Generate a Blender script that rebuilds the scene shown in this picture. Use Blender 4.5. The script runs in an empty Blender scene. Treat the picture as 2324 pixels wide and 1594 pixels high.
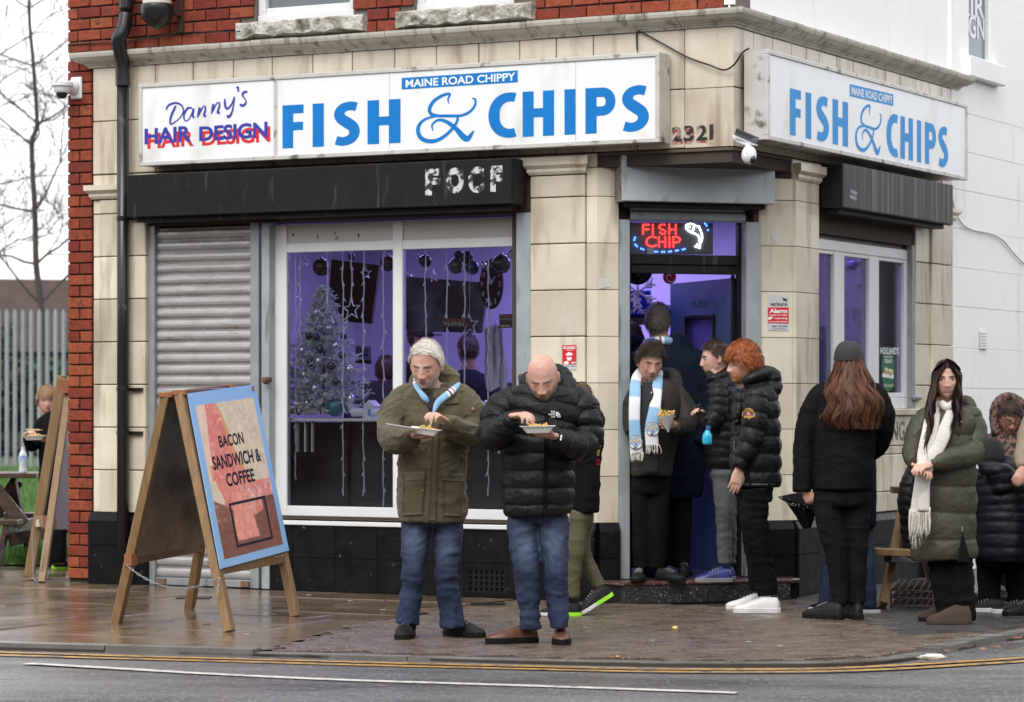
import bpy, bmesh, math, random
import numpy as np
from mathutils import Vector, Matrix
from mathutils.bvhtree import BVHTree
random.seed(7); rng = np.random.default_rng(7)
sc = bpy.context.scene
R = math.radians
# ------------------------------------------------------------------ camera, world, sun, exposure
F, CX, HY, H = 6593., 1162., 915., 1.38      # focal length and principal column measured on a 2324 px wide frame, eye height
cam = bpy.data.cameras.new('camera'); camo = bpy.data.objects.new('camera', cam); sc.collection.objects.link(camo)
camo.location = (0, 0, H); camo.rotation_euler = (R(90), 0, 0)
cam.sensor_width = 36; cam.lens = 36 * F / 2324; cam.shift_y = (HY - 797) / 2324
cam.clip_start = .5; cam.clip_end = 2000
cam.dof.use_dof = True; cam.dof.focus_distance = 18.0; cam.dof.aperture_fstop = 4.0
sc.camera = camo
w = bpy.data.worlds.new('World'); sc.world = w; w.use_nodes = True
nt = w.node_tree; bgn = nt.nodes['Background']
sky = nt.nodes.new('ShaderNodeTexSky'); sky.sky_type = 'NISHITA'; sky.sun_disc = False
sky.sun_elevation = R(48); sky.sun_rotation = R(200); sky.air_density = 1; sky.dust_density = 4
hs = nt.nodes.new('ShaderNodeHueSaturation'); hs.inputs['Saturation'].default_value = .25
mx = nt.nodes.new('ShaderNodeMixRGB'); mx.inputs[0].default_value = .86; mx.inputs[2].default_value = (13.5, 13.7, 14.2, 1)
nt.links.new(sky.outputs[0], hs.inputs['Color']); nt.links.new(hs.outputs[0], mx.inputs[1])
nt.links.new(mx.outputs[0], bgn.inputs[0]); bgn.inputs[1].default_value = .092
sl = bpy.data.lights.new('sun', 'SUN'); sl.energy = 1.5; sl.angle = R(35); sl.color = (1, .97, .93)
slo = bpy.data.objects.new('sun', sl); sc.collection.objects.link(slo); slo.rotation_euler = (R(42), 0, R(-20))
sc.view_settings.view_transform = 'Standard'; sc.view_settings.look = 'None'; sc.view_settings.gamma = 1
sc.view_settings.use_curve_mapping = False; sc.view_settings.exposure = 0.5
sc.render.engine = 'CYCLES'
try:
    sc.cycles.max_bounces = 8; sc.cycles.transparent_max_bounces = 16; sc.cycles.use_denoising = True
    sc.cycles.caustics_reflective = False; sc.cycles.caustics_refractive = False
except Exception: pass

# ------------------------------------------------------------------ helpers
def V(*a): return np.array(a, float)
def P(px, py, t): return V((px - CX) * t / F, t, H - (py - HY) * t / F)
def G(py, z=0.): return (H - z) * F / (py - HY)
def nrm(v): v = np.asarray(v, float); return v / max(1e-9, np.linalg.norm(v))

class Fr:                                  # a vertical wall plane: u along, v outwards, z up
    def __init__(s, O, e):
        s.O = V(*O); s.e = nrm(e); s.n = V(s.e[1], -s.e[0]); s.a = math.atan2(s.e[1], s.e[0])
    def t(s, px, v=0.):
        d = V((px - CX) / F, 1.); return (s.O @ s.n + v) / (d @ s.n)
    def u(s, px, v=0.):
        d = V((px - CX) / F, 1.); return (s.t(px, v) * d - s.O) @ s.e
    def z(s, px, py, v=0.): return H - (py - HY) / F * s.t(px, v)
    def pt(s, u, v, z):
        q = s.O + s.e * u + s.n * v; return V(q[0], q[1], z)
    def pp(s, px, py, v=0.): return s.pt(s.u(px, v), v, s.z(px, py, v))
EL = nrm([1, -.529]); ER = V(-EL[1], EL[0])
C0 = V(1.505, 19.73)
LF = Fr(C0, EL); RF = Fr(C0, ER)
CO = LF.pt(LF.u(1355), 0, 0)[:2]; BO = RF.pt(RF.u(1799), 0, 0)[:2]
CF = Fr(CO, BO - CO); CLEN = float(np.linalg.norm(BO - CO))

class MB:
    def __init__(s): s.v = []; s.f = []; s.c = []; s.n = 0
    def add(s, v, f, col=None):
        v = np.asarray(v, float); k = s.n
        s.v.append(v); s.f += [tuple(int(i) + k for i in q) for q in f]; s.n += len(v)
        s.c.append(np.tile(np.array(col if col is not None else (1, 1, 1), float), (len(v), 1)) if col is None or np.ndim(col) == 1 else np.asarray(col, float))
        return s
    def hexa(s, p, col=None):              # 8 corners: bottom 4 ccw, top 4
        return s.add(p, [(0, 3, 2, 1), (4, 5, 6, 7), (0, 1, 5, 4), (1, 2, 6, 5), (2, 3, 7, 6), (3, 0, 4, 7)], col)
    def fbox(s, fr, u0, u1, v0, v1, z0, z1, col=None):
        return s.hexa([fr.pt(u0, v1, z0), fr.pt(u1, v1, z0), fr.pt(u1, v0, z0), fr.pt(u0, v0, z0),
                       fr.pt(u0, v1, z1), fr.pt(u1, v1, z1), fr.pt(u1, v0, z1), fr.pt(u0, v0, z1)], col)
    def box(s, x0, x1, y0, y1, z0, z1, col=None):
        return s.hexa([V(x0, y0, z0), V(x1, y0, z0), V(x1, y1, z0), V(x0, y1, z0), V(x0, y0, z1), V(x1, y0, z1), V(x1, y1, z1), V(x0, y1, z1)], col)
    def beam(s, a, b, w, h, ref=(0, 0, 1), col=None):   # rectangular bar from a to b
        a = V(*a); b = V(*b); d = nrm(b - a); sd = nrm(np.cross(d, ref)); up = np.cross(sd, d)
        sd = sd * w / 2; up = up * h / 2
        return s.hexa([a - sd - up, a + sd - up, b + sd - up, b - sd - up, a - sd + up, a + sd + up, b + sd + up, b - sd + up], col)
    def tube(s, pts, rad, n=8, sub=1, col=None, ref=(0, 1, 0), rip=None, cap=True, closed_round=False):
        v, f = tube(pts, rad, n, sub, ref, rip, cap, closed_round); return s.add(v, f, col)
    def sph(s, c, r, n=12, m=8, col=None):
        r = np.ones(3) * r; v = []; f = []
        for i in range(m + 1):
            th = math.pi * i / m
            for j in range(n):
                ph = 2 * math.pi * j / n
                v.append(np.asarray(c) + r * V(math.sin(th) * math.cos(ph), math.sin(th) * math.sin(ph), math.cos(th)))
        for i in range(m):
            for j in range(n):
                f.append((i * n + j, (i + 1) * n + j, (i + 1) * n + (j + 1) % n, i * n + (j + 1) % n))
        return s.add(v, f, col)
    def prism(s, poly, d):                 # polygon (3d points, planar) extruded by vector d
        poly = [np.asarray(p, float) for p in poly]; k = len(poly)
        return s.add(poly + [p + d for p in poly], [tuple(range(k))[::-1], tuple(range(k, 2 * k))] + [(i, (i + 1) % k, k + (i + 1) % k, k + i) for i in range(k)])
    def arr(s): return np.concatenate(s.v) if s.v else np.zeros((0, 3))
    def build(s, name, m, parent=None, label=None, smooth=False, kind=None, bevel=0, fix=True, local=False):
        me = bpy.data.meshes.new(name); v = s.arr().copy()
        if parent is not None and not local: v = v - WL[parent.name]
        me.from_pydata(v.tolist(), [], s.f); 
        c = np.concatenate(s.c) if s.c else np.zeros((0, 3))
        if len(c) and (c < .999).any():
            at = me.color_attributes.new('Col', 'FLOAT_COLOR', 'POINT')
            at.data.foreach_set('color', np.hstack([c, np.ones((len(c), 1))]).ravel())
        if fix:
            bm = bmesh.new(); bm.from_mesh(me); bmesh.ops.recalc_face_normals(bm, faces=bm.faces)
            if bevel: bmesh.ops.bevel(bm, geom=bm.edges[:], offset=bevel, segments=1, affect='EDGES', clamp_overlap=True)
            bm.to_mesh(me); bm.free()
        if smooth: me.polygons.foreach_set('use_smooth', [True] * len(me.polygons))
        me.materials.append(m)
        return link(name, me, parent, label, kind)

WL = {}                                     # world location of every parent
def link(name, me, parent=None, label=None, kind=None, loc=None, rot=None):
    o = bpy.data.objects.new(name, me); sc.collection.objects.link(o)
    if parent is not None: o.parent = parent
    if label: o['label'] = label
    if kind: o['kind'] = kind
    WL[o.name] = WL[parent.name] if parent is not None else V(0, 0, 0)
    if loc is not None: o.location = V(*loc) - (WL[parent.name] if parent is not None else 0)
    if rot is not None: o.rotation_euler = rot
    return o
def thing(name, label, cat, loc=(0, 0, 0), group=None):
    o = bpy.data.objects.new(name, None); sc.collection.objects.link(o); o.empty_display_size = .1
    o.location = loc; o['label'] = label; o['category'] = cat
    if group: o['group'] = group
    WL[o.name] = V(*loc); return o
def tag(o, label, cat, group=None, kind=None):
    if label: o['label'] = label
    if cat: o['category'] = cat
    if group: o['group'] = group
    if kind: o['kind'] = kind
    return o

def catm(p, sub):
    p = np.asarray(p, float)
    if sub <= 1 or len(p) < 3: 
        if sub > 1:
            return np.array([p[0] + (p[1] - p[0]) * i / sub for i in range(sub + 1)])
        return p
    q = np.vstack([2 * p[0] - p[1], p, 2 * p[-1] - p[-2]]); out = []
    for i in range(1, len(q) - 2):
        for k in range(sub):
            t = k / sub; a, b, c, d = q[i - 1], q[i], q[i + 1], q[i + 2]
            out.append(.5 * (2 * b + (c - a) * t + (2 * a - 5 * b + 4 * c - d) * t * t + (3 * b - a - 3 * c + d) * t ** 3))
    out.append(p[-1]); return np.array(out)
def tube(pts, rad, n=10, sub=1, ref=(0, 1, 0), rip=None, cap=True, closed_round=False):
    pts = np.asarray(pts, float)
    rad = np.array([(r, r) if np.ndim(r) == 0 else r for r in (rad if np.ndim(rad) else [rad] * len(pts))], float)
    a = catm(np.hstack([pts, rad]), sub); p = a[:, :3]; r = np.maximum(a[:, 3:5], 1e-4)
    T = np.gradient(p, axis=0); L = np.concatenate([[0], np.cumsum(np.linalg.norm(np.diff(p, axis=0), axis=1))])
    ref = np.asarray(ref, float); v = []; lastS = None
    for i in range(len(p)):
        t = nrm(T[i]); S = np.cross(t, ref)
        if np.linalg.norm(S) < .25 and lastS is not None: S = lastS - t * (lastS @ t)
        elif np.linalg.norm(S) < 1e-3: S = np.cross(t, V(1, 0, .3))
        S = nrm(S)
        if lastS is not None and S @ lastS < 0: S = -S
        lastS = S; D = np.cross(S, t); k = 1.
        add = rip(L[i], L[-1]) if rip else 0.
        for j in range(n):
            an = 2 * math.pi * j / n
            v.append(p[i] + S * math.cos(an) * (r[i, 0] + add) + D * math.sin(an) * (r[i, 1] + add))
    f = [(i * n + j, i * n + (j + 1) % n, (i + 1) * n + (j + 1) % n, (i + 1) * n + j) for i in range(len(p) - 1) for j in range(n)]
    if cap:
        e0 = p[0] - nrm(T[0]) * (min(r[0]) * .5 if closed_round else 0); e1 = p[-1] + nrm(T[-1]) * (min(r[-1]) * .5 if closed_round else 0)
        k = len(v); v += [e0, e1]; b = (len(p) - 1) * n
        f += [(k, (j + 1) % n, j) for j in range(n)] + [(k + 1, b + j, b + (j + 1) % n) for j in range(n)]
    return np.array(v), f

def vnoise(p, s=0.):
    p = np.asarray(p, float) + s * 17.31; i = np.floor(p); f = p - i; f = f * f * (3 - 2 * f); out = 0
    for a in (0, 1):
        for b in (0, 1):
            for c in (0, 1):
                q = i + (a, b, c); h = np.sin(q[:, 0] * 127.1 + q[:, 1] * 311.7 + q[:, 2] * 74.7) * 43758.5453; h = h - np.floor(h)
                out = out + h * (f[:, 0] if a else 1 - f[:, 0]) * (f[:, 1] if b else 1 - f[:, 1]) * (f[:, 2] if c else 1 - f[:, 2])
    return out
def folds(v, n, amp, fx=5., fz=11., s=0.):
    q = v * V(fx, fx, fz); q = q + .8 * (vnoise(q * .6, s + 3)[:, None] - .5) * V(1, 1, 1) * 2
    d = (1 - np.abs(2 * vnoise(q, s) - 1)) ** 1.5 - .5
    d2 = (1 - np.abs(2 * vnoise(q * 2.6 + 5, s) - 1)) ** 1.5 - .5
    return v + n * (amp * (d + .4 * d2))[:, None]
def remesh(mb, vox, smooth=3, deci=None, fac=.6):
    me = bpy.data.meshes.new('tmp'); me.from_pydata(mb.arr().tolist(), [], mb.f)
    bm = bmesh.new(); bm.from_mesh(me); bm.to_mesh(me); bm.free()
    o = bpy.data.objects.new('tmp', me); sc.collection.objects.link(o)
    m = o.modifiers.new('r', 'REMESH'); m.mode = 'VOXEL'; m.voxel_size = vox
    if smooth: s = o.modifiers.new('s', 'SMOOTH'); s.factor = fac; s.iterations = smooth
    if deci: d = o.modifiers.new('d', 'DECIMATE'); d.ratio = deci
    dg = bpy.context.evaluated_depsgraph_get(); ev = o.evaluated_get(dg); m2 = ev.to_mesh()
    v = np.zeros(len(m2.vertices) * 3); m2.vertices.foreach_get('co', v); v = v.reshape(-1, 3)
    n = np.zeros(len(m2.vertices) * 3); m2.vertices.foreach_get('normal', n); n = n.reshape(-1, 3)
    f = [tuple(p.vertices) for p in m2.polygons]; ev.to_mesh_clear()
    bpy.data.objects.remove(o); bpy.data.meshes.remove(me)
    return v, n, f

# ------------------------------------------------------------------ materials
def lin(r, g, b): return tuple(((c / 255) / 12.92 if c / 255 <= .04045 else ((c / 255 + .055) / 1.055) ** 2.4) for c in (r, g, b))
MAT = {}
def mat(name, col, rough=.6, metal=0., col2=None, sc1=6., mix=.5, bump=0., bsc=40., rnd=0., dirt=None, dsc=(6, 6, .8), dlo=.5, dhi=.75,
        attr=False, spec=.5, stretch=(1, 1, 1), rvar=0., emit=None, coat=0., detail=6, sheen=0., alpha=None, bdist=.01):
    if name in MAT: return MAT[name]
    m = bpy.data.materials.new(name); m.use_nodes = True; nt = m.node_tree; N = nt.nodes; Lk = nt.links.new
    b = N['Principled BSDF']; b.inputs['Roughness'].default_value = rough; b.inputs['Metallic'].default_value = metal
    b.inputs['Specular IOR Level'].default_value = spec; b.inputs['Coat Weight'].default_value = coat
    if sheen: b.inputs['Sheen Weight'].default_value = sheen
    geo = N.new('ShaderNodeNewGeometry')
    def noise(scale, st=(1, 1, 1), det=detail, off=0.):
        mp = N.new('ShaderNodeMapping'); mp.inputs['Scale'].default_value = st; mp.inputs['Location'].default_value = (off, off, off)
        Lk(geo.outputs['Position'], mp.inputs[0]); n = N.new('ShaderNodeTexNoise'); n.inputs['Scale'].default_value = scale
        n.inputs['Detail'].default_value = det; Lk(mp.outputs[0], n.inputs['Vector']); return n.outputs[0]
    def ramp(src, lo, hi):
        r = N.new('ShaderNodeMapRange'); r.inputs[1].default_value = lo; r.inputs[2].default_value = hi; Lk(src, r.inputs[0]); return r.outputs[0]
    def mixc(fac, a, c, typ='MIX'):
        x = N.new('ShaderNodeMixRGB'); x.blend_type = typ
        if isinstance(fac, float): x.inputs[0].default_value = fac
        else: Lk(fac, x.inputs[0])
        for k, q in ((1, a), (2, c)):
            if isinstance(q, tuple): x.inputs[k].default_value = (*q, 1)
            else: Lk(q, x.inputs[k])
        return x.outputs[0]
    if attr:
        a = N.new('ShaderNodeAttribute'); a.attribute_name = 'Col'; cur = a.outputs['Color']
        if col2: cur = mixc(ramp(noise(sc1, stretch), .35, .65), cur, mixc(1., cur, col2, 'MULTIPLY'))
    else:
        cur = tuple(col)
        if col2: cur = mixc(ramp(noise(sc1, stretch), .5 - mix / 2, .5 + mix / 2), tuple(col), tuple(col2))
    if rnd:
        oi = N.new('ShaderNodeObjectInfo'); r = N.new('ShaderNodeMapRange'); r.inputs[3].default_value = 1 - rnd; r.inputs[4].default_value = 1 + rnd * .6
        Lk(oi.outputs['Random'], r.inputs[0]); h = N.new('ShaderNodeHueSaturation'); Lk(r.outputs[0], h.inputs['Value'])
        r2 = N.new('ShaderNodeMapRange'); r2.inputs[3].default_value = .5 - rnd * .02; r2.inputs[4].default_value = .5 + rnd * .03
        Lk(oi.outputs['Random'], r2.inputs[0]); Lk(r2.outputs[0], h.inputs['Hue'])
        if isinstance(cur, tuple): h.inputs['Color'].default_value = (*cur, 1)
        else: Lk(cur, h.inputs['Color'])
        cur = h.outputs[0]
    if dirt: cur = mixc(ramp(noise(1., dsc, 8, 3.3), dlo, dhi), cur, tuple(dirt))
    if isinstance(cur, tuple): b.inputs['Base Color'].default_value = (*cur, 1)
    else: Lk(cur, b.inputs['Base Color'])
    if rvar:
        r = N.new('ShaderNodeMapRange'); r.inputs[1].default_value = .35; r.inputs[2].default_value = .65
        r.inputs[3].default_value = max(.02, rough - rvar); r.inputs[4].default_value = min(1, rough + rvar)
        Lk(noise(sc1 * 1.3, stretch, 5, 9.), r.inputs[0]); Lk(r.outputs[0], b.inputs['Roughness'])
    if bump:
        bn = N.new('ShaderNodeBump'); bn.inputs['Strength'].default_value = bump; bn.inputs['Distance'].default_value = bdist
        Lk(noise(bsc, stretch, 8, 1.7), bn.inputs['Height']); Lk(bn.outputs[0], b.inputs['Normal'])
    if emit: b.inputs['Emission Color'].default_value = (*emit[0], 1); b.inputs['Emission Strength'].default_value = emit[1]
    MAT[name] = m; return m
def glassmat(name, tint=(.9, .93, .95), refl=1.0):
    m = bpy.data.materials.new(name); m.use_nodes = True; nt = m.node_tree; N = nt.nodes; N.remove(N['Principled BSDF'])
    o = N['Material Output']; tr = N.new('ShaderNodeBsdfTransparent'); tr.inputs[0].default_value = (*tint, 1)
    gl = N.new('ShaderNodeBsdfGlossy'); gl.inputs['Roughness'].default_value = .01
    fr = N.new('ShaderNodeFresnel'); fr.inputs[0].default_value = 1.5; mu = N.new('ShaderNodeMath'); mu.operation = 'MULTIPLY'; mu.inputs[1].default_value = refl
    mxs = N.new('ShaderNodeMixShader'); nt.links.new(fr.outputs[0], mu.inputs[0]); nt.links.new(mu.outputs[0], mxs.inputs[0])
    nt.links.new(tr.outputs[0], mxs.inputs[1]); nt.links.new(gl.outputs[0], mxs.inputs[2]); nt.links.new(mxs.outputs[0], o.inputs[0]); return m

# text: fits a line of type into a quad given by pixel corners on a wall plane
def textmesh(s, offset=0., shear=0., space=1.):
    c = bpy.data.curves.new('t', 'FONT'); c.body = s; c.size = 1; c.offset = offset; c.shear = shear; c.space_character = space; c.resolution_u = 4
    o = bpy.data.objects.new('t', c); sc.collection.objects.link(o); dg = bpy.context.evaluated_depsgraph_get()
    me = o.evaluated_get(dg).to_mesh(); v = np.array([tuple(x.co) for x in me.vertices]); f = [tuple(p.vertices) for p in me.polygons]
    o.evaluated_get(dg).to_mesh_clear(); bpy.data.objects.remove(o); bpy.data.curves.remove(c)
    v[:, :2] = (v[:, :2] - v[:, :2].min(0)) / np.ptp(v[:, :2], axis=0); return v, f
def maptext(mb, tf, fn, col=None):
    v, f = tf; mb.add([fn(a, b) for a, b, _ in v], f, col)
def quad(fr, tl, tr, bl, br, v):            # unit square to a wall plane quad given by px corners
    q = [V(fr.u(p[0], v), fr.z(p[0], p[1], v)) for p in (tl, tr, bl, br)]
    def fn(a, b):
        r = (q[2] * (1 - a) + q[3] * a) * (1 - b) + (q[0] * (1 - a) + q[1] * a) * b
        return fr.pt(r[0], v, r[1])
    return fn
# ------------------------------------------------------------------ palette
M_mortar = mat('mortar', (.15, .125, .11), .9, col2=(.16, .14, .12), bump=.5)
M_brick = mat('brick', (.31, .066, .034), .8, spec=.2, col2=(.20, .042, .026), sc1=14, rnd=.34, bump=.8, bsc=60, dirt=(.09, .04, .03), dsc=(26, 26, 26), dlo=.54, dhi=.72)
M_tile = mat('faience', (.74, .68, .56), .18, col2=(.60, .53, .41), sc1=3.5, rnd=.17, dirt=(.22, .17, .11), dsc=(7, 7, 1.3), dlo=.53, dhi=.83, bump=.12, bsc=30)
M_tile2 = mat('faience_fascia', (.68, .61, .50), .2, col2=(.55, .47, .37), sc1=3, rnd=.10, dirt=(.24, .17, .11), dsc=(7, 7, 1.0), dlo=.52, dhi=.8, bump=.12, bsc=30)
M_corn = mat('cornice_stone', (.52, .49, .42), .6, col2=(.42, .40, .34), sc1=5, rnd=.06, dirt=(.09, .08, .06), dsc=(16, 16, 2), dlo=.52, dhi=.78, bump=.2, bsc=50)
M_sill = mat('flaking_sill', (.60, .58, .54), .8, col2=(.27, .25, .2), sc1=9, mix=.2, dirt=(.10, .09, .06), dsc=(7, 7, 7), dlo=.55, dhi=.65, bump=1., bsc=30, bdist=.03)
M_joint = mat('joint', (.06, .045, .035), .95)
M_blk = mat('black_plinth', (.005, .005, .006), .42, spec=.14, col2=(.010, .010, .011), sc1=8, rnd=.1, rvar=.08, dirt=(.10, .095, .09), dsc=(30, 30, 20), dlo=.68, dhi=.74)
M_blkpaint = mat('black_paint', (.007, .007, .0075), .55, spec=.2, col2=(.013, .013, .0135), dirt=(.07, .07, .07), dsc=(20, 20, 2.5), dlo=.60, dhi=.8, bump=.15)
M_blkpaint2 = mat('weathered_black_steel', (.022, .022, .024), .5, spec=.3, col2=(.04, .04, .042), stretch=(14, 14, .6), sc1=1., dirt=(.16, .16, .165), dsc=(16, 16, .5), dlo=.5, dhi=.75)
M_grey = mat('grey_steel_paint', (.34, .38, .39), .42, col2=(.25, .29, .30), sc1=5, dirt=(.09, .08, .07), dsc=(12, 12, 3), dlo=.58, dhi=.75, bump=.08)
M_galv = mat('galvanised', (.34, .36, .37), .45, .3, col2=(.25, .27, .28), sc1=7, dirt=(.1, .09, .08), dsc=(14, 14, 2), dlo=.62, dhi=.8)
M_shut = mat('shutter_steel', (.46, .455, .45), .32, .35, col2=(.33, .325, .32), sc1=6, stretch=(1, 1, 3), dirt=(.17, .10, .06), dsc=(3, 3, 9), dlo=.66, dhi=.8, rvar=.1)
M_upvc = mat('white_upvc', (.74, .75, .75), .28, col2=(.68, .69, .69), dirt=(.25, .24, .22), dsc=(9, 9, 9), dlo=.68, dhi=.8)
M_upvc2 = mat('dirty_upvc', (.70, .70, .67), .4, col2=(.6, .6, .56), dirt=(.12, .11, .09), dsc=(6, 6, 11), dlo=.6, dhi=.68)
M_signw = mat('sign_white', (.80, .82, .83), .25, col2=(.77, .79, .80), sc1=2, dirt=(.50, .46, .38), dsc=(3, 3, 1.2), dlo=.55, dhi=.85)
M_alu = mat('sign_aluminium', (.60, .59, .56), .4, .2, col2=(.5, .49, .46), dirt=(.14, .13, .09), dsc=(9, 9, 9), dlo=.56, dhi=.68)
M_blue = mat('sign_blue', (.006, .19, .55), .5, spec=.2, col2=(.006, .165, .49), sc1=8)
M_blue2 = mat('sign_blue_faded', (.035, .29, .68), .5, spec=.2, col2=(.04, .30, .68), sc1=8)
M_navy = mat('sign_navy', (.025, .035, .33), .35)
M_red = mat('sign_red', (.62, .018, .03), .35)
M_whitewall = mat('white_render', (.93, .93, .92), .6, col2=(.90, .90, .89), sc1=2, bump=.35, bsc=18, dirt=(.62, .62, .60), dsc=(5, 5, 1), dlo=.6, dhi=.85)
M_pipe = mat('black_pipe', (.010, .011, .013), .28, dirt=(.06, .06, .06), dsc=(12, 12, 12), dlo=.66, dhi=.74)
M_whitepl = mat('white_plastic', (.72, .73, .74), .35)
M_dark = mat('dark_plastic', (.012, .012, .013), .25)
M_slab = mat('wet_slab', (.19, .130, .085), .13, col2=(.125, .082, .054), sc1=2.2, rnd=.22, rvar=.09, dirt=(.16, .12, .085), dsc=(2.5, 2.5, 2.5), dlo=.5, dhi=.8, bump=.35, bsc=150, bdist=.0025, detail=10)
M_paver = mat('wet_paver', (.135, .098, .070), .30, col2=(.09, .066, .050), sc1=3, rnd=.2, rvar=.14, dirt=(.21, .165, .12), dsc=(80, 30, 1), dlo=.57, dhi=.62, bump=.6, bsc=170, bdist=.005)
M_bed = mat('joint_sand', (.045, .033, .024), .5)
M_kerb = mat('kerb_stone', (.20, .185, .165), .35, col2=(.10, .092, .08), sc1=5, rnd=.12, rvar=.15, bump=.5, bsc=90, bdist=.005)
M_road = mat('wet_asphalt', (.125, .121, .120), .36, col2=(.055, .053, .053), sc1=.9, mix=.28, rvar=.26, dirt=(.19, .185, .18), dsc=(60, 20, 1), dlo=.52, dhi=.66, bump=.9, bsc=60, bdist=.008, stretch=(.7, 2.2, 1))
M_yel = mat('yellow_line', (.58, .31, .05), .45, col2=(.42, .22, .05), sc1=20, dirt=(.09, .08, .07), dsc=(14, 30, 1), dlo=.50, dhi=.60, bump=.5, bsc=120)
M_wline = mat('white_line', (.66, .63, .58), .45, col2=(.5, .48, .44), sc1=20, dirt=(.12, .11, .10), dsc=(20, 30, 1), dlo=.55, dhi=.66, bump=.5, bsc=120)
M_grass = mat('grass_blade', (.075, .19, .025), .5, col2=(.045, .12, .015), sc1=3)
M_soil = mat('turf_soil', (.045, .085, .02), .9, col2=(.06, .05, .02), sc1=4)
M_glass = glassmat('shop_glass', (.86, .88, .90), .85)
M_wood = mat('treated_timber', (.30, .185, .085), .5, col2=(.19, .11, .05), stretch=(9, 9, .9), sc1=5, dirt=(.08, .05, .03), dsc=(14, 14, 3), dlo=.62, dhi=.8, bump=.3, bsc=30)
M_endg = mat('timber_end', (.34, .12, .045), .6, col2=(.22, .09, .04), sc1=30)
M_woodd = mat('dark_timber', (.075, .045, .028), .4, col2=(.045, .028, .018), sc1=4, stretch=(1, 1, 6), rvar=.15)
M_metal = mat('steel_chain', (.5, .5, .5), .3, .9)

# ------------------------------------------------------------------ ground, road, pavement
def road_sheet():
    mb = MB(); mb.box(-300, 300, -60, 400, -.30, -.20); return mb
tag(road_sheet().build('ground', mat('far_ground', (.06, .058, .055), .7, col2=(.05, .07, .03), sc1=.1)), None, None, kind='structure')
mb = MB(); nx = 60; xs = np.linspace(-14, 14, nx); ys = np.linspace(6, 30, 50)
mb.add([V(x, y, -.029 + .003 * math.sin(x * 1.3 + y)) for y in ys for x in xs], [(j * nx + i, j * nx + i + 1, (j + 1) * nx + i + 1, (j + 1) * nx + i) for j in range(49) for i in range(nx - 1)])
mb.add([V(-120, -30, -.034), V(120, -30, -.034), V(120, 6.2, -.034), V(-120, 6.2, -.034)], [(0, 1, 2, 3)])
mb.add([V(-120, 6.2, -.034), V(-13.9, 6.2, -.034), V(-13.9, 30, -.034), V(-120, 60, -.034)], [(0, 1, 2, 3)])
mb.add([V(13.9, 6.2, -.034), V(120, 6.2, -.034), V(120, 60, -.034), V(13.9, 30, -.034)], [(0, 1, 2, 3)])
tag(mb.build('road', M_road, smooth=True, fix=False), None, None, kind='structure')

RZ = -.025
def rt(py): return (H - RZ) * F / (py - HY)
yl = [(-400, 1472), (0, 1483), (300, 1492), (600, 1500), (900, 1508), (1200, 1515), (1500, 1521), (1800, 1521), (2000, 1515), (2200, 1504), (2324, 1496), (2500, 1480), (2750, 1440)]
YL = catm([P(a, b, rt(b)) for a, b in yl], 8)
kb = [(-400, 1462), (0, 1474), (300, 1482), (600, 1490), (900, 1498), (1200, 1506), (1500, 1512), (1800, 1513), (1960, 1509), (2080, 1497), (2180, 1476), (2260, 1459), (2324, 1450), (2450, 1420), (2600, 1385), (2760, 1350)]
KB = catm([P(a, b, rt(b)) for a, b in kb], 8)
def strip(mb, C, off, wd, z, dz=0):
    T = nrm2 = np.gradient(C[:, :2], axis=0); T = T / np.linalg.norm(T, axis=1)[:, None]; N2 = np.stack([T[:, 1], -T[:, 0]], 1)
    a = C[:, :2] + N2 * off; b = C[:, :2] + N2 * (off + wd); k = len(C); zz = np.full((k, 1), z)
    mb.add(np.vstack([np.hstack([a, zz]), np.hstack([b, zz])]), [(i, i + 1, k + i + 1, k + i) for i in range(k - 1)])
for off, lab in ((-.045, 'outer'), (.115, 'inner')):
    mb = MB(); strip(mb, YL, off - .03, .075, RZ + .004); tag(mb.build('road_marking', M_yel, fix=False), None, None, kind='structure')
wl = catm([P(a, b, rt(b)) for a, b in ((60, 1507), (273, 1519), (478, 1531), (786, 1545), (1200, 1558), (1554, 1570), (1672, 1574))], 4)
mb = MB(); strip(mb, wl, -.045, .085, RZ + .004); tag(mb.build('road_marking', M_wline, fix=False), None, None, kind='structure')

# pavement body
pav = thing('pavement', None, None, (0, 18, 0)); del pav['label']; del pav['category']; pav['kind'] = 'structure'
KT = KB[:, :2]
mb = MB(); far = [V(9, 34), V(-4.2, 24.6), V(-30, 30)]
poly = [V(p[0], p[1], -.012) for p in KT] + [V(12, 30, -.012), V(3, 34, -.012), V(-3.0, 24.6, -.012), V(-6, 25.0, -.012), V(-14, 27, -.012), V(-14, 19, -.012)]
tag(mb.prism(poly, V(0, 0, -.15)).build('bedding', M_bed, pav), None, None)
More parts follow.
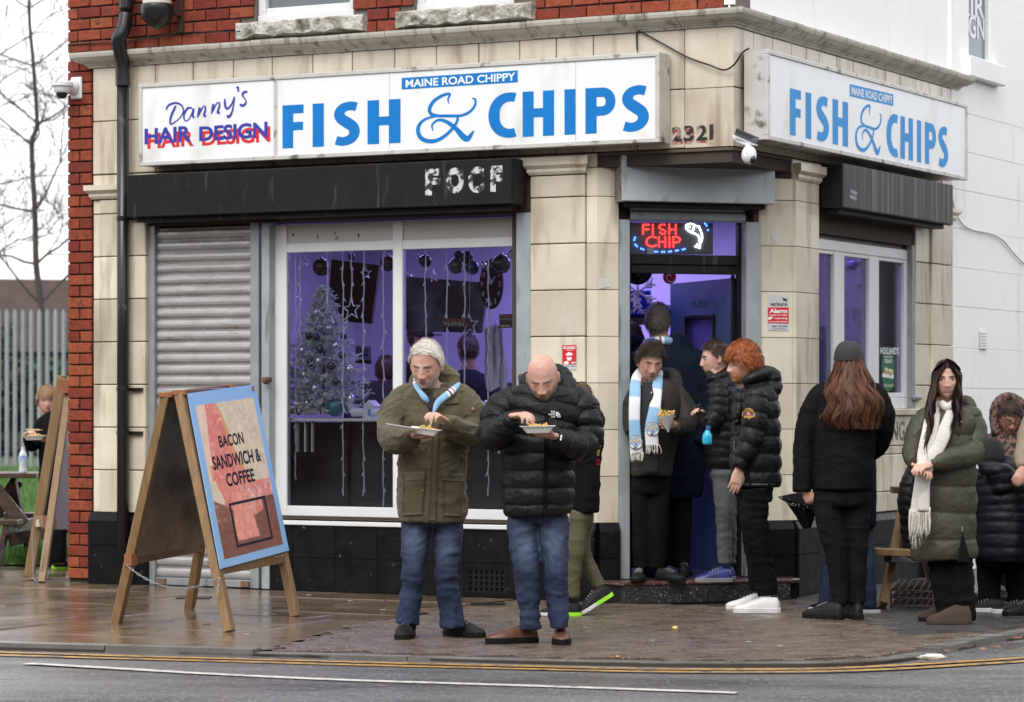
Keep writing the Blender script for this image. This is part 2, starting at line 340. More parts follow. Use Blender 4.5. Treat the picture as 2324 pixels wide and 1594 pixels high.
# kerb stones
T = np.gradient(KT, axis=0); T /= np.linalg.norm(T, axis=1)[:, None]; KN = np.stack([-T[:, 1], T[:, 0]], 1)   # inwards
Ls = np.concatenate([[0], np.cumsum(np.linalg.norm(np.diff(KT, axis=0), axis=1))])
def kat(s): return V(np.interp(s, Ls, KT[:, 0]), np.interp(s, Ls, KT[:, 1])), nrm([np.interp(s, Ls, KN[:, 0]), np.interp(s, Ls, KN[:, 1])])
s0 = 0.
while s0 < Ls[-1] - .3:
    L_ = .9 if s0 < 5.6 else .62; s1 = min(s0 + L_, Ls[-1]); a, na = kat(s0 + .005); b, nb = kat(s1 - .005); m, nm = kat((s0 + s1) / 2)
    px = CX + F * m[0] / m[1]; top = .012 if px < 430 or px > 2170 else -.008
    if 430 < px < 620: top = -.002
    q = []
    for z in (-.15, top):
        q += [V(*a, z), V(*m, z), V(*b, z), V(*(b + nb * .125), z), V(*(m + nm * .125), z), V(*(a + na * .125), z)]
    k = MB().add(q, [(0, 1, 7, 6), (1, 2, 8, 7), (2, 3, 9, 8), (3, 4, 10, 9), (4, 5, 11, 10), (5, 0, 6, 11), (6, 7, 8, 9, 10, 11), (5, 4, 3, 2, 1, 0)])
    k.build('kerb_stone', M_kerb, pav); s0 = s1
# boundary between slabs and block paving
bd = [P(590, 1492, rt(1492))[:2], P(700, 1448, G(1448))[:2], P(800, 1420, G(1420))[:2], P(1000, 1385, G(1385))[:2], P(1190, 1361, G(1361))[:2] + V(0, .3)]
def right_of_bd(x, y):
    ys_ = [p[1] for p in bd]; xs_ = [p[0] for p in bd]
    return x > np.interp(y, ys_, xs_)
from mathutils.geometry import intersect_point_line
def inside_kerb(x, y, m=.14):
    d = KT - V(x, y); i = int(np.argmin((d ** 2).sum(1))); return (V(x, y) - KT[i]) @ KN[i] > m
def front_of_wall(x, y):
    q = V(x, y) - C0; return q @ LF.n > .03 or q @ RF.n > .03
base = {}
def slabmesh(w_, h_, nm):
    me = bpy.data.meshes.new(nm); bm = bmesh.new(); bmesh.ops.create_cube(bm, size=1)
    for v in bm.verts: v.co = Vector((v.co.x * w_, v.co.y * h_, v.co.z * .04 - .02))
    bmesh.ops.bevel(bm, geom=[e for e in bm.edges if all(v.co.z > -.005 for v in e.verts)], offset=.004, segments=1, affect='EDGES'); bm.to_mesh(me); bm.free(); return me
row = 0; v = -1.63; ns = 0
while v < 6.6:
    hgt = (.6, .6, .45, .6)[row % 4]; u = -9.5 + (row % 2) * .37
    while u < .8:
        wd = random.choice((.6, .75, .9)); c = LF.pt(u + wd / 2, v + hgt / 2, 0)
        cs = [LF.pt(u + a * wd, v + b * hgt, 0) for a in (.06, .94) for b in (.06, .94)]
        if v < 0 and (u + wd > LF.u(152) or min(q[1] for q in cs) > 25): u += wd; continue
        if all(inside_kerb(q[0], q[1]) for q in cs) and not any(right_of_bd(q[0], q[1]) for q in cs) :
            me = slabmesh(wd - .008, hgt - .008, 'paving_slab'); me.materials.append(M_slab)
            link('paving_slab', me, pav, loc=c + V(0, 0, random.uniform(-.002, .002)), rot=(random.uniform(-.006, .006), random.uniform(-.006, .006), LF.a)); ns += 1
        elif any(inside_kerb(q[0], q[1], .1) and not right_of_bd(q[0], q[1]) for q in cs) or (inside_kerb(c[0], c[1], .1) and not right_of_bd(c[0], c[1])):
            # cut slab: clip a fine polygon
            g = 10; mbq = MB(); pts = {}; fs = []
            for i in range(g):
                for j in range(g):
                    cc = LF.pt(u + (i + .5) / g * wd, v + (j + .5) / g * hgt, 0)
                    if inside_kerb(cc[0], cc[1], .13) and not right_of_bd(cc[0], cc[1]): fs.append((i, j))
            if fs:
                for i, j in fs: mbq.add([LF.pt(u + .004 + (i + a) / g * (wd - .008), v + .004 + (j + b) / g * (hgt - .008), -.001) for a, b in ((0, 0), (1, 0), (1, 1), (0, 1))], [(3, 2, 1, 0)])
                mbq.build('paving_slab', M_slab, pav, fix=True); ns += 1
        u += wd
    v += hgt; row += 1
# herringbone block paving at 45 degrees to the wall
pm = slabmesh(.1975, .0975, 'paver'); pm.materials.append(M_paver)
th = LF.a + R(45); e1 = V(math.cos(th), math.sin(th)); e2 = V(-e1[1], e1[0]); cells = []
for i in range(-60, 60):
    for j in range(-60, 60):
        for kind in (0, 1):
            bx, by = ((i + 2 * j + 1) * .1, (i - 2 * j + .5) * .1) if kind == 0 else ((i + 2 * j + .5) * .1, (i - 2 * j + 2) * .1)
            c2 = V(.8, 17.8) + e1 * bx + e2 * by
            cells.append((c2, th if kind == 0 else th + R(90)))
ok = []
for c2, an in cells:
    x, y = c2
    if not (-1.8 < x < 5.2 and 14.9 < y < 22.5): continue
    if not right_of_bd(x - .02, y) or not inside_kerb(x, y, .2) or not front_of_wall(x, y): continue
    if x > 2.35 and y > 17.35 + (x - 2.35) * .4: continue
    ok.append((c2, an))
# keep only one block where a lattice repeats
seen = set(); ok2 = []
for c2, an in ok:
    k = (round(c2[0] * 40), round(c2[1] * 40), round(an * 10))
    if k in seen: continue
    seen.add(k); ok2.append((c2, an))
ok2.sort(key=lambda q: q[0][1]); npv = len(ok2)
for c2, an in ok2[:290]:
    link('paver', pm, pav, loc=V(c2[0], c2[1], random.uniform(-.0015, .0015)), rot=(random.uniform(-.006, .006), random.uniform(-.006, .006), an))
bm = bmesh.new()
for c2, an in ok2[290:]:
    t = bmesh.new(); t.from_mesh(pm); t.transform(Matrix.Translation(Vector((c2[0], c2[1] - 18, random.uniform(-.0015, .0015)))) @ Matrix.Rotation(an, 4, 'Z') @ Matrix.Rotation(random.uniform(-.006, .006), 4, 'X') @ Matrix.Rotation(random.uniform(-.006, .006), 4, 'Y'))
    tm = bpy.data.meshes.new('t'); t.to_mesh(tm); bm.from_mesh(tm); t.free(); bpy.data.meshes.remove(tm)
me = bpy.data.meshes.new('paver_field'); bm.to_mesh(me); bm.free(); me.materials.append(mat('wet_paver_field', (.13, .095, .069), .30, col2=(.086, .063, .048), sc1=4, mix=.3, rvar=.14, dirt=(.21, .165, .12), dsc=(80, 30, 1), dlo=.57, dhi=.62, bump=.6, bsc=170, bdist=.005))
link('paver_field', me, pav, kind='stuff')
# asphalt of the side pavement, on the right
mb = MB(); mb.add([V(2.3, 17.35, .0), V(2.3, 17.9, .0), V(1.2, 19.0, 0), V(2.0, 21, .0), V(5.6, 28, .0), V(9.5, 30, .0), V(7.6, 22.2, 0), V(5.2, 18.3, .0)], [(0, 7, 6, 5, 4, 3, 2, 1)])
mb.prism([V(2.35, 17.3, -.006), V(5.0, 18.25, -.006), V(9, 24, -.006), V(9.5, 30, -.006), V(5.6, 28, -.006), V(2.2, 20.5, -.006)], V(0, 0, -.05)); 
mb2 = MB(); mb2.prism([V(2.33, 17.36, 0), V(3.2, 17.66, 0), V(4.6, 19.2, 0), V(9, 26, 0), V(9.5, 30, 0), V(5.6, 28, 0), V(2.0, 20.9, 0), V(1.9, 20.3, 0)], V(0, 0, -.05))
mb2.build('side_footway', mat('wet_side_asphalt', (.035, .034, .034), .4, col2=(.05, .048, .046), sc1=5, rvar=.18, dirt=(.15, .14, .13), dsc=(130, 130, 130), dlo=.6, dhi=.66, bump=.8, bsc=130, bdist=.006), pav)

# ------------------------------------------------------------------ building
B = thing('corner_shop_building', 'two storey corner shop of red brick and cream glazed tiles with a white side wall', 'building', (C0[0], C0[1] + 1, 0))
uE = LF.u(153); uP = LF.u(210)
wall = MB()
# solid cores, set behind facing pieces
wl_ = lambda *a: wall.fbox(*a)
uS = LF.u(337, -.05); uW1 = LF.u(1171, -.08); uA = LF.u(1355)
wall.fbox(LF, uE + .006, uS, -.30, -.022, 0, 4.0)                    # left pier
wall.fbox(LF, uW1, uA - .02, -.30, -.022, 0, 4.0)                    # middle pier
wall.fbox(LF, uS - .001, uW1 + .001, -.30, -.03, 2.72, 4.0)          # above the shopfront
wall.fbox(LF, LF.u(612), uW1 + .001, -.26, -.022, 0, .55)            # stall riser
wall.build('wall', M_joint, B)
wall = MB()
for a_, b_, c_, d_ in ((uE + .006, LF.u(590, -.08), 4.0, 7.2), (LF.u(812, -.08), LF.u(950, -.08), 4.0, 7.2), (LF.u(1175, -.08), -.006, 4.0, 7.2), (LF.u(590, -.08), LF.u(812, -.08), 4.0, 4.2), (LF.u(950, -.08), LF.u(1175, -.08), 4.0, 4.2), (LF.u(590, -.08), LF.u(812, -.08), 5.3, 7.2), (LF.u(950, -.08), LF.u(1175, -.08), 5.3, 7.2)): wall.fbox(LF, a_, b_, -.30, -.022, c_, d_)
wall.build('brick_backing', M_mortar, B)
uR0 = RF.u(1799); uR1 = RF.u(1859, .022); uR2 = RF.u(2078, -.02); uR3 = RF.u(2158)
wall = MB(); wall.fbox(RF, uR0 + .02, uR1, -.28, -.022, 0, 4.0); wall.fbox(RF, uR2, uR3, -.28, -.022, 0, 4.0)
wall.fbox(RF, uR1 - .001, uR2 + .001, -.28, -.022, 2.62, 4.0); wall.fbox(RF, uR1 - .001, uR2 + .001, -.26, -.022, 0, .98)
# corner overhang (lintel over the door) and its soffit
q = [LF.pt(uA - .03, -.022, 0), LF.pt(-.0, -.0, 0) + (LF.n[0] * -.02 + RF.n[0] * -.02, LF.n[1] * -.02 + RF.n[1] * -.02, 0), RF.pt(uR0 + .03, -.022, 0), RF.pt(uR0 + .03, -.28, 0), LF.pt(uA - .03, -.28, 0)]
wall.prism([V(p[0], p[1], 3.02) for p in q], V(0, 0, .99)); wall.build('wall', M_joint, B)
# cant wall pieces (door opening between)
cP = CF.u(1405); cQ = CF.u(1731)
wall = MB(); wall.fbox(CF, .0, cP, -.26, -.022, 0, 3.02); wall.fbox(CF, cQ - .06, CLEN, -.26, -.022, 0, 3.02); wall.fbox(CF, cP - .001, cQ - .06, -.26, -.10, 2.67, 3.02); wall.build('wall', M_joint, B)
# white painted side wall
wall = MB(); wall.fbox(RF, .03, 14, -.35, -.042, 4.0, 7.2); wall.fbox(RF, uR3, 14, -.35, -.004, 0, 4.0); wall.build('side_wall', M_whitewall, B)
zz = [0.0, .42, .82, 1.17, 1.50, 1.83, 2.17, 2.49, 2.81, 3.13, 3.45, 3.77]
for a, b in zip(zz[:-1], zz[1:]):
    wall = MB(); wall.fbox(RF, uR3 + .004, 14, -.010, .004 + random.uniform(-.001, .001), a + .0018, b - .0018); wall.build('rendered_course', M_whitewall, B, bevel=.002)
uw0, uw1 = RF.u(2187, -.04), RF.u(2236, -.04); zw = RF.z(2187, 132, -.04)
for a, b, c, d in ((uR3 + .004, uw0, 3.774, 7.2), (uw1, 14, 3.774, 7.2), (uw0, uw1, 3.774, zw)):
    wall = MB(); wall.fbox(RF, a, b, -.042, .004, c, d); wall.build('rendered_course', M_whitewall, B)
wall = MB(); wall.fbox(RF, .005, uR3 + .003, -.042, -.03, 4.02, 7.2); wall.build('rendered_course', M_whitewall, B)
# upper right window: recessed, with frame, pane and lettering
wf = MB(); wf.fbox(RF, uw0 + .002, uw1 + .10, -.10, -.045, zw, zw + .05); wf.fbox(RF, uw1 - .035, uw1 - .002, -.041, -.008, zw + .002, 7.1); wf.fbox(RF, uw0 + .001, uw0 + .03, -.041, -.02, zw + .002, 7.1)
win = wf.build('window', M_upvc, B)
pn = MB(); pn.fbox(RF, uw0 + .03, uw1 - .035, -.038, -.032, zw + .04, 7.1); pn.build('pane', mat('reflecting_dark_glass', (.10, .16, .16), .06, col2=(.14, .2, .2)), win)
lt = MB(); M_vinyl = mat('white_vinyl', (.8, .82, .82), .4)
for s_, ya, yb, x0 in (('HAIR', -8, 42, 2162), ('DESIGN', 38, 92, 2166)):
    tf = textmesh(s_, .02); tl = quad(RF, (2150, ya - 14), (2234, ya), (2150, yb - 14), (2234, yb), -.028)
    v_, f_ = tf; ctr = v_.copy(); keep = []; lt = MB()
    fr0 = .46 if s_ == 'HAIR' else .44
    for fc in f_:
        if min(ctr[i][0] for i in fc) > fr0: keep.append(fc)
    us_ = sorted({i for q in keep for i in q}); rm_ = {k: i for i, k in enumerate(us_)}; lt.add([tl(*v_[k][:2]) for k in us_], [tuple(rm_[i] for i in q) for q in keep]); lt.build('lettering', M_vinyl, win)
sb = MB(); sb.fbox(RF, RF.u(2180), RF.u(2262), -.0, .085, zw - .17, zw - .002); sb.build('window_sill', M_whitewall, B, bevel=.006)
# air brick in the white wall
vb = thing('wall_vent', 'small white louvred vent low on the white side wall', 'vent', RF.pt(RF.u(2228), 0, 1.7))
mb = MB(); ua, ub = RF.u(2221), RF.u(2236); za, zb = RF.z(2228, 793), RF.z(2228, 752); mb.fbox(RF, ua, ub, .004, .012, za, zb); mb.build('vent_plate', mat('vent_grey', (.45, .45, .45), .6), vb)
for i in range(6):
    mb = MB(); z = za + (zb - za) * (i + .5) / 6; mb.fbox(RF, ua + .004, ub - .004, .012, .022, z - .008, z + .010); mb.build('louvre', M_whitewall, vb)

# bricks -----------------------------------------------------------
bmeshes = {}
def brickmesh(L_):
    k = round(L_, 3)
    if k not in bmeshes:
        me = bpy.data.meshes.new('brick'); bm = bmesh.new(); bmesh.ops.create_cube(bm, size=1)
        for v in bm.verts: v.co = Vector((v.co.x * L_, v.co.y * .05, v.co.z * .074))
        bmesh.ops.bevel(bm, geom=bm.edges[:], offset=.004, segments=1, affect='EDGES')
        for v in bm.verts: v.co += Vector((random.uniform(-.002, .002), random.uniform(-.0015, .0015), random.uniform(-.002, .002)))
        bm.to_mesh(me); bm.free(); me.materials.append(M_brick); bmeshes[k] = me
    return bmeshes[k]
CH = .0865
def brickrun(u0, u1, z, fr, flip, holes=()):
    u = u0; Lh, Ls_ = .1, .212; first = True
    seq = [Ls_] if not flip else [Lh]
    k = 0
    while u < u1 - .03:
        L_ = (Ls_ if flip == 0 else Lh) if u1 - u0 < .3 else (Lh if (flip and k == 0) else Ls_)
        if u1 - u0 < .3: L_ = (u1 - u0) if flip == 0 else (u1 - u0) / 2
        if u + L_ > u1: L_ = u1 - u
        if not any(a < u + L_ and u < b for a, b in holes):
            link('brick', brickmesh(L_ - .010), B, loc=fr.pt(u + L_ / 2, -.022 + random.uniform(-.002, .003), z + CH / 2), rot=(0, 0, fr.a + random.uniform(-.004, .004)))
        else:
            for a, b in holes:      # cut bricks against an opening
                for c, d in ((u, min(a, u + L_)), (max(b, u), u + L_)):
                    if a < u + L_ and u < b and d - c > .04:
                        link('brick', brickmesh(d - c - .010), B, loc=fr.pt((c + d) / 2, -.022, z + CH / 2), rot=(0, 0, fr.a))
        u += L_; k += 1
z = .03; i = 0; nb = 0
while z < 4.00:
    brickrun(uE, uP - .002, z, LF, i % 2); z += CH; i += 1
zB0 = 4.065; w1 = (LF.u(590, -.08), LF.u(812, -.08)); w2 = (LF.u(950, -.08), LF.u(1175, -.08)); zsill = [4.16, 4.16]
s1 = (LF.u(545), LF.u(833)); s2 = (LF.u(907), LF.u(1215))
mb = MB(); mb.fbox(LF, uP, -.004, -.30, -.03, 4.0, zB0); mb.build('wall', mat('weathered_band', (.07, .065, .055), .8, col2=(.3, .28, .24), sc1=18, mix=.15, bump=.6), B)
z = zB0; i = 0
while z < 4.78:
    hs_ = []
    if z < 4.16: hs_ = [s1, s2]
    else: hs_ = [w1, w2]
    u_end = -.07 + .0; brickrun(uE if z > 4.0 else uE, u_end, z, LF, i % 2, hs_); z += CH; i += 1
bw = MB()
while z < 7.1:
    u = uE + (.1 if i % 2 else 0)
    while u < -.08:
        L_ = min(.212, -.07 - u)
        if z > 5.35 or not any(a < u + L_ and u < b for a, b in (w1, w2)): bw.fbox(LF, u + .005, u + L_ - .005, -.03, .003, z + .006, z + CH - .006)
        u += .212
    z += CH; i += 1
bw.build('brickwork', M_brick, B, kind='stuff')
# painted stone blocks of the sills
for (a, b), (wa, wb) in ((s1, w1), (s2, w2)):
    mb = MB(); n = 14; zt, zb_ = 4.195, 4.075
    us = np.linspace(a, b, n); pt = []
    for k, u in enumerate(us):
        for (v_, z_) in ((.062, zb_ + (random.uniform(0, .035) if 0 < k < n - 1 else 0)), (.066, zt - .012), (.058, zt), (-.06, zt + .006), (-.06, zb_)):
            pt.append(LF.pt(u, v_ + random.uniform(-.003, .003), z_ + random.uniform(-.002, .002)))
    fs = [(k * 5 + j, (k + 1) * 5 + j, (k + 1) * 5 + (j + 1) % 5, k * 5 + (j + 1) % 5) for k in range(n - 1) for j in range(5)] + [tuple(range(5)), tuple(range((n - 1) * 5, n * 5))[::-1]]
    mb.add(pt, fs); mb.build('window_sill', M_sill, B)
    mb = MB(); mb.fbox(LF, wa, wb, -.16, -.05, 4.20, 4.255); mb.fbox(LF, wa, wa + .06, -.15, -.06, 4.255, 5.3); mb.fbox(LF, wb - .06, wb, -.15, -.06, 4.255, 5.3); mb.fbox(LF, wa + .06, wb - .06, -.14, -.075, 4.256, 4.31)
    wn = mb.build('window', M_upvc, B, bevel=.004)
    mb = MB(); mb.fbox(LF, wa + .06, wb - .06, -.12, -.11, 4.31, 5.3); mb.build('pane', mat('dark_pane', (.12, .14, .15), .06), wn)
mb = MB(); mb.fbox(LF, -.068, -.004, -.04, .004, 4.09, 7.2); mb.build('wall', M_whitewall, B)

# cornice: mitred profile in separate stones ------------------------
prof = [(-.02, 3.925), (.012, 3.925), (.018, 3.945), (.03, 3.95), (.034, 3.965), (.06, 3.975), (.085, 3.995), (.105, 4.025), (.112, 4.03), (.118, 4.06), (.118, 4.085), (-.03, 4.10)]
prof = [(v, 3.94 + (z - 3.925) * .70) for v, z in prof]
def cpos(fr, u, v, z, mit=0):
    return fr.pt(u + mit * v, v, z)
def stone(fr, ua, ub, ma, mb_):
    m = MB(); k = len(prof)
    jit = random.uniform(-.0025, .0025)
    m.add([cpos(fr, ua, v, z + jit, ma) for v, z in prof] + [cpos(fr, ub, v, z + jit, mb_) for v, z in prof],
          [(i, (i + 1) % k, k + (i + 1) % k, k + i) for i in range(k)] + [tuple(range(k))[::-1], tuple(range(k, 2 * k))])
    m.build('cornice_stone', M_corn, B)
us = np.linspace(uP - .02, 0, 15)
for a, b in zip(us[:-1], us[1:]): stone(LF, a + (.002 if a != us[0] else 0), b - (.002 if b != 0 else 0), -1 if a == us[0] else 0, 1 if b == 0 else 0)
uCe = RF.u(2172); us = np.linspace(0, uCe, 15)
for a, b in zip(us[:-1], us[1:]): stone(RF, a + (.002 if a else 0), b - (.002 if b != uCe else 0), -1 if a == 0 else 0, 1 if b == uCe else 0)

# glazed tiles ------------------------------------------------------
def tilep(fr, u0, u1, v0, v1, z0, z1, m=None, lab=None, nm='tile', bev=.005, g=.0035):
    mb = MB(); j = random.uniform(-.0015, .0015); mb.fbox(fr, u0 + g, u1 - g, v0, v1 + j, z0 + g, z1 - g); return mb.build(nm, m or M_tile, B, lab, bevel=bev)
zf0, zf1, zf2 = 3.125, 3.53, 3.94
jl = [210, 280, 352, 438, 529, 617, 709, 799, 895, 990, 1086, 1179, 1262, 1346, 1446, 1554, 1664]
ju = [LF.u(p) for p in jl]; ju[0] = uP; ju[-1] = 0.
for a, b in zip(ju[:-1], ju[1:]):
    last = b == 0.
    for z0, z1 in ((zf0, zf1), (zf1, zf2)):
        if last:
            m = MB(); g = .0025; m.hexa([LF.pt(a + g, 0, z0 + g), LF.pt(0, 0, z0 + g), LF.pt(-.022, -.022, z0 + g), LF.pt(a + g, -.022, z0 + g), LF.pt(a + g, 0, z1 - g), LF.pt(0, 0, z1 - g), LF.pt(-.022, -.022, z1 - g), LF.pt(a + g, -.022, z1 - g)])
            m.build('tile', M_tile2, B)
        else: tilep(LF, a, b, -.022, 0, z0, z1, M_tile2)
jr = [1710, 1746, 1783, 1829.7, 1870, 1900, 1930, 1960, 1995, 2030, 2063, 2095, 2127, 2162]
jru = [0.] + [RF.u(p) for p in (1710, 1754, 1797, 1829.7, 1860, 1899, 1937, 1973, 2009, 2043, 2077, 2109, 2137)] + [uR3 + .02]
for a, b in zip(jru[:-1], jru[1:]):
    for z0, z1 in ((zf0, zf1), (zf1, zf2)): tilep(RF, a, b, -.022, 0, z0, z1, M_tile2)
# soffit tiles of the corner overhang, dark brown all over
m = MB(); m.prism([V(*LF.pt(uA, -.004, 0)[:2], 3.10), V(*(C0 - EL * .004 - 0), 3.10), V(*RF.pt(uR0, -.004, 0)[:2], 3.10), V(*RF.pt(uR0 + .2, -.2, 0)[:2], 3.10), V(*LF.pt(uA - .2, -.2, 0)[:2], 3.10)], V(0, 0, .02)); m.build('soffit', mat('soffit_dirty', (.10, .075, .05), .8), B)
# lower fascia strip behind the signs down to the shutter boxes
tilep(LF, uP, uA, -.022, -.004, 3.02, 3.122, M_tile2); tilep(RF, uR0, uR3, -.022, -.004, 3.02, 3.122, M_tile2)
ZR = [.545 + i * .325 for i in range(8)] + [3.02]
# left pier: narrow return strip, then two columns either side of the pipe
cols = [(LF.u(212), LF.u(229), .004), (LF.u(229.5), LF.u(275), .022), (LF.u(275.5), LF.u(334), .022)]
for k, (z0, z1) in enumerate(zip(ZR[:-1], ZR[1:])):
    if z0 > 2.75: z1 = 2.93
    if z1 - z0 < .02: continue
    for a, b, vv in cols: tilep(LF, a, b, -.022, vv, z0, z1)
def cap(fr, ua, ub, z0, z1, v0=.0, lab='pilaster_cap'):
    pr = [(.03, z0), (.045, z0 + .02), (.045, z0 + .04), (.075, z0 + .065), (.075, z1), (-.02, z1), (-.02, z0)]
    m = MB(); k = len(pr); ex = lambda v: max(0, v - .03)
    m.add([fr.pt(ua - ex(v), v + v0, z) for v, z in pr] + [fr.pt(ub + ex(v), v + v0, z) for v, z in pr], [(i, (i + 1) % k, k + (i + 1) % k, k + i) for i in range(k)] + [tuple(range(k))[::-1], tuple(range(k, 2 * k))])
    m.build(lab, M_tile, B)
cap(LF, LF.u(213), LF.u(333), 2.935, 3.04)
# middle pier
mu0, mu1, mu2 = LF.u(1206), LF.u(1331), uA
for k, (z0, z1) in enumerate(zip(ZR[:-1], ZR[1:])):
    z1_ = min(z1, 2.975)
    tilep(LF, mu0, mu1, -.022, .022, z0, z1_); 
    m = MB(); g = .0025; ce = cP - .004
    # bent tile: from the front face into the canted jamb
    p_ = [LF.pt(mu1 + g, 0, 0), LF.pt(uA, 0, 0), CF.pt(ce, 0, 0), CF.pt(ce, -.022, 0), LF.pt(uA - .004, -.022, 0), LF.pt(mu1 + g, -.022, 0)]
    m.prism([V(q[0], q[1], z0 + g) for q in p_], V(0, 0, z1 - z0 - 2 * g)); m.build('tile', M_tile, B)
cap(LF, mu0, mu1, 2.98, 3.10)
# right jamb of the door and right pilaster
for k, (z0, z1) in enumerate(zip(ZR[:-1], ZR[1:])):
    z1_ = min(z1, 2.975)
    m = MB(); g = .0025; p_ = [CF.pt(cQ - .03, -.06, 0), CF.pt(cQ - .02, -.02, 0), CF.pt(cQ + .035, .0, 0), CF.pt(CLEN - g, 0, 0), CF.pt(CLEN - g, -.022, 0), CF.pt(cQ - .03, -.08, 0)]
    m.prism([V(q[0], q[1], z0 + g) for q in p_], V(0, 0, z1_ - z0 - 2 * g)); m.build('tile', M_tile, B)
    p_ = [RF.pt(uR0 + g, -.02, 0), RF.pt(uR0 + .01, .022, 0), RF.pt(uR1 - g, .022, 0), RF.pt(uR1 - g, -.10, 0), RF.pt(uR1 - .03, -.10, 0), RF.pt(uR1 - .03, -.022, 0)]
    m = MB(); m.prism([V(q[0], q[1], z0 + g) for q in p_], V(0, 0, z1_ - z0 - 2 * g)); m.build('tile', M_tile, B)
cap(RF, uR0 + .02, uR1 - .01, 2.965, 3.085)
# far right pilaster
ur = [RF.u(2079), RF.u(2110), uR3]
for k, (z0, z1) in enumerate(zip(ZR[:-1], ZR[1:])):
    for j in (0, 1): tilep(RF, ur[j], ur[j + 1] - (.0 if j == 0 else .002), -.022, .0 if j == 0 else .022, z0, min(z1, 2.95))
cap(RF, ur[1], uR3 + .02, 2.86, 2.95)
# sill course and tiled apron under the right window
ua_, ub_ = uR1 - .01, RF.u(2086)
mb = MB(); mb.fbox(RF, ua_, ub_, -.12, .03, 1.285, 1.335); mb.build('window_sill', M_tile, B, bevel=.006)
rows = [(.545, .70), (.70, .985), (.985, 1.05), (1.05, 1.285)]
for z0, z1 in rows:
    n = 6; uu = np.linspace(ua_, ub_, n + 1)
    for a, b in zip(uu[:-1], uu[1:]): tilep(RF, a, b, -.022, .004, z0, z1)
kk = MB(); tf = textmesh('PARKING', .012)
def kfn(a, b): 
    u0_ = RF.u(2054, .006) - .86; return RF.pt(u0_ + a * .86, .0075, 1.09 + b * .15)
maptext(kk, tf, kfn); kk.build('lettering', mat('black_lettering', (.015, .015, .015), .5, col2=(.3, .26, .2), sc1=40, mix=.1), B)
# black plinth -------------------------------------------------------
def plinth(fr, u0, u1, v1, z1=.545, joints=(), splitz=(.30,), sl=.035):
    us_ = [u0] + list(joints) + [u1]; zs = [0.] + list(splitz) + [z1]
    for a, b in zip(us_[:-1], us_[1:]):
        for c, d in zip(zs[:-1], zs[1:]):
            m = MB(); g = .0022
            if d == z1 and sl:
                m.add([fr.pt(x, y, z_) for x in (a + g, b - g) for y, z_ in ((-.022, c + g), (v1, c + g), (v1, d - .06), (v1 - sl, d), (-.022, d))], [(0, 1, 2, 3, 4), (9, 8, 7, 6, 5), (0, 5, 6, 1), (1, 6, 7, 2), (2, 7, 8, 3), (3, 8, 9, 4), (4, 9, 5, 0)])
            else: m.fbox(fr, a + g, b - g, -.022, v1, c + g, d - g)
            m.build('plinth_tile', M_blk, B)
plinth(LF, LF.u(209), LF.u(293), .055); plinth(LF, LF.u(293), LF.u(336), .03)
plinth(LF, LF.u(1206), LF.u(1355), .045, joints=[LF.u(1262)])
plinth(CF, .01, cP, .04); plinth(CF, cQ, CLEN, .04); plinth(RF, uR0 + .01, uR1, .045)
plinth(RF, uR1, RF.u(2086), .02, joints=[uR1 + .45, uR1 + .9], splitz=(.30,)); plinth(RF, RF.u(2086), uR3, .045)
jx = [LF.u(p, .0) for p in (612, 664, 760, 856.5, 955, 1052.7, 1153, 1207)]
vent_u = (LF.u(1064), LF.u(1146))
for a, b in zip(jx[:-1], jx[1:]):
    for c, d in ((0, .245), (.245, .53)):
        m = MB(); g = .0022
        if c == 0 and a < vent_u[0] < b:
            m.fbox(LF, a + g, vent_u[0], -.022, 0, c + g, d - g); m.fbox(LF, vent_u[1], b - g, -.022, 0, c + g, d - g); m.fbox(LF, vent_u[0], vent_u[1], -.022, 0, .20, d - g); m.fbox(LF, vent_u[0], vent_u[1], -.022, 0, c + g, .03)
        else: m.fbox(LF, a + g, b - g, -.022, 0, c + g, d - g)
        m.build('plinth_tile', M_blk, B)
m = MB(); m.fbox(LF, jx[0], jx[-1], -.0222, -.0205, .01, .53); m.build('joint', mat('plinth_joint', (.16, .13, .10), .8, col2=(.2, .1, .05), sc1=6), B)
# air grille in the plinth
mb = MB(); mb.fbox(LF, vent_u[0] + .001, vent_u[1] - .001, -.0203, -.0195, .031, .199); mb.build('grille_backing', M_dark, B)
gr = MB(); n = 7; 
for k in range(n + 1):
    u_ = vent_u[0] + (vent_u[1] - vent_u[0]) * k / n; gr.fbox(LF, u_ - .006, u_ + .006, -.021, -.004, .031, .199)
for k in range(5):
    z_ = .035 + .16 * k / 4; gr.fbox(LF, vent_u[0] + .002, vent_u[1] - .002, -.019, -.006, z_ - .005, z_ + .005)
gr.build('air_grille', M_blkpaint, B)

# roller shutter door --------------------------------------------------
vS = -.05; sh = thing('roller_shutter', 'closed steel roller shutter door at the left end of the shopfront', 'shutter', LF.pt(LF.u(463, vS), vS, 0))
s0_, s1_ = LF.u(356, vS), LF.u(572, vS); zb_, zt_ = .06, 2.70; n = 31
sm = None
pitch = (zt_ - zb_) / n
pr = [(0, 0), (.006, .004), (.017, .018), (.021, .036), (.019, .054), (.010, .068), (.003, .074), (.006, .078), (.006, .083), (0, .085)]
for k in range(n):
    z0 = zb_ + k * pitch; sc_ = pitch / .0855; m = MB(); q = len(pr)
    m.add([LF.pt(s0_, vS + v_ - .02, z0 + z_ * sc_) for v_, z_ in pr] + [LF.pt(s1_, vS + v_ - .02, z0 + z_ * sc_) for v_, z_ in pr], [(i, i + 1, q + i + 1, q + i) for i in range(q - 1)])
    m.build('slat', M_shut, sh, fix=False)
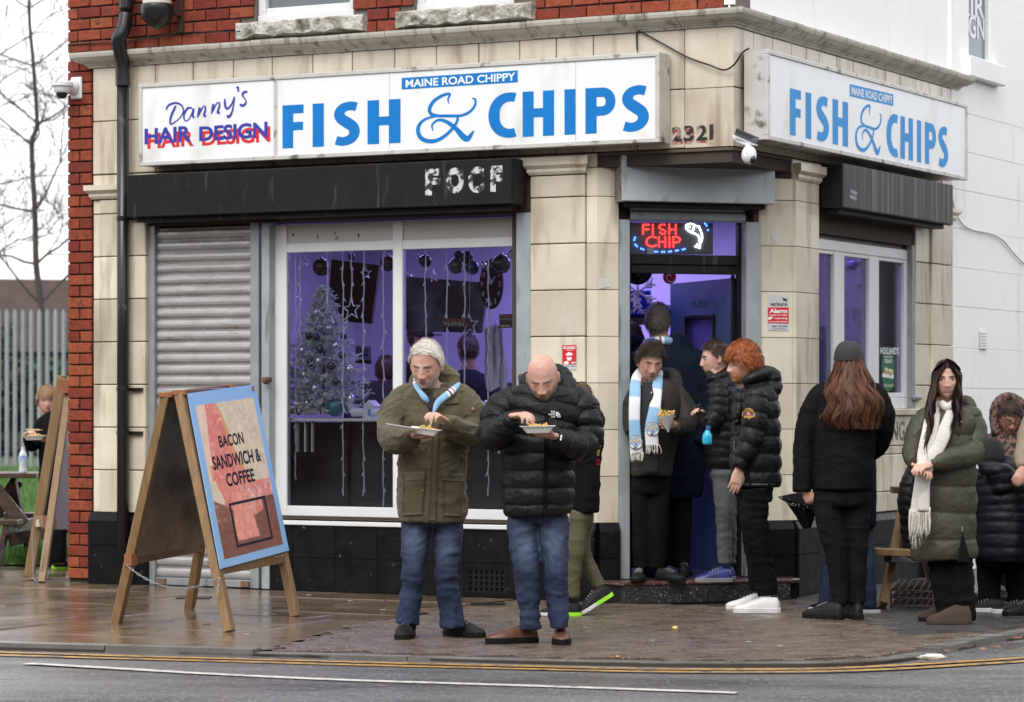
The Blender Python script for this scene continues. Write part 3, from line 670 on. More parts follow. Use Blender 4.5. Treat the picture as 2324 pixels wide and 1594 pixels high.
for a, b in ((337, 355.5), (572.5, 592)):
    m = MB(); m.fbox(LF, LF.u(a, vS), LF.u(b, vS), vS - .04, vS + .03, 0.003, 2.72); m.build('guide_rail', M_galv, sh, bevel=.003)
m = MB(); m.fbox(LF, s0_, s1_, vS - .03, vS + .012, .005, zb_); m.build('bottom_bar', M_galv, sh, bevel=.004)
for px in (370, 560):
    m = MB(); u_ = LF.u(px, vS); m.fbox(LF, u_ - .035, u_ + .035, vS + .012, vS + .03, .012, .055); m.build('end_lock', mat('rusty', (.16, .09, .05), .7), sh)
m = MB(); m.fbox(LF, LF.u(355, vS), LF.u(592, vS), -.28, -.12, .0, 2.72); m.build('backing_panel', M_dark, sh)
# grey post between shutter and window, and window guide posts
def post(a, b, v0, v1, z0, z1, m_=None, nm='post', fr=LF):
    m = MB(); m.fbox(fr, fr.u(a, v1), fr.u(b, v1), v0, v1, z0, z1); return m.build(nm, m_ or M_grey, B, bevel=.004)
post(593, 611, -.16, .0, 0.003, 2.72); post(612, 619, -.2, -.06, .53, 2.70, M_blkpaint)
post(1171, 1204, -.16, .02, .53, 2.72)
# window latch stubs
for px, py in ((603, 862), (1184, 855)):
    mm = MB(); c = LF.pp(px, py, .05); mm.tube([c - V(*LF.n, 0) * .06, c + V(*LF.n, 0) * .02], .02, 10); mm.sph(c - V(0, .0, .01), .026); mm.build('shutter_lock', mat('rusty_brown', (.12, .06, .035), .7, .3), B, smooth=True)

# shop window ---------------------------------------------------------
vW = -.085
shopw = thing('shop_window', 'large white framed shop window with Christmas decorations behind the glass', 'window', LF.pt(LF.u(900, vW), vW, .55))
U = lambda px: LF.u(px, vW); Z = lambda px, py: LF.z(px, py, vW)
zs0 = Z(640, 1179); zg0 = Z(650, 1148); zg1 = Z(650, 574); zt0 = Z(650, 553); ztop = 2.70
fr_ = [(U(619), U(650), zs0, ztop), (U(891), U(913), zs0, ztop), (U(1165), U(1172), zs0, ztop)]
for a, b, c, d in fr_:
    m = MB(); m.fbox(LF, a, b, vW - .06, vW, c, d); m.build('frame', M_upvc, shopw, bevel=.004)
for a, b in ((U(650), U(891)), (U(913), U(1165))):
    for c, d in ((zs0, zg0), (zg1, zt0)):
        m = MB(); m.fbox(LF, a, b, vW - .058, vW - .002, c, d); m.build('frame', M_upvc, shopw, bevel=.004)
    m = MB(); m.fbox(LF, a + .001, b - .001, vW - .05, vW - .018, zt0 + .001, ztop); m.build('header_panel', mat('header_panel', (.52, .51, .49), .4, col2=(.48, .47, .45)), shopw)
    m = MB(); m.fbox(LF, a + .001, b - .001, vW - .030, vW - .022, zg0 + .001, zg1 - .001); m.build('pane', M_glass, shopw)
m = MB(); m.fbox(LF, U(617), LF.u(1172, -.03), -.16, .015, zs0 - .035, zs0 - .002); m.build('window_sill', M_upvc, shopw, bevel=.004)
# scraps of old stickers on the header panel
m = MB()
for px, py, a in ((664, 537, 3), (719, 538, 5), (757, 532, 4), (763, 541, 3), (814, 537, 5)):
    for k in range(5):
        u_, z_ = LF.u(px + random.uniform(-3, 3), vW - .017), LF.z(px, py + random.uniform(-4, 4), vW - .017); w_ = random.uniform(.004, .012)
        m.fbox(LF, u_, u_ + w_, vW - .0175, vW - .0165 + k * .0004, z_, z_ + w_ * 1.2)
m.build('sticker_remains', mat('sticker_dirt', (.07, .06, .05), .7), shopw)

# shutter boxes ---------------------------------------------------------
def sbox(nm, lab, fr, u0, u1, v0, v1, z0, z1, m_, lip=True, capm=None):
    t = thing(nm, lab, 'shutter box', fr.pt((u0 + u1) / 2, v0, z0))
    m = MB(); m.fbox(fr, u0, u1, v0, v1, z0, z1); m.build('housing', m_, t, bevel=.005)
    if lip:
        m = MB(); m.fbox(fr, u0 + .05, u1 - .05, v0 + .005, v1 - .06, z0 - .035, z0 - .001); m.build('shutter_mouth', M_blkpaint, t)
    m = MB(); m.fbox(fr, u0 - .004, u0 - .0005, v0 + .01, v1 - .01, z0 + .01, z1 - .01); m.build('end_plate', capm or m_, t); m = MB(); m.fbox(fr, u1 + .0005, u1 + .004, v0 + .01, v1 - .01, z0 + .01, z1 - .01); m.build('end_plate', capm or m_, t)
    return t
bv = .24
b1 = sbox('black_shutter_box', 'long black shutter housing with flaking white letters above the shopfront', LF, LF.u(288, bv), LF.u(1161, bv), .024, bv, LF.z(288, 494, bv), LF.z(288, 398, bv), M_blkpaint)
mb = MB(); M_flake = mat('flaking_white', (.55, .55, .54), .7, col2=(.02, .02, .02), sc1=26, mix=.08, bump=.3)
for s_, x0, x1, y0, y1 in (('F', 965, 999, 384, 444), ('O', 1013, 1052, 381, 440), ('C', 1062, 1098, 379, 439), ('F', 1113, 1140, 377, 436)):
    tf = textmesh(s_, .06); maptext(mb, tf, quad(LF, (x0, y0), (x1, y0 - 1), (x0, y1), (x1, y1 - 1), bv + .0015))
mb.build('old_lettering', M_flake, b1, 'flaking white letters on the black housing')
b2 = sbox('grey_shutter_box', 'pale grey steel shutter housing above the shop door', CF, CF.u(1412, .14), CF.u(1759, .14), -.05, .14, CF.z(1412, 456, .14), CF.z(1412, 352, .14), mat('pale_grey_steel', (.50, .55, .57), .38, col2=(.40, .45, .47), sc1=5, dirt=(.2, .2, .19), dsc=(9, 9, 3), dlo=.6, dhi=.8), capm=mat('rusty_edge', (.10, .055, .035), .7, col2=(.25, .25, .25), sc1=20))
b3 = sbox('weathered_shutter_box', 'streaked dark grey shutter housing above the side window', RF, RF.u(1914, .20), RF.u(2163, .20), .024, .20, RF.z(1914, 470, .2), RF.z(1914, 371, .2), M_blkpaint2, capm=M_blkpaint)
m = MB(); q = quad(RF, (1929, 428), (1945, 434), (1929, 450), (1945, 458), .2015); tf = textmesh('//##\n##//', .03); maptext(m, tf, q); m.build('torn_sticker', mat('sticker_scrap', (.35, .4, .43), .6), b3)

# door way ---------------------------------------------------------------
D = thing('shop_doorway', 'open black framed doorway on the corner with a half raised shutter', 'doorway', CF.pt(CLEN / 2, -.1, .15))
vD = -.04
def dp(a, b, v0, v1, z0, z1, m_, nm, bev=.004, par=None, lab=None):
    m = MB(); m.fbox(CF, CF.u(a, v1), CF.u(b, v1), v0, v1, z0, z1); return m.build(nm, m_, par or D, lab, bevel=bev)
zD0 = .15; zH = 2.66
dp(1406, 1430, -.12, .005, zD0, zH, M_grey, 'shutter_guide'); dp(1694, 1727, -.12, .005, zD0, zH, M_grey, 'shutter_guide')
for k in range(3):
    z0 = CF.z(1560, 503, vD) + k * .072; m = MB(); a, b = CF.u(1431, vD), CF.u(1693, vD)
    pts = [(0, 0), (.012, .012), (.016, .035), (.012, .06), (0, .070)]
    m.add([CF.pt(a, vD + v_ - .02, z0 + z_) for v_, z_ in pts] + [CF.pt(b, vD + v_ - .02, z0 + z_) for v_, z_ in pts], [(i, i + 1, 6 + i, 5 + i) for i in range(4)]); m.build('slat', M_grey, D, fix=False)
vF = -.09
zt_a, zt_b, zt_c = CF.z(1560, 503, vF), CF.z(1560, 579, vF), CF.z(1560, 622, vF)
dp(1676, 1693, vF - .06, vF, zD0, zH, M_blkpaint, 'door_frame'); dp(1427, 1432, vF - .06, vF, zD0, zH, M_blkpaint, 'door_frame')
dp(1432, 1676, vF - .06, vF + .005, zt_c, zt_b - .07, M_blkpaint, 'transom'); dp(1432, 1676, vF - .05, vF + .02, zt_b - .07, zt_b, M_blkpaint, 'transom')
dp(1432, 1676, vF - .03, vF - .022, zt_b, zt_a, M_glass, 'fanlight_pane', 0)
dp(1661, 1668, vF - .09, vF - .062, zD0, zt_c, M_blkpaint, 'door_stop')
# threshold step
st = MB(); sp = [CF.pt(CF.u(1392, .30), .30, 0), CF.pt(CF.u(1745, .30), .30, 0), CF.pt(CF.u(1786, .24), .24, 0), CF.pt(CF.u(1793, .05), .046, 0), CF.pt(.01, .046, 0)]
sp2 = [CF.pt(.09, .29, 0), CF.pt(CLEN - .14, .29, 0), CF.pt(CLEN - .04, .22, 0), CF.pt(CLEN - .02, .046, 0), CF.pt(.02, .046, 0)]
n = 4; L0, L1 = .09, CLEN - .14
for k in range(n):
    a, b = L0 + (L1 - L0) * k / n, L0 + (L1 - L0) * (k + 1) / n
    m = MB(); m.fbox(CF, a + .002, b - .002, .22, .29, 0, .118); m.build('step_tile', mat('step_black', (.02, .02, .021), .35, dirt=(.3, .29, .27), dsc=(90, 90, 90), dlo=.60, dhi=.66, col2=(.03, .03, .03)), D)
m = MB(); m.prism([V(p[0], p[1], .001) for p in [CF.pt(L0, .219, 0), CF.pt(L1, .219, 0), CF.pt(L1 + .09, .2, 0), CF.pt(L1 + .1, .046, 0), CF.pt(.03, .046, 0)]], V(0, 0, .116)); m.build('step_core', M_blkpaint, D)
m = MB(); m.prism([V(p[0], p[1], .1185) for p in [CF.pt(L0 - .005, .296, 0), CF.pt(L1 + .01, .296, 0), CF.pt(L1 + .10, .23, 0), CF.pt(L1 + .105, .046, 0), CF.pt(.02, .046, 0)]], V(0, 0, .030)); m.build('step_tread', mat('red_terrazzo', (.09, .028, .024), .3, col2=(.045, .02, .018), sc1=6, dirt=(.35, .3, .27), dsc=(90, 90, 90), dlo=.6, dhi=.64), D, bevel=.008)
# inner blue door standing open inside
hx = CF.pt(CF.u(1660, vF - .08), vF - .09, 0); dd = nrm(V(-.36, .93, 0)); L_ = 1.05
idr = thing('blue_door', 'dark blue inner door standing open with a small frosted window', 'door', (hx[0], hx[1], zD0))
DR = Fr(hx[:2] + dd[:2] * L_, -dd[:2])      # u from free edge to hinge
M_bluedoor = mat('blue_door_paint', (.035, .075, .14), .5, col2=(.03, .065, .12), dirt=(.06, .10, .14), dsc=(3, 3, 1), dlo=.55, dhi=.8)
w0, w1, wz0, wz1 = .30, .76, 1.66, 2.0
for a, b, c, d in ((0, w0, .16, 2.27), (w1, L_, .16, 2.27), (w0, w1, .16, wz0), (w0, w1, wz1, 2.27)):
    m = MB(); m.fbox(DR, a, b, -.04, 0, c, d); m.build('door_panel', M_bluedoor, idr)
for a, b, c, d in ((w0 - .02, w1 + .02, wz1, wz1 + .02), (w0 - .02, w1 + .02, wz0 - .02, wz0), (w0 - .02, w0, wz0, wz1), (w1, w1 + .02, wz0, wz1)):
    m = MB(); m.fbox(DR, a, b, .0005, .014, c, d); m.build('glazing_bead', M_dark, idr)
m = MB(); m.fbox(DR, w0, w1, -.025, -.018, wz0, wz1); m.build('pane', mat('frosted_violet_glass', (.10, .09, .32), .25, col2=(.07, .06, .24), sc1=9, dirt=(.5, .5, .8), dsc=(120, 120, 80), dlo=.68, dhi=.72), idr)
m = MB(); tf = textmesh('PUSH', .02); maptext(m, tf, lambda a, b: DR.pt(.38 + a * .3, .002, 2.08 + b * .05)); m.build('worn_sticker', mat('green_worn', (.02, .12, .08), .7, spec=.1), idr)

# drain pipe ---------------------------------------------------------------
dpz = thing('drainpipe', 'black cast drainpipe running down the left tiled pier', 'drainpipe', LF.pt(LF.u(280, .09), .09, 0))
u_ = LF.u(279, .09); m = MB(); m.tube([LF.pt(u_, .09, .02), LF.pt(u_, .09, 3.88)], .046, 14); m.build('pipe', M_pipe, dpz, smooth=True)
u2 = LF.u(289, .06); m = MB(); m.tube([LF.pt(u_, .09, 3.80), LF.pt(u_, .10, 3.97), LF.pt(u_ + .01, .15, 4.08), LF.pt(u2, .17, 4.13), LF.pt(u2 + .03, .15, 4.2), LF.pt(u2 + .035, .12, 4.32)], .056, 14, 6); m.build('elbow', M_pipe, dpz, smooth=True)
m = MB(); m.tube([LF.pt(u2 + .035, .12, 4.30), LF.pt(u2 + .035, .12, 7.1)], .048, 14); m.build('pipe', M_pipe, dpz, smooth=True)
m = MB(); m.tube([LF.pt(u_, .09, 3.78), LF.pt(u_, .09, 3.86)], .057, 14); m.build('collar', M_pipe, dpz, smooth=False)
m = MB(); m.tube([LF.pt(u2 + .035, .12, 4.36), LF.pt(u2 + .035, .12, 4.46)], .058, 14); m.build('collar', M_pipe, dpz, smooth=False)
for py in (496, 884, 983):
    z_ = LF.z(279, py, .09); m = MB(); m.tube([LF.pt(u_, .09, z_ - .016), LF.pt(u_, .09, z_ + .016)], .051, 14); m.fbox(LF, u_ + .03, u_ + .14, .024, .05, z_ - .012, z_ + .012); m.build('bracket', M_pipe, dpz)

# ------------------------------------------------------------------ signs
def strokes(pts, wd):                        # variable width centre line -> outline polygon
    p = np.array(pts, float); T = np.gradient(p, axis=0); T /= np.linalg.norm(T, axis=1)[:, None] + 1e-9; N_ = np.stack([-T[:, 1], T[:, 0]], 1)
    wd = np.array(wd)[:, None] / 2; a = p + N_ * wd; b = p - N_ * wd; return a, b
def ellarc(cx, cy, rx, ry, a0, a1, n=16, p=2.):
    out = []
    for k in range(n + 1):
        a = R(a0 + (a1 - a0) * k / n); c, s = math.cos(a), math.sin(a)
        out.append((cx + rx * abs(c) ** (2 / p) * (1 if c >= 0 else -1), cy + ry * abs(s) ** (2 / p) * (1 if s >= 0 else -1)))
    return out
def glyph(ch):                               # heavy humanist capitals, unit height, width in units; returns list of quads/polys strips
    s = .235; out = []
    def rect(a, b, c, d): out.append([(a, c), (b, c), (b, d), (a, d)])
    def strip_(pts, wd):
        a, b = strokes(pts, wd)
        for i in range(len(a) - 1): out.append([tuple(b[i]), tuple(b[i + 1]), tuple(a[i + 1]), tuple(a[i])])
    if ch == 'I': rect(0, s, 0, 1); return out, s
    if ch == 'F': rect(0, s, 0, 1); rect(s, .46, .80, 1); rect(s, .45, .41, .60); return out, .47
    if ch == 'H': rect(0, s, 0, 1); rect(.43, .43 + s, 0, 1); rect(s, .43, .42, .62); return out, .43 + s
    if ch == 'P':
        rect(0, s, 0, 1); a = [(s, .80 + .10), *ellarc(.36, .69, .165, .205, 90, -90, 14), (s, .485)]; a[0] = (s, .895)
        strip_(a, [.205] * len(a)); return out, .62
    if ch == 'C':
        a = [(.575, .885), (.50, .905), *ellarc(.47, .5, .355, .405, 95, 265, 22, 2.2), (.50, .095), (.575, .115)]
        wd = [.20, .20] + list(np.interp(np.linspace(0, 1, 23), [0, .5, 1], [.20, .245, .20])) + [.20, .20]; strip_(a, wd); return out, .59
    if ch == 'S':
        c = catm([(.50, .875), (.36, .905), (.20, .86), (.125, .74), (.17, .62), (.30, .52), (.42, .42), (.455, .28), (.37, .145), (.20, .095), (.055, .13)], 5)
        t_ = np.linspace(0, 1, len(c)); wd = np.interp(t_, [0, .15, .35, .5, .65, .85, 1], [.20, .20, .235, .25, .235, .20, .20]); strip_(c.tolist(), wd); return out, .575
AMP = [  # looping script ampersand: three strokes in a unit box
    ([(.545, .79), (.53, .88), (.56, .985), (.45, .97), (.30, .87), (.22, .72), (.24, .60), (.36, .55), (.55, .535), (.75, .53), (.90, .60), (.985, .73), (.985, .85), (.93, .87)],
     [.02, .035, .05, .06, .07, .075, .07, .06, .06, .055, .055, .05, .04, .02]),
    ([(.40, .20), (.27, .25), (.26, .36), (.34, .45), (.52, .48), (.70, .40), (.80, .28), (.93, .10), (.97, .17)][0:0] or [(.28, .24), (.26, .36), (.36, .46), (.50, .42), (.66, .27), (.84, .045), (.965, .20)], [.02, .04, .05, .07, .09, .12, .03]),
    ([(.70, .52), (.67, .38), (.55, .20), (.38, .06), (.22, .03), (.08, .10), (.02, .25), (.05, .40), (.16, .50), (.36, .55), (.5, .56)], [.05, .055, .06, .07, .08, .085, .08, .065, .05, .04, .02])]
def putglyph(mb, ch, fn, dz=0):
    ps, wd = glyph(ch)
    for p in ps: mb.add([fn(x / wd, y) for x, y in p], [tuple(range(len(p)))])
def signbox(nm, lab, fr, u0, u1, v1, z0, z1):
    t = thing(nm, lab, 'shop sign', fr.pt((u0 + u1) / 2, .03, z0))
    m = MB(); m.fbox(fr, u0 + .004, u1 - .004, .026, v1 - .012, z0 + .004, z1 - .004); m.build('sign_case', M_alu, t)
    m = MB(); m.fbox(fr, u0 + .03, u1 - .03, v1 - .012, v1 - .004, z0 + .03, z1 - .03); m.build('sign_panel', M_signw, t)
    for a, b, c, d in ((u0, u1, z1 - .032, z1), (u0, u1, z0, z0 + .032), (u0, u0 + .032, z0 + .032, z1 - .032), (u1 - .032, u1, z0 + .032, z1 - .032)):
        m = MB(); m.fbox(fr, a, b, v1 - .03, v1 + .006, c, d); m.build('sign_frame', M_alu, t, bevel=.004)
    return t
v1 = .20; a, b = LF.u(315, v1), LF.u(1497, v1); z0, z1 = (LF.z(315, 376, v1) + LF.z(1497, 325, v1)) / 2, (LF.z(315, 192, v1) + LF.z(1497, 116, v1)) / 2
S1 = signbox('long_fascia_sign', 'long white lightbox sign reading FISH & CHIPS and HAIR DESIGN above the shopfront', LF, a, b, v1, z0, z1)
m = MB(); u_ = LF.u(625, v1); m.fbox(LF, u_ - .014, u_ + .014, v1 - .004, v1 + .001, z0 + .032, z1 - .032); m.build('divider', M_alu, S1)
for px in (883, 1306):
    m = MB(); u_ = LF.u(px, v1); m.fbox(LF, u_ - .0015, u_ + .0015, v1 - .0042, v1 - .0032, z0 + .032, z1 - .032); m.build('panel_seam', mat('seam', (.35, .35, .34), .5), S1)
vt = v1 - .0025
LET = [('F', 641, 690, 229.5, 340), ('I', 709.5, 735, 226, 336.5), ('S', 757, 817, 218.6, 335), ('H', 834, 909, 218, 329.6), ('C', 1109, 1171, 208.5, 316), ('H', 1186, 1257.6, 207.5, 311.5), ('I', 1281, 1306, 202.5, 307), ('P', 1328.6, 1396, 200, 304), ('S', 1410.6, 1473, 189.5, 299)]
TW = (LF.u(1473, vt) - LF.u(641, vt)); ZT = LF.z(1281, 203.5, vt); ZB = LF.z(1281, 306.5, vt)
LU = [(c, (LF.u(x0, vt) - LF.u(641, vt)) / TW, (LF.u(x1, vt) - LF.u(641, vt)) / TW) for c, x0, x1, y0, y1 in LET]
amp = ((LF.u(946, vt) - LF.u(641, vt)) / TW, (LF.u(1080, vt) - LF.u(641, vt)) / TW)
def fishchips(t, fr, ua, ub, za, zb, vt, m_):
    for c, a, b in LU:
        m = MB(); ov = .02 if c in 'SC' else 0
        putglyph(m, c, lambda x, y: fr.pt(ua + (ub - ua) * (a + (b - a) * x), vt, za + (zb - za) * (y)), 0); m.build('letter', m_, t, fix=False)
    m = MB()
    for k, (p, wd) in enumerate(AMP):
        q = catm(np.hstack([np.array(p), np.array(wd)[:, None]]), 6); A_, B_ = strokes(q[:, :2] * V(1.25, 1), q[:, 2] * 1.05)
        f_ = lambda x, y: fr.pt(ua + (ub - ua) * (amp[0] + (amp[1] - amp[0]) * x / 1.25), vt + .0003 * k, za + (zb - za) * (-.03 + 1.09 * y))
        for i in range(len(A_) - 1): m.add([f_(*B_[i]), f_(*B_[i + 1]), f_(*A_[i + 1]), f_(*A_[i])], [(0, 1, 2, 3)])
    m.build('ampersand', m_, t, fix=False)
fishchips(S1, LF, LF.u(641, vt), LF.u(1473, vt), ZB, ZT, vt, M_blue)
def mrc(t, fr, tl, tr, bl, br, vt, m_):
    q = quad(fr, tl, tr, bl, br, vt); m = MB(); m.add([q(0, 0), q(1, 0), q(1, 1), q(0, 1)], [(0, 1, 2, 3)]); pl = m.build('name_panel', m_, t, fix=False)
    q = quad(fr, tl, tr, bl, br, vt + .001); m = MB(); maptext(m, textmesh('MAINE ROAD CHIPPY', .022), lambda a, b: q(.035 + .945 * a, .15 + .68 * b)); m.build('lettering', M_vinyl, pl, fix=False)
mrc(S1, LF, (911.5, 177.5), (1175, 160), (911.5, 203.6), (1175, 187), vt, M_blue)
# Danny's, brush script drawn as strokes in px of the sign face
DA = [([(399, 237), (404, 255), (400, 275), (388, 283), (384, 278), (386, 262), (394, 245), (385, 240), (376, 250), (382, 238), (398, 232), (413, 237), (416, 252), (408, 268), (396, 279), (388, 283)][5:5] or [(377, 250), (381, 241), (392, 235), (404, 235), (413, 241), (416, 252), (411, 264), (401, 274), (388, 282), (386, 274), (389, 262), (395, 248), (399, 240)], 3.6),
      ([(436, 246), (428, 245), (421, 252), (417, 265), (421, 275), (429, 270), (436, 256), (439, 247), (437, 262), (441, 268)], 3.6),
      ([(448, 268), (453, 244), (450, 262), (459, 245), (465, 241), (466, 249), (463, 262), (468, 264)], 3.6),
      ([(480, 259), (484, 236), (482, 252), (491, 236), (497, 233), (498, 240), (494, 255), (499, 256)], 3.6),
      ([(510, 224), (511, 240), (516, 247), (526, 236), (532, 220), (530, 238), (525, 258), (518, 266), (516, 261)], 3.6),
      ([(538, 196), (541, 204), (540, 208)], 4.2), ([(562, 209), (555, 209), (550, 216), (556, 225), (558, 233), (551, 240), (544, 237)], 3.8)]
m = MB()
for k, (p, wd) in enumerate(DA):
    q = catm(p, 6); w_ = wd * (1.05 + .35 * np.sin(np.linspace(0, 9, len(q)))); w_[0] *= .4; w_[-1] *= .4; A_, B_ = strokes(q, w_)
    m = MB(); n_ = len(A_); m.add([LF.pp(*x, vt + .0002 * k + .00003 * i) for i, x in enumerate(A_)] + [LF.pp(*x, vt + .0002 * k + .00003 * i) for i, x in enumerate(B_)], [(n_ + i, n_ + i + 1, i + 1, i) for i in range(n_ - 1)]); m.build('script_letter', M_navy, S1, fix=False)
for mm_, dx, dy, dv in ((M_red, 6.5, 10.5, 0), (M_navy, 0, 0, .0015)):
    for s_, x0, x1, ya, yb, yc, yd in (('HAIR', 328, 434, 293, 330, 287, 323), ('DESIGN', 452, 607, 288, 323, 278, 314)):
        m = MB(); maptext(m, textmesh(s_, .03, 0, .97), quad(LF, (x0 + dx, ya + dy - .5), (x1 + dx, yc + dy - 2), (x0 + dx, yb + dy - 2), (x1 + dx, yd + dy - 2), vt + dv))
        m.build('lettering', mm_, S1, fix=False)
v1r = .20; a, b = RF.u(1742, v1r), RF.u(2195, v1r); z0r, z1r = RF.z(1742, 317.5, v1r), RF.z(1742, 112, v1r)
S2 = signbox('side_fascia_sign', 'shorter white lightbox sign reading FISH & CHIPS above the side window', RF, a, b, v1r, (z0r + RF.z(2195, 410, v1r)) / 2, (z1r + RF.z(2195, 237, v1r)) / 2)
vr = v1r - .0025; za = np.mean([RF.z(1805, 311, vr), RF.z(2145, 379, vr)]); zb = np.mean([RF.z(1805, 200, vr), RF.z(2145, 291, vr)])
fishchips(S2, RF, RF.u(1793, vr), RF.u(2152, vr), za, zb, vr, M_blue2)
mrc(S2, RF, (1929, 191), (2027.6, 214.5), (1929, 218.6), (2027.6, 241), vr, M_blue2)

# house number 2321 over the door
nm_ = thing('street_number', 'worn black house number 2321 painted on the tiles between the signs', 'number', LF.pp(1572, 320, .002))
for (mm_, dx, dy, dv) in ((mat('old_red_paint', (.35, .06, .06), .7, col2=(.48, .40, .30), sc1=38, mix=.06), 1.5, 5, .0), (mat('worn_black_numeral', (.015, .015, .015), .5, col2=(.33, .24, .18), sc1=24, mix=.05, dirt=(.015, .015, .015), dsc=(3, 3, 3), dlo=.5, dhi=.52), 0, 0, .001)):
    for s_, x0, x1, y0, y1 in (('2', 1525, 1548, 288, 323), ('3', 1551, 1575, 286, 322), ('2', 1580, 1605, 284, 320), ('1', 1610, 1619, 283, 318)):
        m = MB(); maptext(m, textmesh(s_, .035), quad(LF, (x0 + dx, y0 + dy), (x1 + dx, y0 + dy - 1), (x0 + dx, y1 + dy), (x1 + dx, y1 + dy - 1), .002 + dv)); m.build('numeral', mm_, nm_, fix=False)
# ------------------------------------------------------------------ side window
vR = -.05; UR = lambda px: RF.u(px, vR)
SW = thing('side_window', 'white three light side window with star strings and a green pie poster', 'window', RF.pt(UR(1960), vR, 1.34))
zg0 = RF.z(2052, 892, vR); zg1 = (RF.z(1945, 585, vR)); zt_ = RF.z(1945, 562, vR); zb_ = 1.337
def swb(a, b, c, d, nm='frame', m_=M_upvc, v0=-.06, v1=0.):
    m = MB(); m.fbox(RF, a, b, vR + v0, vR + v1, c, d); return m.build(nm, m_, SW, bevel=.004 if m_ is not M_glass else 0)
uL, uRt = uR1 - .12, UR(2063)
swb(uL, uRt, zb_, zg0 - .04); swb(uL, uRt, zg1 + .03, zt_ + .03)
for a, b in ((1893.6, 1916.5), (1973, 1995)): swb(UR(a), UR(b), zg0 - .038, zg1 + .028)
swb(UR(2052), uRt, zg0 - .038, zg1 + .028); swb(uL, uL + .06, zg0 - .038, zg1 + .028)
for a, b in ((uL + .06, UR(1893.6)), (UR(1916.5), UR(1973)), (UR(1995), UR(2052))):
    swb(a + .001, b - .001, zg0 - .038, zg0, v1=-.006); swb(a + .001, b - .001, zg1, zg1 + .028, v1=-.006); swb(a + .001, b - .001, zg0 + .001, zg1 - .001, 'pane', M_glass, -.035, -.028)
us = np.linspace(uL, uRt, 4)
for a, b in zip(us[:-1], us[1:]): swb(a + .012, b - .012, zt_ + .045, 2.60, 'header_panel', M_upvc2, -.05, -.02)
swb(uL, uRt, zt_ + .031, 2.62, 'frame', M_upvc2, -.06, -.052)
m = MB(); m.fbox(RF, uRt + .001, uR2 + .02, vR - .08, vR - .02, 1.337, 2.62); m.build('dark_gap', M_blkpaint, SW)  # black box put in for the shade inside the gap
m = MB(); m.fbox(RF, RF.u(2070, -.01), RF.u(2079, -.01), -.06, -.008, 1.337, 2.62); m.build('guide_rail', M_galv, SW)
m = MB(); m.tube([RF.pp(2074, 902, .01), RF.pp(2088, 903, .01)], .022, 10); m.build('shutter_lock', M_galv, SW, smooth=True)

# ------------------------------------------------------------------ interior of the shop
I = thing('shop_interior', None, None, (0, 23, .15)); del I['label']; del I['category']; I['kind'] = 'structure'
M_iw = mat('interior_white', (.62, .60, .66), .6, col2=(.54, .52, .6), sc1=1.5)
M_ifl = mat('interior_floor', (.04, .035, .04), .3)
a_ = LF.pt(uE + .3, -.28, 0); d_ = RF.pt(uR3 - .05, -.28, 0); far1 = LF.pt(uE + .3, -4.2, 0); far2 = LF.pt(LF.u(2500, -4.2), -4.2, 0)
C2 = V(C0[0], C0[1], 0)
def vwall(p, q, z0, z1, nm='wall', m_=M_iw):
    p = V(p[0], p[1], z0); q = V(q[0], q[1], z0); n_ = nrm([-(q - p)[1], (q - p)[0], 0]) * .05
    m = MB(); m.prism([p, q, q + n_, p + n_], V(0, 0, z1 - z0)); return m.build(nm, m_, I)
bk = -3.78
Lb = LF.pt(uE + .3, bk, 0); Rb = RF.pt(uR3 + .5, -.3, 0); corner = LF.pt(.0, 0, 0)
xr = (RF.pt(uR3 + .5, -.3, 0) - C2) @ V(*LF.n, 0)
BR = V(*RF.pt(-bk, -.28, 0)[:2], 0)
vwall(LF.pt(uE + .3, -.28, 0), LF.pt(uE + .3, bk, 0), .1, 3.1)
vwall(LF.pt(uE + .3, bk, 0), LF.pt(-.28, bk, 0) , .1, 3.1)
vwall(LF.pt(-.28, bk, 0), RF.pt(3.4, -.28, 0), .1, 3.1)
vwall(RF.pt(3.3, -.28, 0), RF.pt(uR3 + .6, -.28, 0), .1, 3.1)
m = MB(); m.prism([LF.pt(uE + .28, -.27, .10), LF.pt(-.6, -.27, .10), RF.pt(.6, -.27, .10), RF.pt(4.2, -.27, .10), RF.pt(4.2, -.9, .10), LF.pt(uE + .28, bk - .1, .10)], V(0, 0, .045)); m.build('floor', M_ifl, I)
m = MB(); m.prism([LF.pt(uE + .28, -.27, 3.0), LF.pt(-.6, -.27, 3.0), RF.pt(.6, -.27, 3.0), RF.pt(4.2, -.27, 3.0), RF.pt(4.2, -.9, 3.0), LF.pt(uE + .28, bk - .1, 3.0)], V(0, 0, .05)); m.build('ceiling', M_iw, I)
m = MB(); m.fbox(LF, uE + .36, -.4, bk + .01, bk + .04, .15, 1.55); m.build('cladding', mat('dark_cladding', (.025, .025, .03), .5), I)  # added dark panels, standing in for the dim lower half of the room
m = MB(); m.fbox(RF, .5, 4.1, -3.4, -3.36, .15, 1.55); m.build('cladding', MAT['dark_cladding'], I)
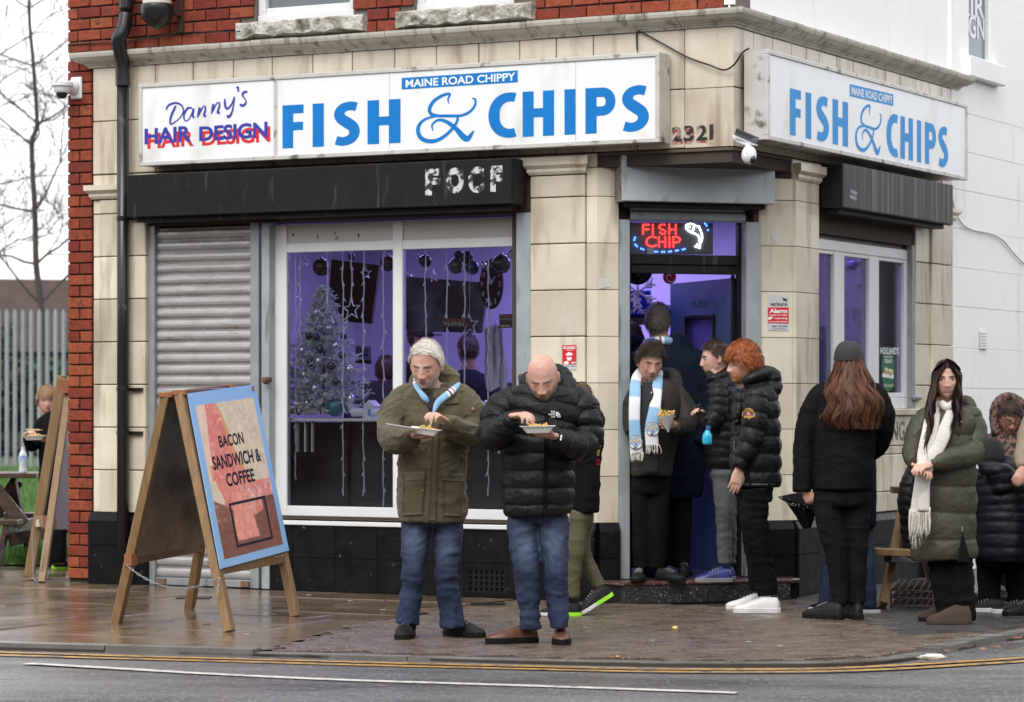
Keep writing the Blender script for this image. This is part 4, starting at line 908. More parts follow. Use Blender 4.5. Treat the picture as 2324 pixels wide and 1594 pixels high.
# partition a little inside the window so that the doorway corridor reads
# violet strip lights on the ceiling
def striplight(c, sx, energy, col):
    ld = bpy.data.lights.new('violet_strip_light', 'AREA'); ld.energy = energy; ld.color = col; ld.shape = 'RECTANGLE'; ld.size = sx; ld.size_y = .12
    o = bpy.data.objects.new('violet_strip_light', ld); sc.collection.objects.link(o); o.location = c; o.rotation_euler = (0, 0, LF.a)
for (u, v, e) in ((-3.6, -1.5, 26), (-1.9, -1.7, 25), (-1.15, -1.0, 2.5), (-2.6, -2.8, 22)):
    c = LF.pt(u, v, 2.93); striplight(c, 1.4, e, (.46, .36, 1.)); 
    t = thing('strip_light', f'violet ceiling strip light inside the shop, {"over the tree" if u < -3 else "near the door" if u > -1.5 else "behind the clock" if v < -2 else "above the customers"}', 'light', c + V(0, 0, .02))
    m = MB(); m.fbox(LF, u - .7, u + .7, v - .05, v + .05, 2.955, 2.985); m.build('tube', mat('violet_tube', (.3, .3, .6), .4, emit=((.35, .28, 1.), 4)), t)
c = RF.pt(2.75, -.6, 2.93); striplight(c, .6, 24, (.46, .36, 1.))

# window shelf
tsh = thing('window_shelf', 'white display shelf across the inside of the shop window', 'shelf', LF.pt(LF.u(900, -.3), -.3, 1.25))
zs_ = LF.z(760, 950, -.2); m = MB(); m.fbox(LF, LF.u(640, -.2), LF.u(1175, -.2), -.52, -.17, zs_ - .02, zs_); m.build('shelf_board', M_whitepl, tsh)
for px in (672, 690, 706, 930, 1130):
    m = MB(); u = LF.u(px, -.2); m.fbox(LF, u - .005, u + .005, -.24, -.21, zs_ - .25, zs_ - .021); m.build('bracket', M_whitepl, tsh)
m = MB(); m.fbox(LF, LF.u(640, -.56), LF.u(1175, -.56), -.6, -.55, .16, zs_ - .03); m.build('dark_panel', mat('dark_counter', (.03, .03, .035), .5, col2=(.05, .045, .04)), tsh)

# christmas tree
vT = -.40; tb = LF.pp(735, 940, vT); T_ = thing('christmas_tree', 'frosted white Christmas tree with silver and navy baubles in the shop window', 'christmas tree', tb)
zt2 = LF.z(735, 655, vT); hh = zt2 - zs_; m = MB(); m.tube([tb, V(tb[0], tb[1], zt2)], .012, 6); m.build('trunk', M_woodd, T_)
M_frost = mat('frosted_needles', (.42, .52, .50), .6, col2=(.80, .82, .82), sc1=25, mix=.3)
m = MB(); rr = random.Random(3)
for k in range(330):
    f_ = (k + .5) / 330; z = zs_ + .06 + hh * .95 * f_ ** 1.1; rad = .36 * (1 - f_) ** .75 + .03; an = k * 2.399
    d = V(math.cos(an), math.sin(an) * .75, rr.uniform(-.15, .25)); L_ = rad * rr.uniform(.75, 1.08); a = V(tb[0], tb[1], z); e = a + d * L_
    m.add([a + V(0, 0, .004), a - V(0, 0, .004), e], [(0, 1, 2)])
    for q in range(int(14 + L_ * 110)):
        s_ = rr.uniform(.25, 1.); c = a + (e - a) * s_; dr = nrm(d * .6 + V(rr.gauss(0, 1), rr.gauss(0, 1), rr.gauss(0, 1) + .1) * .55) * rr.uniform(.018, .034); sd = nrm(np.cross(dr, V(rr.gauss(0, 1), rr.gauss(0, 1), 1))) * .0052
        m.add([c + sd, c - sd, c + dr - sd * .5, c + dr + sd * .5], [(0, 1, 2, 3)])
m.build('foliage', M_frost, T_, fix=False, kind='stuff')
M_bs = mat('bauble_silver', (.62, .66, .70), .18, .6); M_bn = mat('bauble_navy', (.02, .05, .10), .2, .3); M_bk = mat('bauble_black', (.006, .006, .008), .12); M_bt = mat('bauble_teal', (.03, .14, .19), .45, .5, col2=(.10, .30, .36), sc1=160, mix=.2); M_bd = mat('bauble_smoke', (.07, .08, .09), .25, .3)
def bauble(px, py, r, mt, lab, vv, on_tree=False, group=None, par=None, string=None):
    c = LF.pp(px, py, vv); rr_ = r * LF.t(px, vv) / F; m = MB(); m.sph(c, rr_, 18, 12)
    if par is not None:
        o = m.build('bauble', mt, par, smooth=True)
    else:
        t = thing('bauble', lab, 'bauble', c - V(0, 0, rr_), group); m.build('ball', mt, t, smooth=True)
        m = MB(); m.tube([c + V(0, 0, rr_ * .96), c + V(0, 0, rr_ * 1.22)], rr_ * .16 + .003, 8); m.build('cap', M_bs, t, smooth=True)
        if string: m = MB(); m.tube([c + V(0, 0, rr_ * 1.2), V(c[0], c[1], string)], .0015, 4); m.build('string', M_bs, t)
for px, py, r, mt in ((718, 709, 8, M_bs), (701, 763, 8, M_bk), (718, 765, 8.5, M_bn), (685, 795, 9, M_bs), (727, 792, 10, M_bd), (723, 820, 9, M_bs), (704, 823, 9, M_bn), (752, 830, 11, M_bd), (793, 838, 9, M_bs), (780, 763, 8, M_bn), (776, 806, 8.5, M_bd), (715, 881, 9, M_bs), (763, 866, 9.5, M_bd), (690, 850, 7, M_bs), (745, 745, 6, M_bs), (760, 785, 6, M_bs)):
    bauble(px, py, r, mt, None, vT + .16, par=T_)
zc = 2.62
for px, py, r, mt, lab in ((729, 607, 20, M_bk, 'large black bauble hanging above the frosted tree'), (798, 583, 9, M_bd, 'small smoky bauble over the largest star'), (880, 598, 18, M_bk, 'black bauble partly hidden by the left side of the window mullion'),
        (965, 593, 14.5, M_bk, 'black bauble alone at the left of the right hand pane'), (1059, 584, 15, M_bk, 'topmost black bauble of the cluster of three'), (1035, 604, 18, M_bd, 'smoky black bauble, left in the cluster of three'), (1072, 608, 16, M_bn, 'navy black bauble, lowest right of the cluster of three'),
        (1138, 600, 22, M_bk, 'largest black bauble, beside the wall clock'), (1096, 602, 8, M_bs, 'tiny silver bauble between the cluster and the clock'), (1040, 578, 10, M_bn, 'blue bauble behind the top of the cluster'), (948, 586, 7, M_bs, 'small clear bauble close to the mullion'), (1160, 578, 10, M_bs, 'clear bauble in the top right pane corner')):
    bauble(px, py, r, mt, lab, -.36, string=zc)
for px, py, r, mt, lab in ((678, 934, 9, M_bs, 'white bauble at the left end of the shelf'), (697, 915, 9, M_bs, 'silver bauble under the lowest tree branches'), (706, 917, 9, M_bn, 'blue grey bauble leaning on a silver one on the shelf'), (796, 905, 10, M_bs, 'silver bauble propped on a white cracker'), (761, 925, 21, M_bt, 'big teal glitter bauble on the window shelf')):
    bauble(px, py, r, mt, lab, -.30)
# stars on strings and icicle lights
M_star = mat('clear_star', (.62, .66, .74), .2, spec=.8)
def star(c, r, fr, tilt=0., th=.10, name='hanging_star', lab='', par=None):
    m = MB(); n_ = V(*fr.n, 0) * .006
    def pt(k, s): 
        a = R(90 + k * 36) + tilt; q = s * r * (1 if k % 2 == 0 else .42); return c + V(*fr.e, 0) * q * math.cos(a) + V(0, 0, q * math.sin(a))
    for k in range(10):
        a, b, c2, d = pt(k, 1), pt(k + 1, 1), pt(k + 1, 1 - th * 2), pt(k, 1 - th * 2); m.add([a, b, c2, d, a + n_, b + n_, c2 + n_, d + n_], [(0, 1, 2, 3), (4, 5, 6, 7), (0, 1, 5, 4), (3, 2, 6, 7)])
    return m
for px, py, r, lab in ((798, 703, 26, 'largest clear star hanging in front of the dark screen'), (745, 716, 24, 'big clear star hanging on top of the frosted tree'), (831, 621, 15, 'small clear star right of the largest star'), (693, 594, 14, 'small star in the top left corner of the pane'),
        (681, 675, 12, 'small star low on the leftmost string'), (985, 628, 15, 'small star under the lone black bauble'), (930, 620, 11, 'small star touching the mullion'), (1066, 738, 26, 'big tilted star behind the menu strip')):
    c = LF.pp(px, py, -.24); t = thing('hanging_star', lab, 'star', c - V(0, 0, r / 300)); star(c, r * LF.t(px, -.24) / F, LF, R(4)).build('star_outline', M_star, t)
    m = MB(); m.tube([c + V(0, 0, r * LF.t(px, -.24) / F), V(c[0], c[1], 2.66)], .0012, 4); m.build('string', M_star, t)
M_ice = mat('clear_cable', (.85, .85, .9), .3)
for i, (px, y1, lab) in enumerate(((671, 1100, 'leftmost string of icicle lights'), (681, 800, 'short light string left of the tree'), (743, 700, 'thick light string above the tree top'), (778, 1143, 'light string crossing the frosted tree'), (798, 690, 'light string holding the largest star'), (825, 1143, 'light string right of the dark screen'), (870, 1145, 'light string close to the mullion'),
        (966, 800, 'light string above the white haired man'), (1015, 870, 'light string left of the menu strip'), (1055, 1000, 'light string right of the menu strip'), (1108, 1143, 'rightmost light string beside the clock'))):
    t = thing('icicle_lights', lab, 'light string', LF.pp(px, y1, -.2)); pts = []; r2 = random.Random(i)
    y = 568
    while y < y1: pts.append(LF.pp(px + r2.uniform(-1.6, 1.6), y, -.2 + r2.uniform(-.01, .01))); y += 18
    m = MB(); m.tube(pts, .0042, 4, 2)
    for q in pts[::2]: e = q + V(r2.uniform(-.02, .02), 0, -.03); m.tube([q, e], [.006, .003], 4)
    m.build('cable', M_ice, t, kind='stuff', fix=False)
# wide screens, clock, posters
def panel3(nm, lab, cat, fr, tl, tr, bl, br, vv, mt, th=.03, par=None):
    p = [fr.pp(*bl, vv), fr.pp(*br, vv), fr.pp(*tr, vv), fr.pp(*tl, vv)]; m = MB(); m.prism(p, V(*fr.n, 0) * -th)
    if par is None: t = thing(nm, lab, cat, (p[0] + p[1]) / 2); m.build(nm + '_body' if nm == 'screen' else 'panel', mt, t); return t
    m.build(nm, mt, par)
M_scr = mat('screen_black', (.012, .012, .014), .15, col2=(.05, .02, .01), sc1=2)
panel3('screen', 'dark tilted wall screen behind the largest star', 'screen', LF, (752, 589), (860, 602), (742, 728), (842, 735), -1.3, M_scr)
panel3('screen', 'dark menu screen hanging over the customers behind the right pane', 'screen', LF, (919, 628), (1107, 642), (919, 752), (1090, 756), -1.2, mat('screen_grey', (.03, .03, .035), .15, col2=(.16, .17, .17), sc1=4, mix=.2))
t = thing('wall_clock', 'large black wall clock with white numerals seen edge on', 'clock', LF.pp(1117, 702, -1.0)); cc = LF.pp(1117, 645, -1.0); r_ = 57 * LF.t(1117, -1.0) / F; ax = nrm(V(.47, .2, 0)) 
def cpt(a, s, lift=0.): return cc + V(*LF.e, 0) * (.52 * s * r_ * math.cos(a)) + V(0, 0, s * r_ * math.sin(a)) + V(*LF.n, 0) * lift
m = MB(); m.prism([cpt(2 * math.pi * k / 40, 1) for k in range(40)], V(*LF.n, 0) * .02); m.build('clock_face', M_bk, t)
for k in range(1, 13):
    a = R(90 - 30 * k); c = cpt(a, .78, .023); m = MB(); maptext(m, textmesh(str(k), .01), lambda x, y: c + V(*LF.e, 0) * (x - .5) * r_ * .10 * len(str(k)) + V(0, 0, (y - .5) * r_ * .2)); m.build('numeral', M_vinyl, t, fix=False)
for a, L_ in ((R(112), .75), (R(35), .5)):
    m = MB(); m.tube([cpt(a, 0, .03), cpt(a, L_, .03)], [.012, .004], 4); m.build('clock_hand', M_vinyl, t)
t = panel3('stadium_poster', 'small framed poster of a football stadium on the wall right of the tree', 'poster', LF, (807, 785), (843, 787), (807, 824), (843, 827), -1.2, mat('poster_blue', (.25, .28, .5), .4), .01)
for s_, y0, y1 in (('ETIHAD', 790, 799), ('STADIUM', 801, 810)):
    m = MB(); maptext(m, textmesh(s_, .03), quad(LF, (809, y0), (835, y0 + 1), (809, y1), (835, y1 + 1), -1.197)); m.build('lettering', M_dark, t, fix=False)
m = MB(); q = quad(LF, (807, 816), (843, 818), (807, 824), (843, 827), -1.197); m.add([q(0, 0), q(1, 0), q(1, 1), q(0, 1)], [(0, 1, 2, 3)]); m.build('picture_band', M_dark, t, fix=False)
for (x0, x1, y0, y1, lab) in ((1005, 1067, 722, 743, 'long black allergen menu strip stuck inside the glass'), (1133, 1164, 713, 745, 'small square black menu stuck at the right edge of the glass')):
    t = panel3('menu_strip', lab, 'menu', LF, (x0, y0 + 1), (x1, y0), (x0, y1), (x1, y1 - 1), -.125, mat('menu_black', (.02, .018, .018), .4), .004)
    vv = -.123; m = MB(); maptext(m, textmesh('FOOD ALLERGIES', .02), quad(LF, (x0 + 2, y0 + 3), (x1 - 12 if x1 - x0 > 40 else x1 - 2, y0 + 3), (x0 + 2, y0 + 7), (x1 - 12 if x1 - x0 > 40 else x1 - 2, y0 + 7), vv)); m.build('lettering', mat('menu_red', (.5, .05, .03), .4), t, fix=False)
    m = MB()
    for k in range(2): maptext(m, textmesh('please let us know before you order food', 0), quad(LF, (x0 + 2, y0 + 9 + k * 3), (x1 - 13 if x1 - x0 > 40 else x1 - 2, y0 + 9 + k * 3), (x0 + 2, y0 + 11 + k * 3), (x1 - 13 if x1 - x0 > 40 else x1 - 2, y0 + 11 + k * 3), vv))
    m.build('small_print', M_vinyl, t, fix=False)
    nd = 7
    for k in range(nd):
        c = LF.pp(x0 + 5 + (x1 - x0 - 12) * k / (nd - 1), y1 - 5, vv); m = MB(); m.prism([c + V(*LF.e, 0) * .007 * math.cos(a) + V(0, 0, .007 * math.sin(a)) for a in np.linspace(0, 2 * math.pi, 11)[:-1]], V(*LF.n, 0) * .001); m.build('food_icon', mat(f'icon{k % 3}', ((.55, .12, .1), (.5, .45, .2), (.2, .4, .45))[k % 3], .5), t)
t = thing('hanging_apron', 'pale apron hanging inside the shop below the wall clock', 'apron', LF.pp(1128, 880, -1.1)); m = MB()
pts = [[LF.pp(1100 + 46 * i / 8 + (j - 3) * 1.5 + 3 * math.sin(i * 2 + j), 740 + j * 24 + 6 * math.sin(i), -1.1 + .04 * math.sin(i * 2.3 + j * .4)) for i in range(9)] for j in range(7)]
m.add(sum(pts, []), [(j * 9 + i, j * 9 + i + 1, j * 9 + i + 10, j * 9 + i + 9) for j in range(6) for i in range(8)]); m.build('cloth', mat('apron_white', (.6, .6, .66), .8), t, smooth=True, fix=False)
# crackers, tubes and lanterns on the shelf
for i, (xa, xb, y, r, lab) in enumerate(((657, 672, 932, 8, 'brown cardboard tube end at the left of the shelf'), (690, 720, 934, 8, 'white cracker left of the teal bauble'), (727, 748, 934, 7, 'white cracker just behind the teal bauble'), (797, 840, 937, 9, 'white paper roll right of the teal bauble'), (842, 885, 937, 8, 'second white paper roll close to the mullion'), (788, 800, 915, 7, 'short upright white tube beside the silver bauble'))):
    t = thing('paper_roll', lab, 'roll', LF.pp((xa + xb) / 2, y + r, -.3)); k = LF.t(xa, -.3) / F; mt = mat('card_tube', (.35, .22, .12), .7) if i == 0 else mat('white_roll', (.62, .64, .64), .5)
    A_, B_ = LF.pp(xa, y, -.28), LF.pp(xb, y - 1, -.34)
    if i == 5: A_, B_ = LF.pp(790, 908, -.3), LF.pp(800, 935, -.34)
    m = MB(); m.tube([A_, B_], r * k, 14, cap=False); m.build('roll_wall', mt, t, smooth=True, fix=False)
    m = MB(); m.tube([A_ + (B_ - A_) * .03, A_ + (B_ - A_) * .05], r * k * .96, 14); m.build('roll_core', mat('core_brown', (.16, .09, .05), .8), t)
for px, py, lab in ((844, 905, 'little white house lantern left of the mullion'), (1085, 915, 'white house lantern behind the olive coat sleeve'), (1108, 912, 'white house lantern nearest the bald man')):
    c = LF.pp(px, 948, -.34); k = .0031; t = thing('house_lantern', lab, 'lantern', c); z0 = zs_
    m = MB(); m.fbox(LF, LF.u(px, -.34) - .04, LF.u(px, -.34) + .04, -.38, -.30, z0, z0 + .09); m.build('house_wall', M_whitepl, t)
    u = LF.u(px, -.34); m = MB(); m.prism([LF.pt(u - .05, -.39, z0 + .09), LF.pt(u + .05, -.39, z0 + .09), LF.pt(u, -.39, z0 + .135)], V(*LF.n, 0) * .10); m.build('roof', M_whitepl, t)
    m = MB(); m.fbox(LF, u - .012, u + .012, -.30, -.2985, z0 + .02, z0 + .07); m.build('opening', mat('lantern_blue', (.15, .3, .55), .5), t)
# snowflake, first aid box etc. seen through the door
SFc = CF.pp(1447, 662, -.9); t = thing('snowflake_decoration', 'big white paper snowflake inside the doorway', 'decoration', SFc)
for k in range(6):
    a = R(30 + 60 * k); m = MB(); dvec = lambda a: V(*CF.e, 0) * math.cos(a) + V(0, 0, math.sin(a)); e = SFc + dvec(a) * .13; m.tube([SFc, e], [.010, .008], 4)
    for q in (.6, .85):
        for s in (-1, 1): c = SFc + dvec(a) * .13 * q; m.tube([c, c + dvec(a + s * R(40)) * .05], [.012, .006], 4)
    m.build('snowflake_arm', mat('white_foam', (.8, .8, .85), .6), t, kind='stuff', fix=False)
FA = CF.pp(1452, 719, -1.3); t = thing('first_aid_box', 'blue first aid box with a white cross on a shelf inside the doorway', 'first aid box', FA)
fu = CF.u(1440, -1.3); fz = CF.z(1440, 721, -1.3); m = MB(); m.fbox(CF, fu - .15, fu + .14, -1.45, -1.3, fz, fz + .22); m.build('case', mat('aid_blue', (.01, .03, .35), .4), t, bevel=.02)
m = MB(); m.fbox(CF, fu - .05, fu + .05, -1.299, -1.296, fz + .12, fz + .145); m.fbox(CF, fu - .012, fu + .012, -1.2985, -1.295, fz + .085, fz + .18); m.build('cross', M_vinyl, t, kind='stuff')
m = MB(); maptext(m, textmesh('FIRST AID', .02), lambda a, b: CF.pt(fu - .10 + a * .2, -1.296, fz + .03 + b * .03)); m.build('lettering', M_vinyl, t, fix=False)
t = thing('wall_shelf', 'dark shelf under the first aid box', 'shelf', FA - V(0, 0, .04)); m = MB(); m.fbox(CF, fu - .3, fu + .35, -1.5, -1.25, fz - .05, fz - .002); m.build('shelf_board', M_woodd, t)
t = thing('storage_tub', 'bright blue plastic tub beside the first aid box', 'tub', CF.pt(fu + .25, -1.35, fz)); m = MB(); m.fbox(CF, fu + .16, fu + .38, -1.45, -1.3, fz, fz + .07); m.build('tub', mat('tub_blue', (.02, .2, .7), .4), t, bevel=.01)
m = MB(); m.fbox(CF, fu + .17, fu + .3, -1.44, -1.31, fz + .071, fz + .11); m.build('folded_cloth', mat('cloth_w', (.6, .6, .65), .8), t, bevel=.01)
c = CF.pp(1519, 629, -.5); t = thing('lollipop_decoration', 'red and white swirl lollipop decoration inside the doorway', 'decoration', c)
m = MB(); m.prism([c + V(*CF.e, 0) * .05 * math.cos(a) + V(0, 0, .05 * math.sin(a)) for a in np.linspace(0, 2 * math.pi, 21)[:-1]], V(*CF.n, 0) * .01); m.build('sweet', mat('lolly_red', (.6, .02, .08), .3), t)
m = MB(); m.tube([c + V(*CF.n, 0) * .013 + V(*CF.e, 0) * (.005 + .0065 * a) * math.cos(a) + V(0, 0, (.005 + .0065 * a) * math.sin(a)) for a in np.linspace(0, 6.2 * 1, 30)], .004, 4); m.build('swirl', M_vinyl, t, fix=False)
bauble_c = CF.pp(1447, 612, -.35); t = thing('bauble', 'very large black bauble at the top left of the doorway', 'bauble', bauble_c); m = MB(); m.sph(bauble_c, .11, 20, 12); m.build('ball', M_bk, t, smooth=True)
# side window strings, blue fridge, poster
for i, (px, ys_, lab) in enumerate(((1864, (640, 720, 760), 'star string in the first light of the side window'), (1921, (610, 668, 705, 735), 'left star string in the middle light'), (1950, (600, 650, 710, 735), 'right star string in the middle light'), (1938, (598, 705, 720), 'central star string with a bauble'), (2008, (665, 722, 760), 'star string in the last light of the side window'))):
    t = thing('star_string', lab, 'star string', RF.pp(px, 780, -.3)); m = MB(); m.tube([RF.pp(px + random.uniform(-1, 1), y, -.3) for y in range(575, 800, 25)], .0022, 4); m.build('cable', M_ice, t, fix=False)
    for y in ys_:
        c = RF.pp(px, y, -.29); star(c, .045, RF, R(10), th=.4).build('star', M_star, t)
c = RF.pp(1936, 602, -.3); t = thing('bauble', 'violet tinted bauble hanging in the side window', 'bauble', c - V(0, 0, .05)); m = MB(); m.sph(c, .042, 16, 10); m.build('ball', mat('bauble_violet', (.3, .25, .7), .2, .4), t, smooth=True)
t = thing('drinks_fridge', 'tall blue drinks fridge inside the side window', 'fridge', RF.pt(RF.u(1880, -.9), -.9, .15)); m = MB(); a = RF.u(1868, -.9); m.fbox(RF, a - .45, a + .18, -1.3, -.8, .15, 2.0); m.build('cabinet', mat('fridge_blue', (.02, .10, .42), .35), t, bevel=.01)
m = MB(); m.fbox(RF, a + .10, a + .13, -.8, -.77, .5, 1.9); m.build('handle', M_whitepl, t)
M_pg = mat('poster_green', (.005, .11, .05), .4); vp = -.0765
t = thing('pie_poster', 'green pie poster stuck inside the last light of the side window', 'poster', RF.pp(2015, 890, vp)); cpx, cpy = 2016, 838
m = MB(); pts = [RF.pp(cpx + 14.5 * math.copysign(abs(math.cos(a)) ** .7, math.cos(a)), cpy + 50 * math.sin(a), vp) for a in np.linspace(0, 2 * math.pi, 33)[:-1]]; m.prism(pts, V(*RF.n, 0) * -.003); m.build('poster_sheet', M_pg, t)
vp2 = vp + .002
for s_, x0, x1, y0, y1, mt in (("HOLLAND'S", 1998, 2040, 788, 804, M_vinyl), ('BAKED FRESH', 2007, 2025, 808, 812, M_vinyl), ('TODAY!', 2007, 2025, 815, 824, M_vinyl), ("HOLLAND'S", 2006, 2028, 871, 878, mat('cream_ink', (.6, .55, .4), .5))):
    m = MB(); maptext(m, textmesh(s_, .02), quad(RF, (x0, y0), (x1, y0 + 1), (x0, y1), (x1, y1 + 1), vp2)); m.build('lettering', mt, t, fix=False)
for k, (px, py) in enumerate(((2009, 842), (2019, 845))):
    m = MB(); m.sph(RF.pp(px, py, vp2), (.03, .01, .026), 12, 8); m.build('pie_picture', mat('pie_crust', (.45, .30, .14), .6, col2=(.6, .5, .35), sc1=40), t, smooth=True)
m = MB(); m.prism([RF.pp(x, y, vp2) for x, y in ((2003, 856), (2028, 860), (2028, 850), (2003, 847))], V(*RF.n, 0) * -.001); m.build('napkin_picture', M_vinyl, t)

# LED sign in the fanlight -------------------------------------------------
vL = -.16; t = thing('led_sign', 'lit dotted sign spelling FISH CHIP with a white fish over the door', 'led sign', CF.pp(1530, 577, vL))
LX = lambda x: 2300 * .605 + x * .1973; LY = lambda y: 780 * .605 + y * .1973
q = quad(CF, (1430, 506), (LX(1150), 507), (1430, 578), (LX(1150), 578), vL); m = MB(); m.prism([q(0, 0), q(1, 0), q(1, 1), q(0, 1)], V(*CF.n, 0) * -.015); m.build('sign_board', mat('led_board', (.20, .20, .21), .4), t)
def leds(pts, mt, nm):
    m = MB()
    for x, y in pts:
        c = CF.pp(LX(x), LY(y), vL + .006); m.sph(c, .0062, 8, 5)
    m.build(nm, mt, t, smooth=True, kind='stuff')
def seg(a, b, n): return [(a[0] + (b[0] - a[0]) * i / (n - 1), a[1] + (b[1] - a[1]) * i / (n - 1)) for i in range(n)]
red = seg((345, 195), (345, 300), 5) + seg((372, 195), (412, 195), 3) + seg((372, 248), (405, 248), 3) + seg((458, 195), (458, 302), 5) + [(590, 195), (560, 192), (535, 205), (530, 228), (552, 245), (578, 255), (600, 275), (590, 298), (562, 302), (540, 285)] + seg((645, 195), (645, 302), 5) + seg((722, 195), (722, 302), 5) + seg((668, 250), (700, 250), 2)
red += [(490, 345), (465, 335), (435, 335), (410, 345), (392, 365), (385, 392), (392, 418), (410, 435), (438, 443), (468, 443), (492, 432)] + seg((527, 338), (527, 446), 5) + seg((600, 338), (600, 446), 5) + seg((550, 392), (578, 392), 2) + seg((648, 338), (648, 446), 5) + seg((692, 338), (692, 446), 5) + [(715, 335), (742, 337), (763, 350), (770, 368), (760, 388), (735, 396), (712, 396)]
leds(red, mat('led_red', (.8, .05, .05), .4, emit=((1., .035, .03), 5)), 'red_leds')
wh = [(840, 222), (845, 200), (862, 188), (885, 184), (908, 186), (930, 196), (948, 208), (968, 212), (988, 216), (998, 240), (1008, 262), (1016, 288), (1024, 314), (1026, 342), (1022, 366), (1014, 392), (1000, 412), (1000, 435), (996, 462), (975, 452), (948, 445), (968, 422), (992, 380), (994, 355), (986, 334), (970, 314), (948, 300), (925, 292), (905, 283), (884, 272), (865, 260), (848, 244), (878, 222), (928, 230), (924, 250), (908, 266)]
leds(wh, mat('led_white', (.9, .9, .9), .4, emit=((.95, 1., 1.), 5)), 'white_leds')
bl_ = [(252, 344), (243, 370), (256, 424), (275, 442), (323, 470), (348, 480), (482, 505), (508, 506), (562, 508), (588, 508), (642, 504), (668, 502), (722, 494), (746, 490), (800, 480), (824, 474), (1058, 182), (1076, 204), (1092, 256)]
leds(bl_, mat('led_blue', (.1, .2, .9), .4, emit=((.06, .2, 1.), 6)), 'blue_leds')
q = quad(CF, (LX(392), LY(455)), (LX(465), LY(455)), (LX(392), LY(538)), (LX(465), LY(538)), vL + .012); m = MB(); m.prism([q(0, 0), q(1, 0), q(1, 1), q(0, 1)], V(*CF.n, 0) * -.01); m.build('switch_box', M_whitepl, t)

# wall fixtures --------------------------------------------------------------
# left dome camera
cb = LF.pt(LF.u(178), 0, LF.z(178, 228)); t = thing('security_camera', 'white dome security camera on a bracket on the brick pier', 'camera', cb)
u_ = LF.u(171); m = MB(); m.fbox(LF, LF.u(160, .02), LF.u(185, .02), .003, .025, LF.z(172, 226), LF.z(172, 176)); m.build('back_plate', M_whitepl, t, bevel=.008)
cz = LF.z(140, 205, .15); c = LF.pp(141, 205, .16); m = MB(); m.tube([LF.pt(u_, .02, LF.z(172, 200)), c * .5 + LF.pt(u_, .02, LF.z(172, 190)) * .5, c + V(.03, 0, .03)], [.06, .045, .035], 12, 4); m.build('arm', M_whitepl, t, smooth=True)
m = MB(); m.tube([c + V(0, 0, .030), c + V(0, 0, .055)], .082, 20); m.build('canopy', M_whitepl, t)
m = MB(); m.tube([c + V(0, 0, .03), c + V(0, 0, -.005), c + V(0, 0, -.03)], [.068, .062, .045], 18, 3); m.build('dome_ring', M_whitepl, t, smooth=True)
m = MB(); m.sph(c + V(0, -.008, -.022), .046, 16, 10); m.build('lens_ball', M_dark, t, smooth=True)
m = MB(); m.tube([LF.pt(LF.u(168), .006, LF.z(168, 215)), LF.pt(LF.u(168), .006, LF.z(168, 130)), LF.pt(LF.u(158), .006, LF.z(158, 110))], .003, 5); m.build('cable', M_dark, t)
# solar camera at the corner
c = LF.pp(1700, 348, .12); base_ = LF.pp(1668, 312, .0); t = thing('solar_camera', 'white bulb shaped camera with a small solar panel under the corner fascia', 'camera', base_)
p1 = LF.pp(1690, 322, .10); m = MB(); m.tube([base_, base_ + V(.02, -.05, -.03), p1 + V(.02, 0, -.02), c + V(0, 0, .03)], [.02, .018, .02, .028], 10, 4); m.build('arm', M_whitepl, t, smooth=True)
a_, b_ = LF.pp(1666, 306, .05), LF.pp(1716, 328, .12); n_ = V(.2, -.6, 1) * .008; sd = V(.01, -.08, .03); m = MB(); m.hexa([a_, b_, b_ + sd, a_ + sd, a_ + n_, b_ + n_, b_ + sd + n_, a_ + sd + n_]); m.build('solar_panel', mat('solar_panel', (.12, .13, .15), .2), t); m = MB(); m.beam(a_ - V(0, 0, .006), b_ - V(0, 0, .006), .03, .008); m.build('panel_rim', M_whitepl, t)
m = MB(); m.tube([c + V(0, 0, .04), c + V(0, 0, .01), c + V(0, -.004, -.03), c + V(.004, -.008, -.062)], [.032, .048, .05, .034], 16, 4, closed_round=True); m.build('camera_body', M_whitepl, t, smooth=True)
m = MB(); cl = c + V(.022, -.035, -.045); m.sph(cl, (.022, .022, .026), 12, 8); m.build('lens_ball', M_dark, t, smooth=True)
m = MB(); m.sph(c + V(-.012, -.0475, -.008), (.012, .003, .007), 8, 6); m.build('red_mark', M_red, t)
# barber's pole
c = LF.pp(357, 30, .20); t = thing('barber_pole', 'barber pole with a round black base high on the brick wall', 'barber pole', c)
z0 = LF.z(357, 15, .2); m = MB(); m.tube([V(c[0], c[1], z0), V(c[0], c[1], z0 + .7)], .108, 24)
stripe = []
v, f = tube([V(c[0], c[1], z0 + .7 * k / 40) for k in range(41)], .110, 36, cap=False)
cols_ = np.array([((.6, .04, .04) if int(((math.atan2(p[1] - c[1], p[0] - c[0]) / (2 * math.pi)) * 3 + (p[2] - z0) * 3.2) % 3) == 0 else (.62, .58, .50)) for p in v]); m = MB(); m.add(v, f, cols_); m.build('striped_cylinder', mat('pole_paint', (1, 1, 1), .3, attr=True, dirt=(.25, .2, .15), dsc=(8, 8, 4), dlo=.55, dhi=.8), t, smooth=True, fix=False)
m = MB(); m.tube([V(c[0], c[1], z0 + .01), V(c[0], c[1], z0 - .02), V(c[0], c[1], z0 - .09), V(c[0], c[1], z0 - .15)], [.125, .128, .115, .06], 24, 4, closed_round=True); m.build('base_cap', M_pipe, t, smooth=True)
u_ = LF.u(396, .1); m = MB(); m.fbox(LF, u_ - .025, u_ + .025, .0, .03, z0 - .18, z0 + .8); m.fbox(LF, u_ - .02, u_ + .02, .03, .22, z0 - .06, z0 - .02); m.build('bracket', mat('rust_bracket', (.06, .03, .025), .6), t)
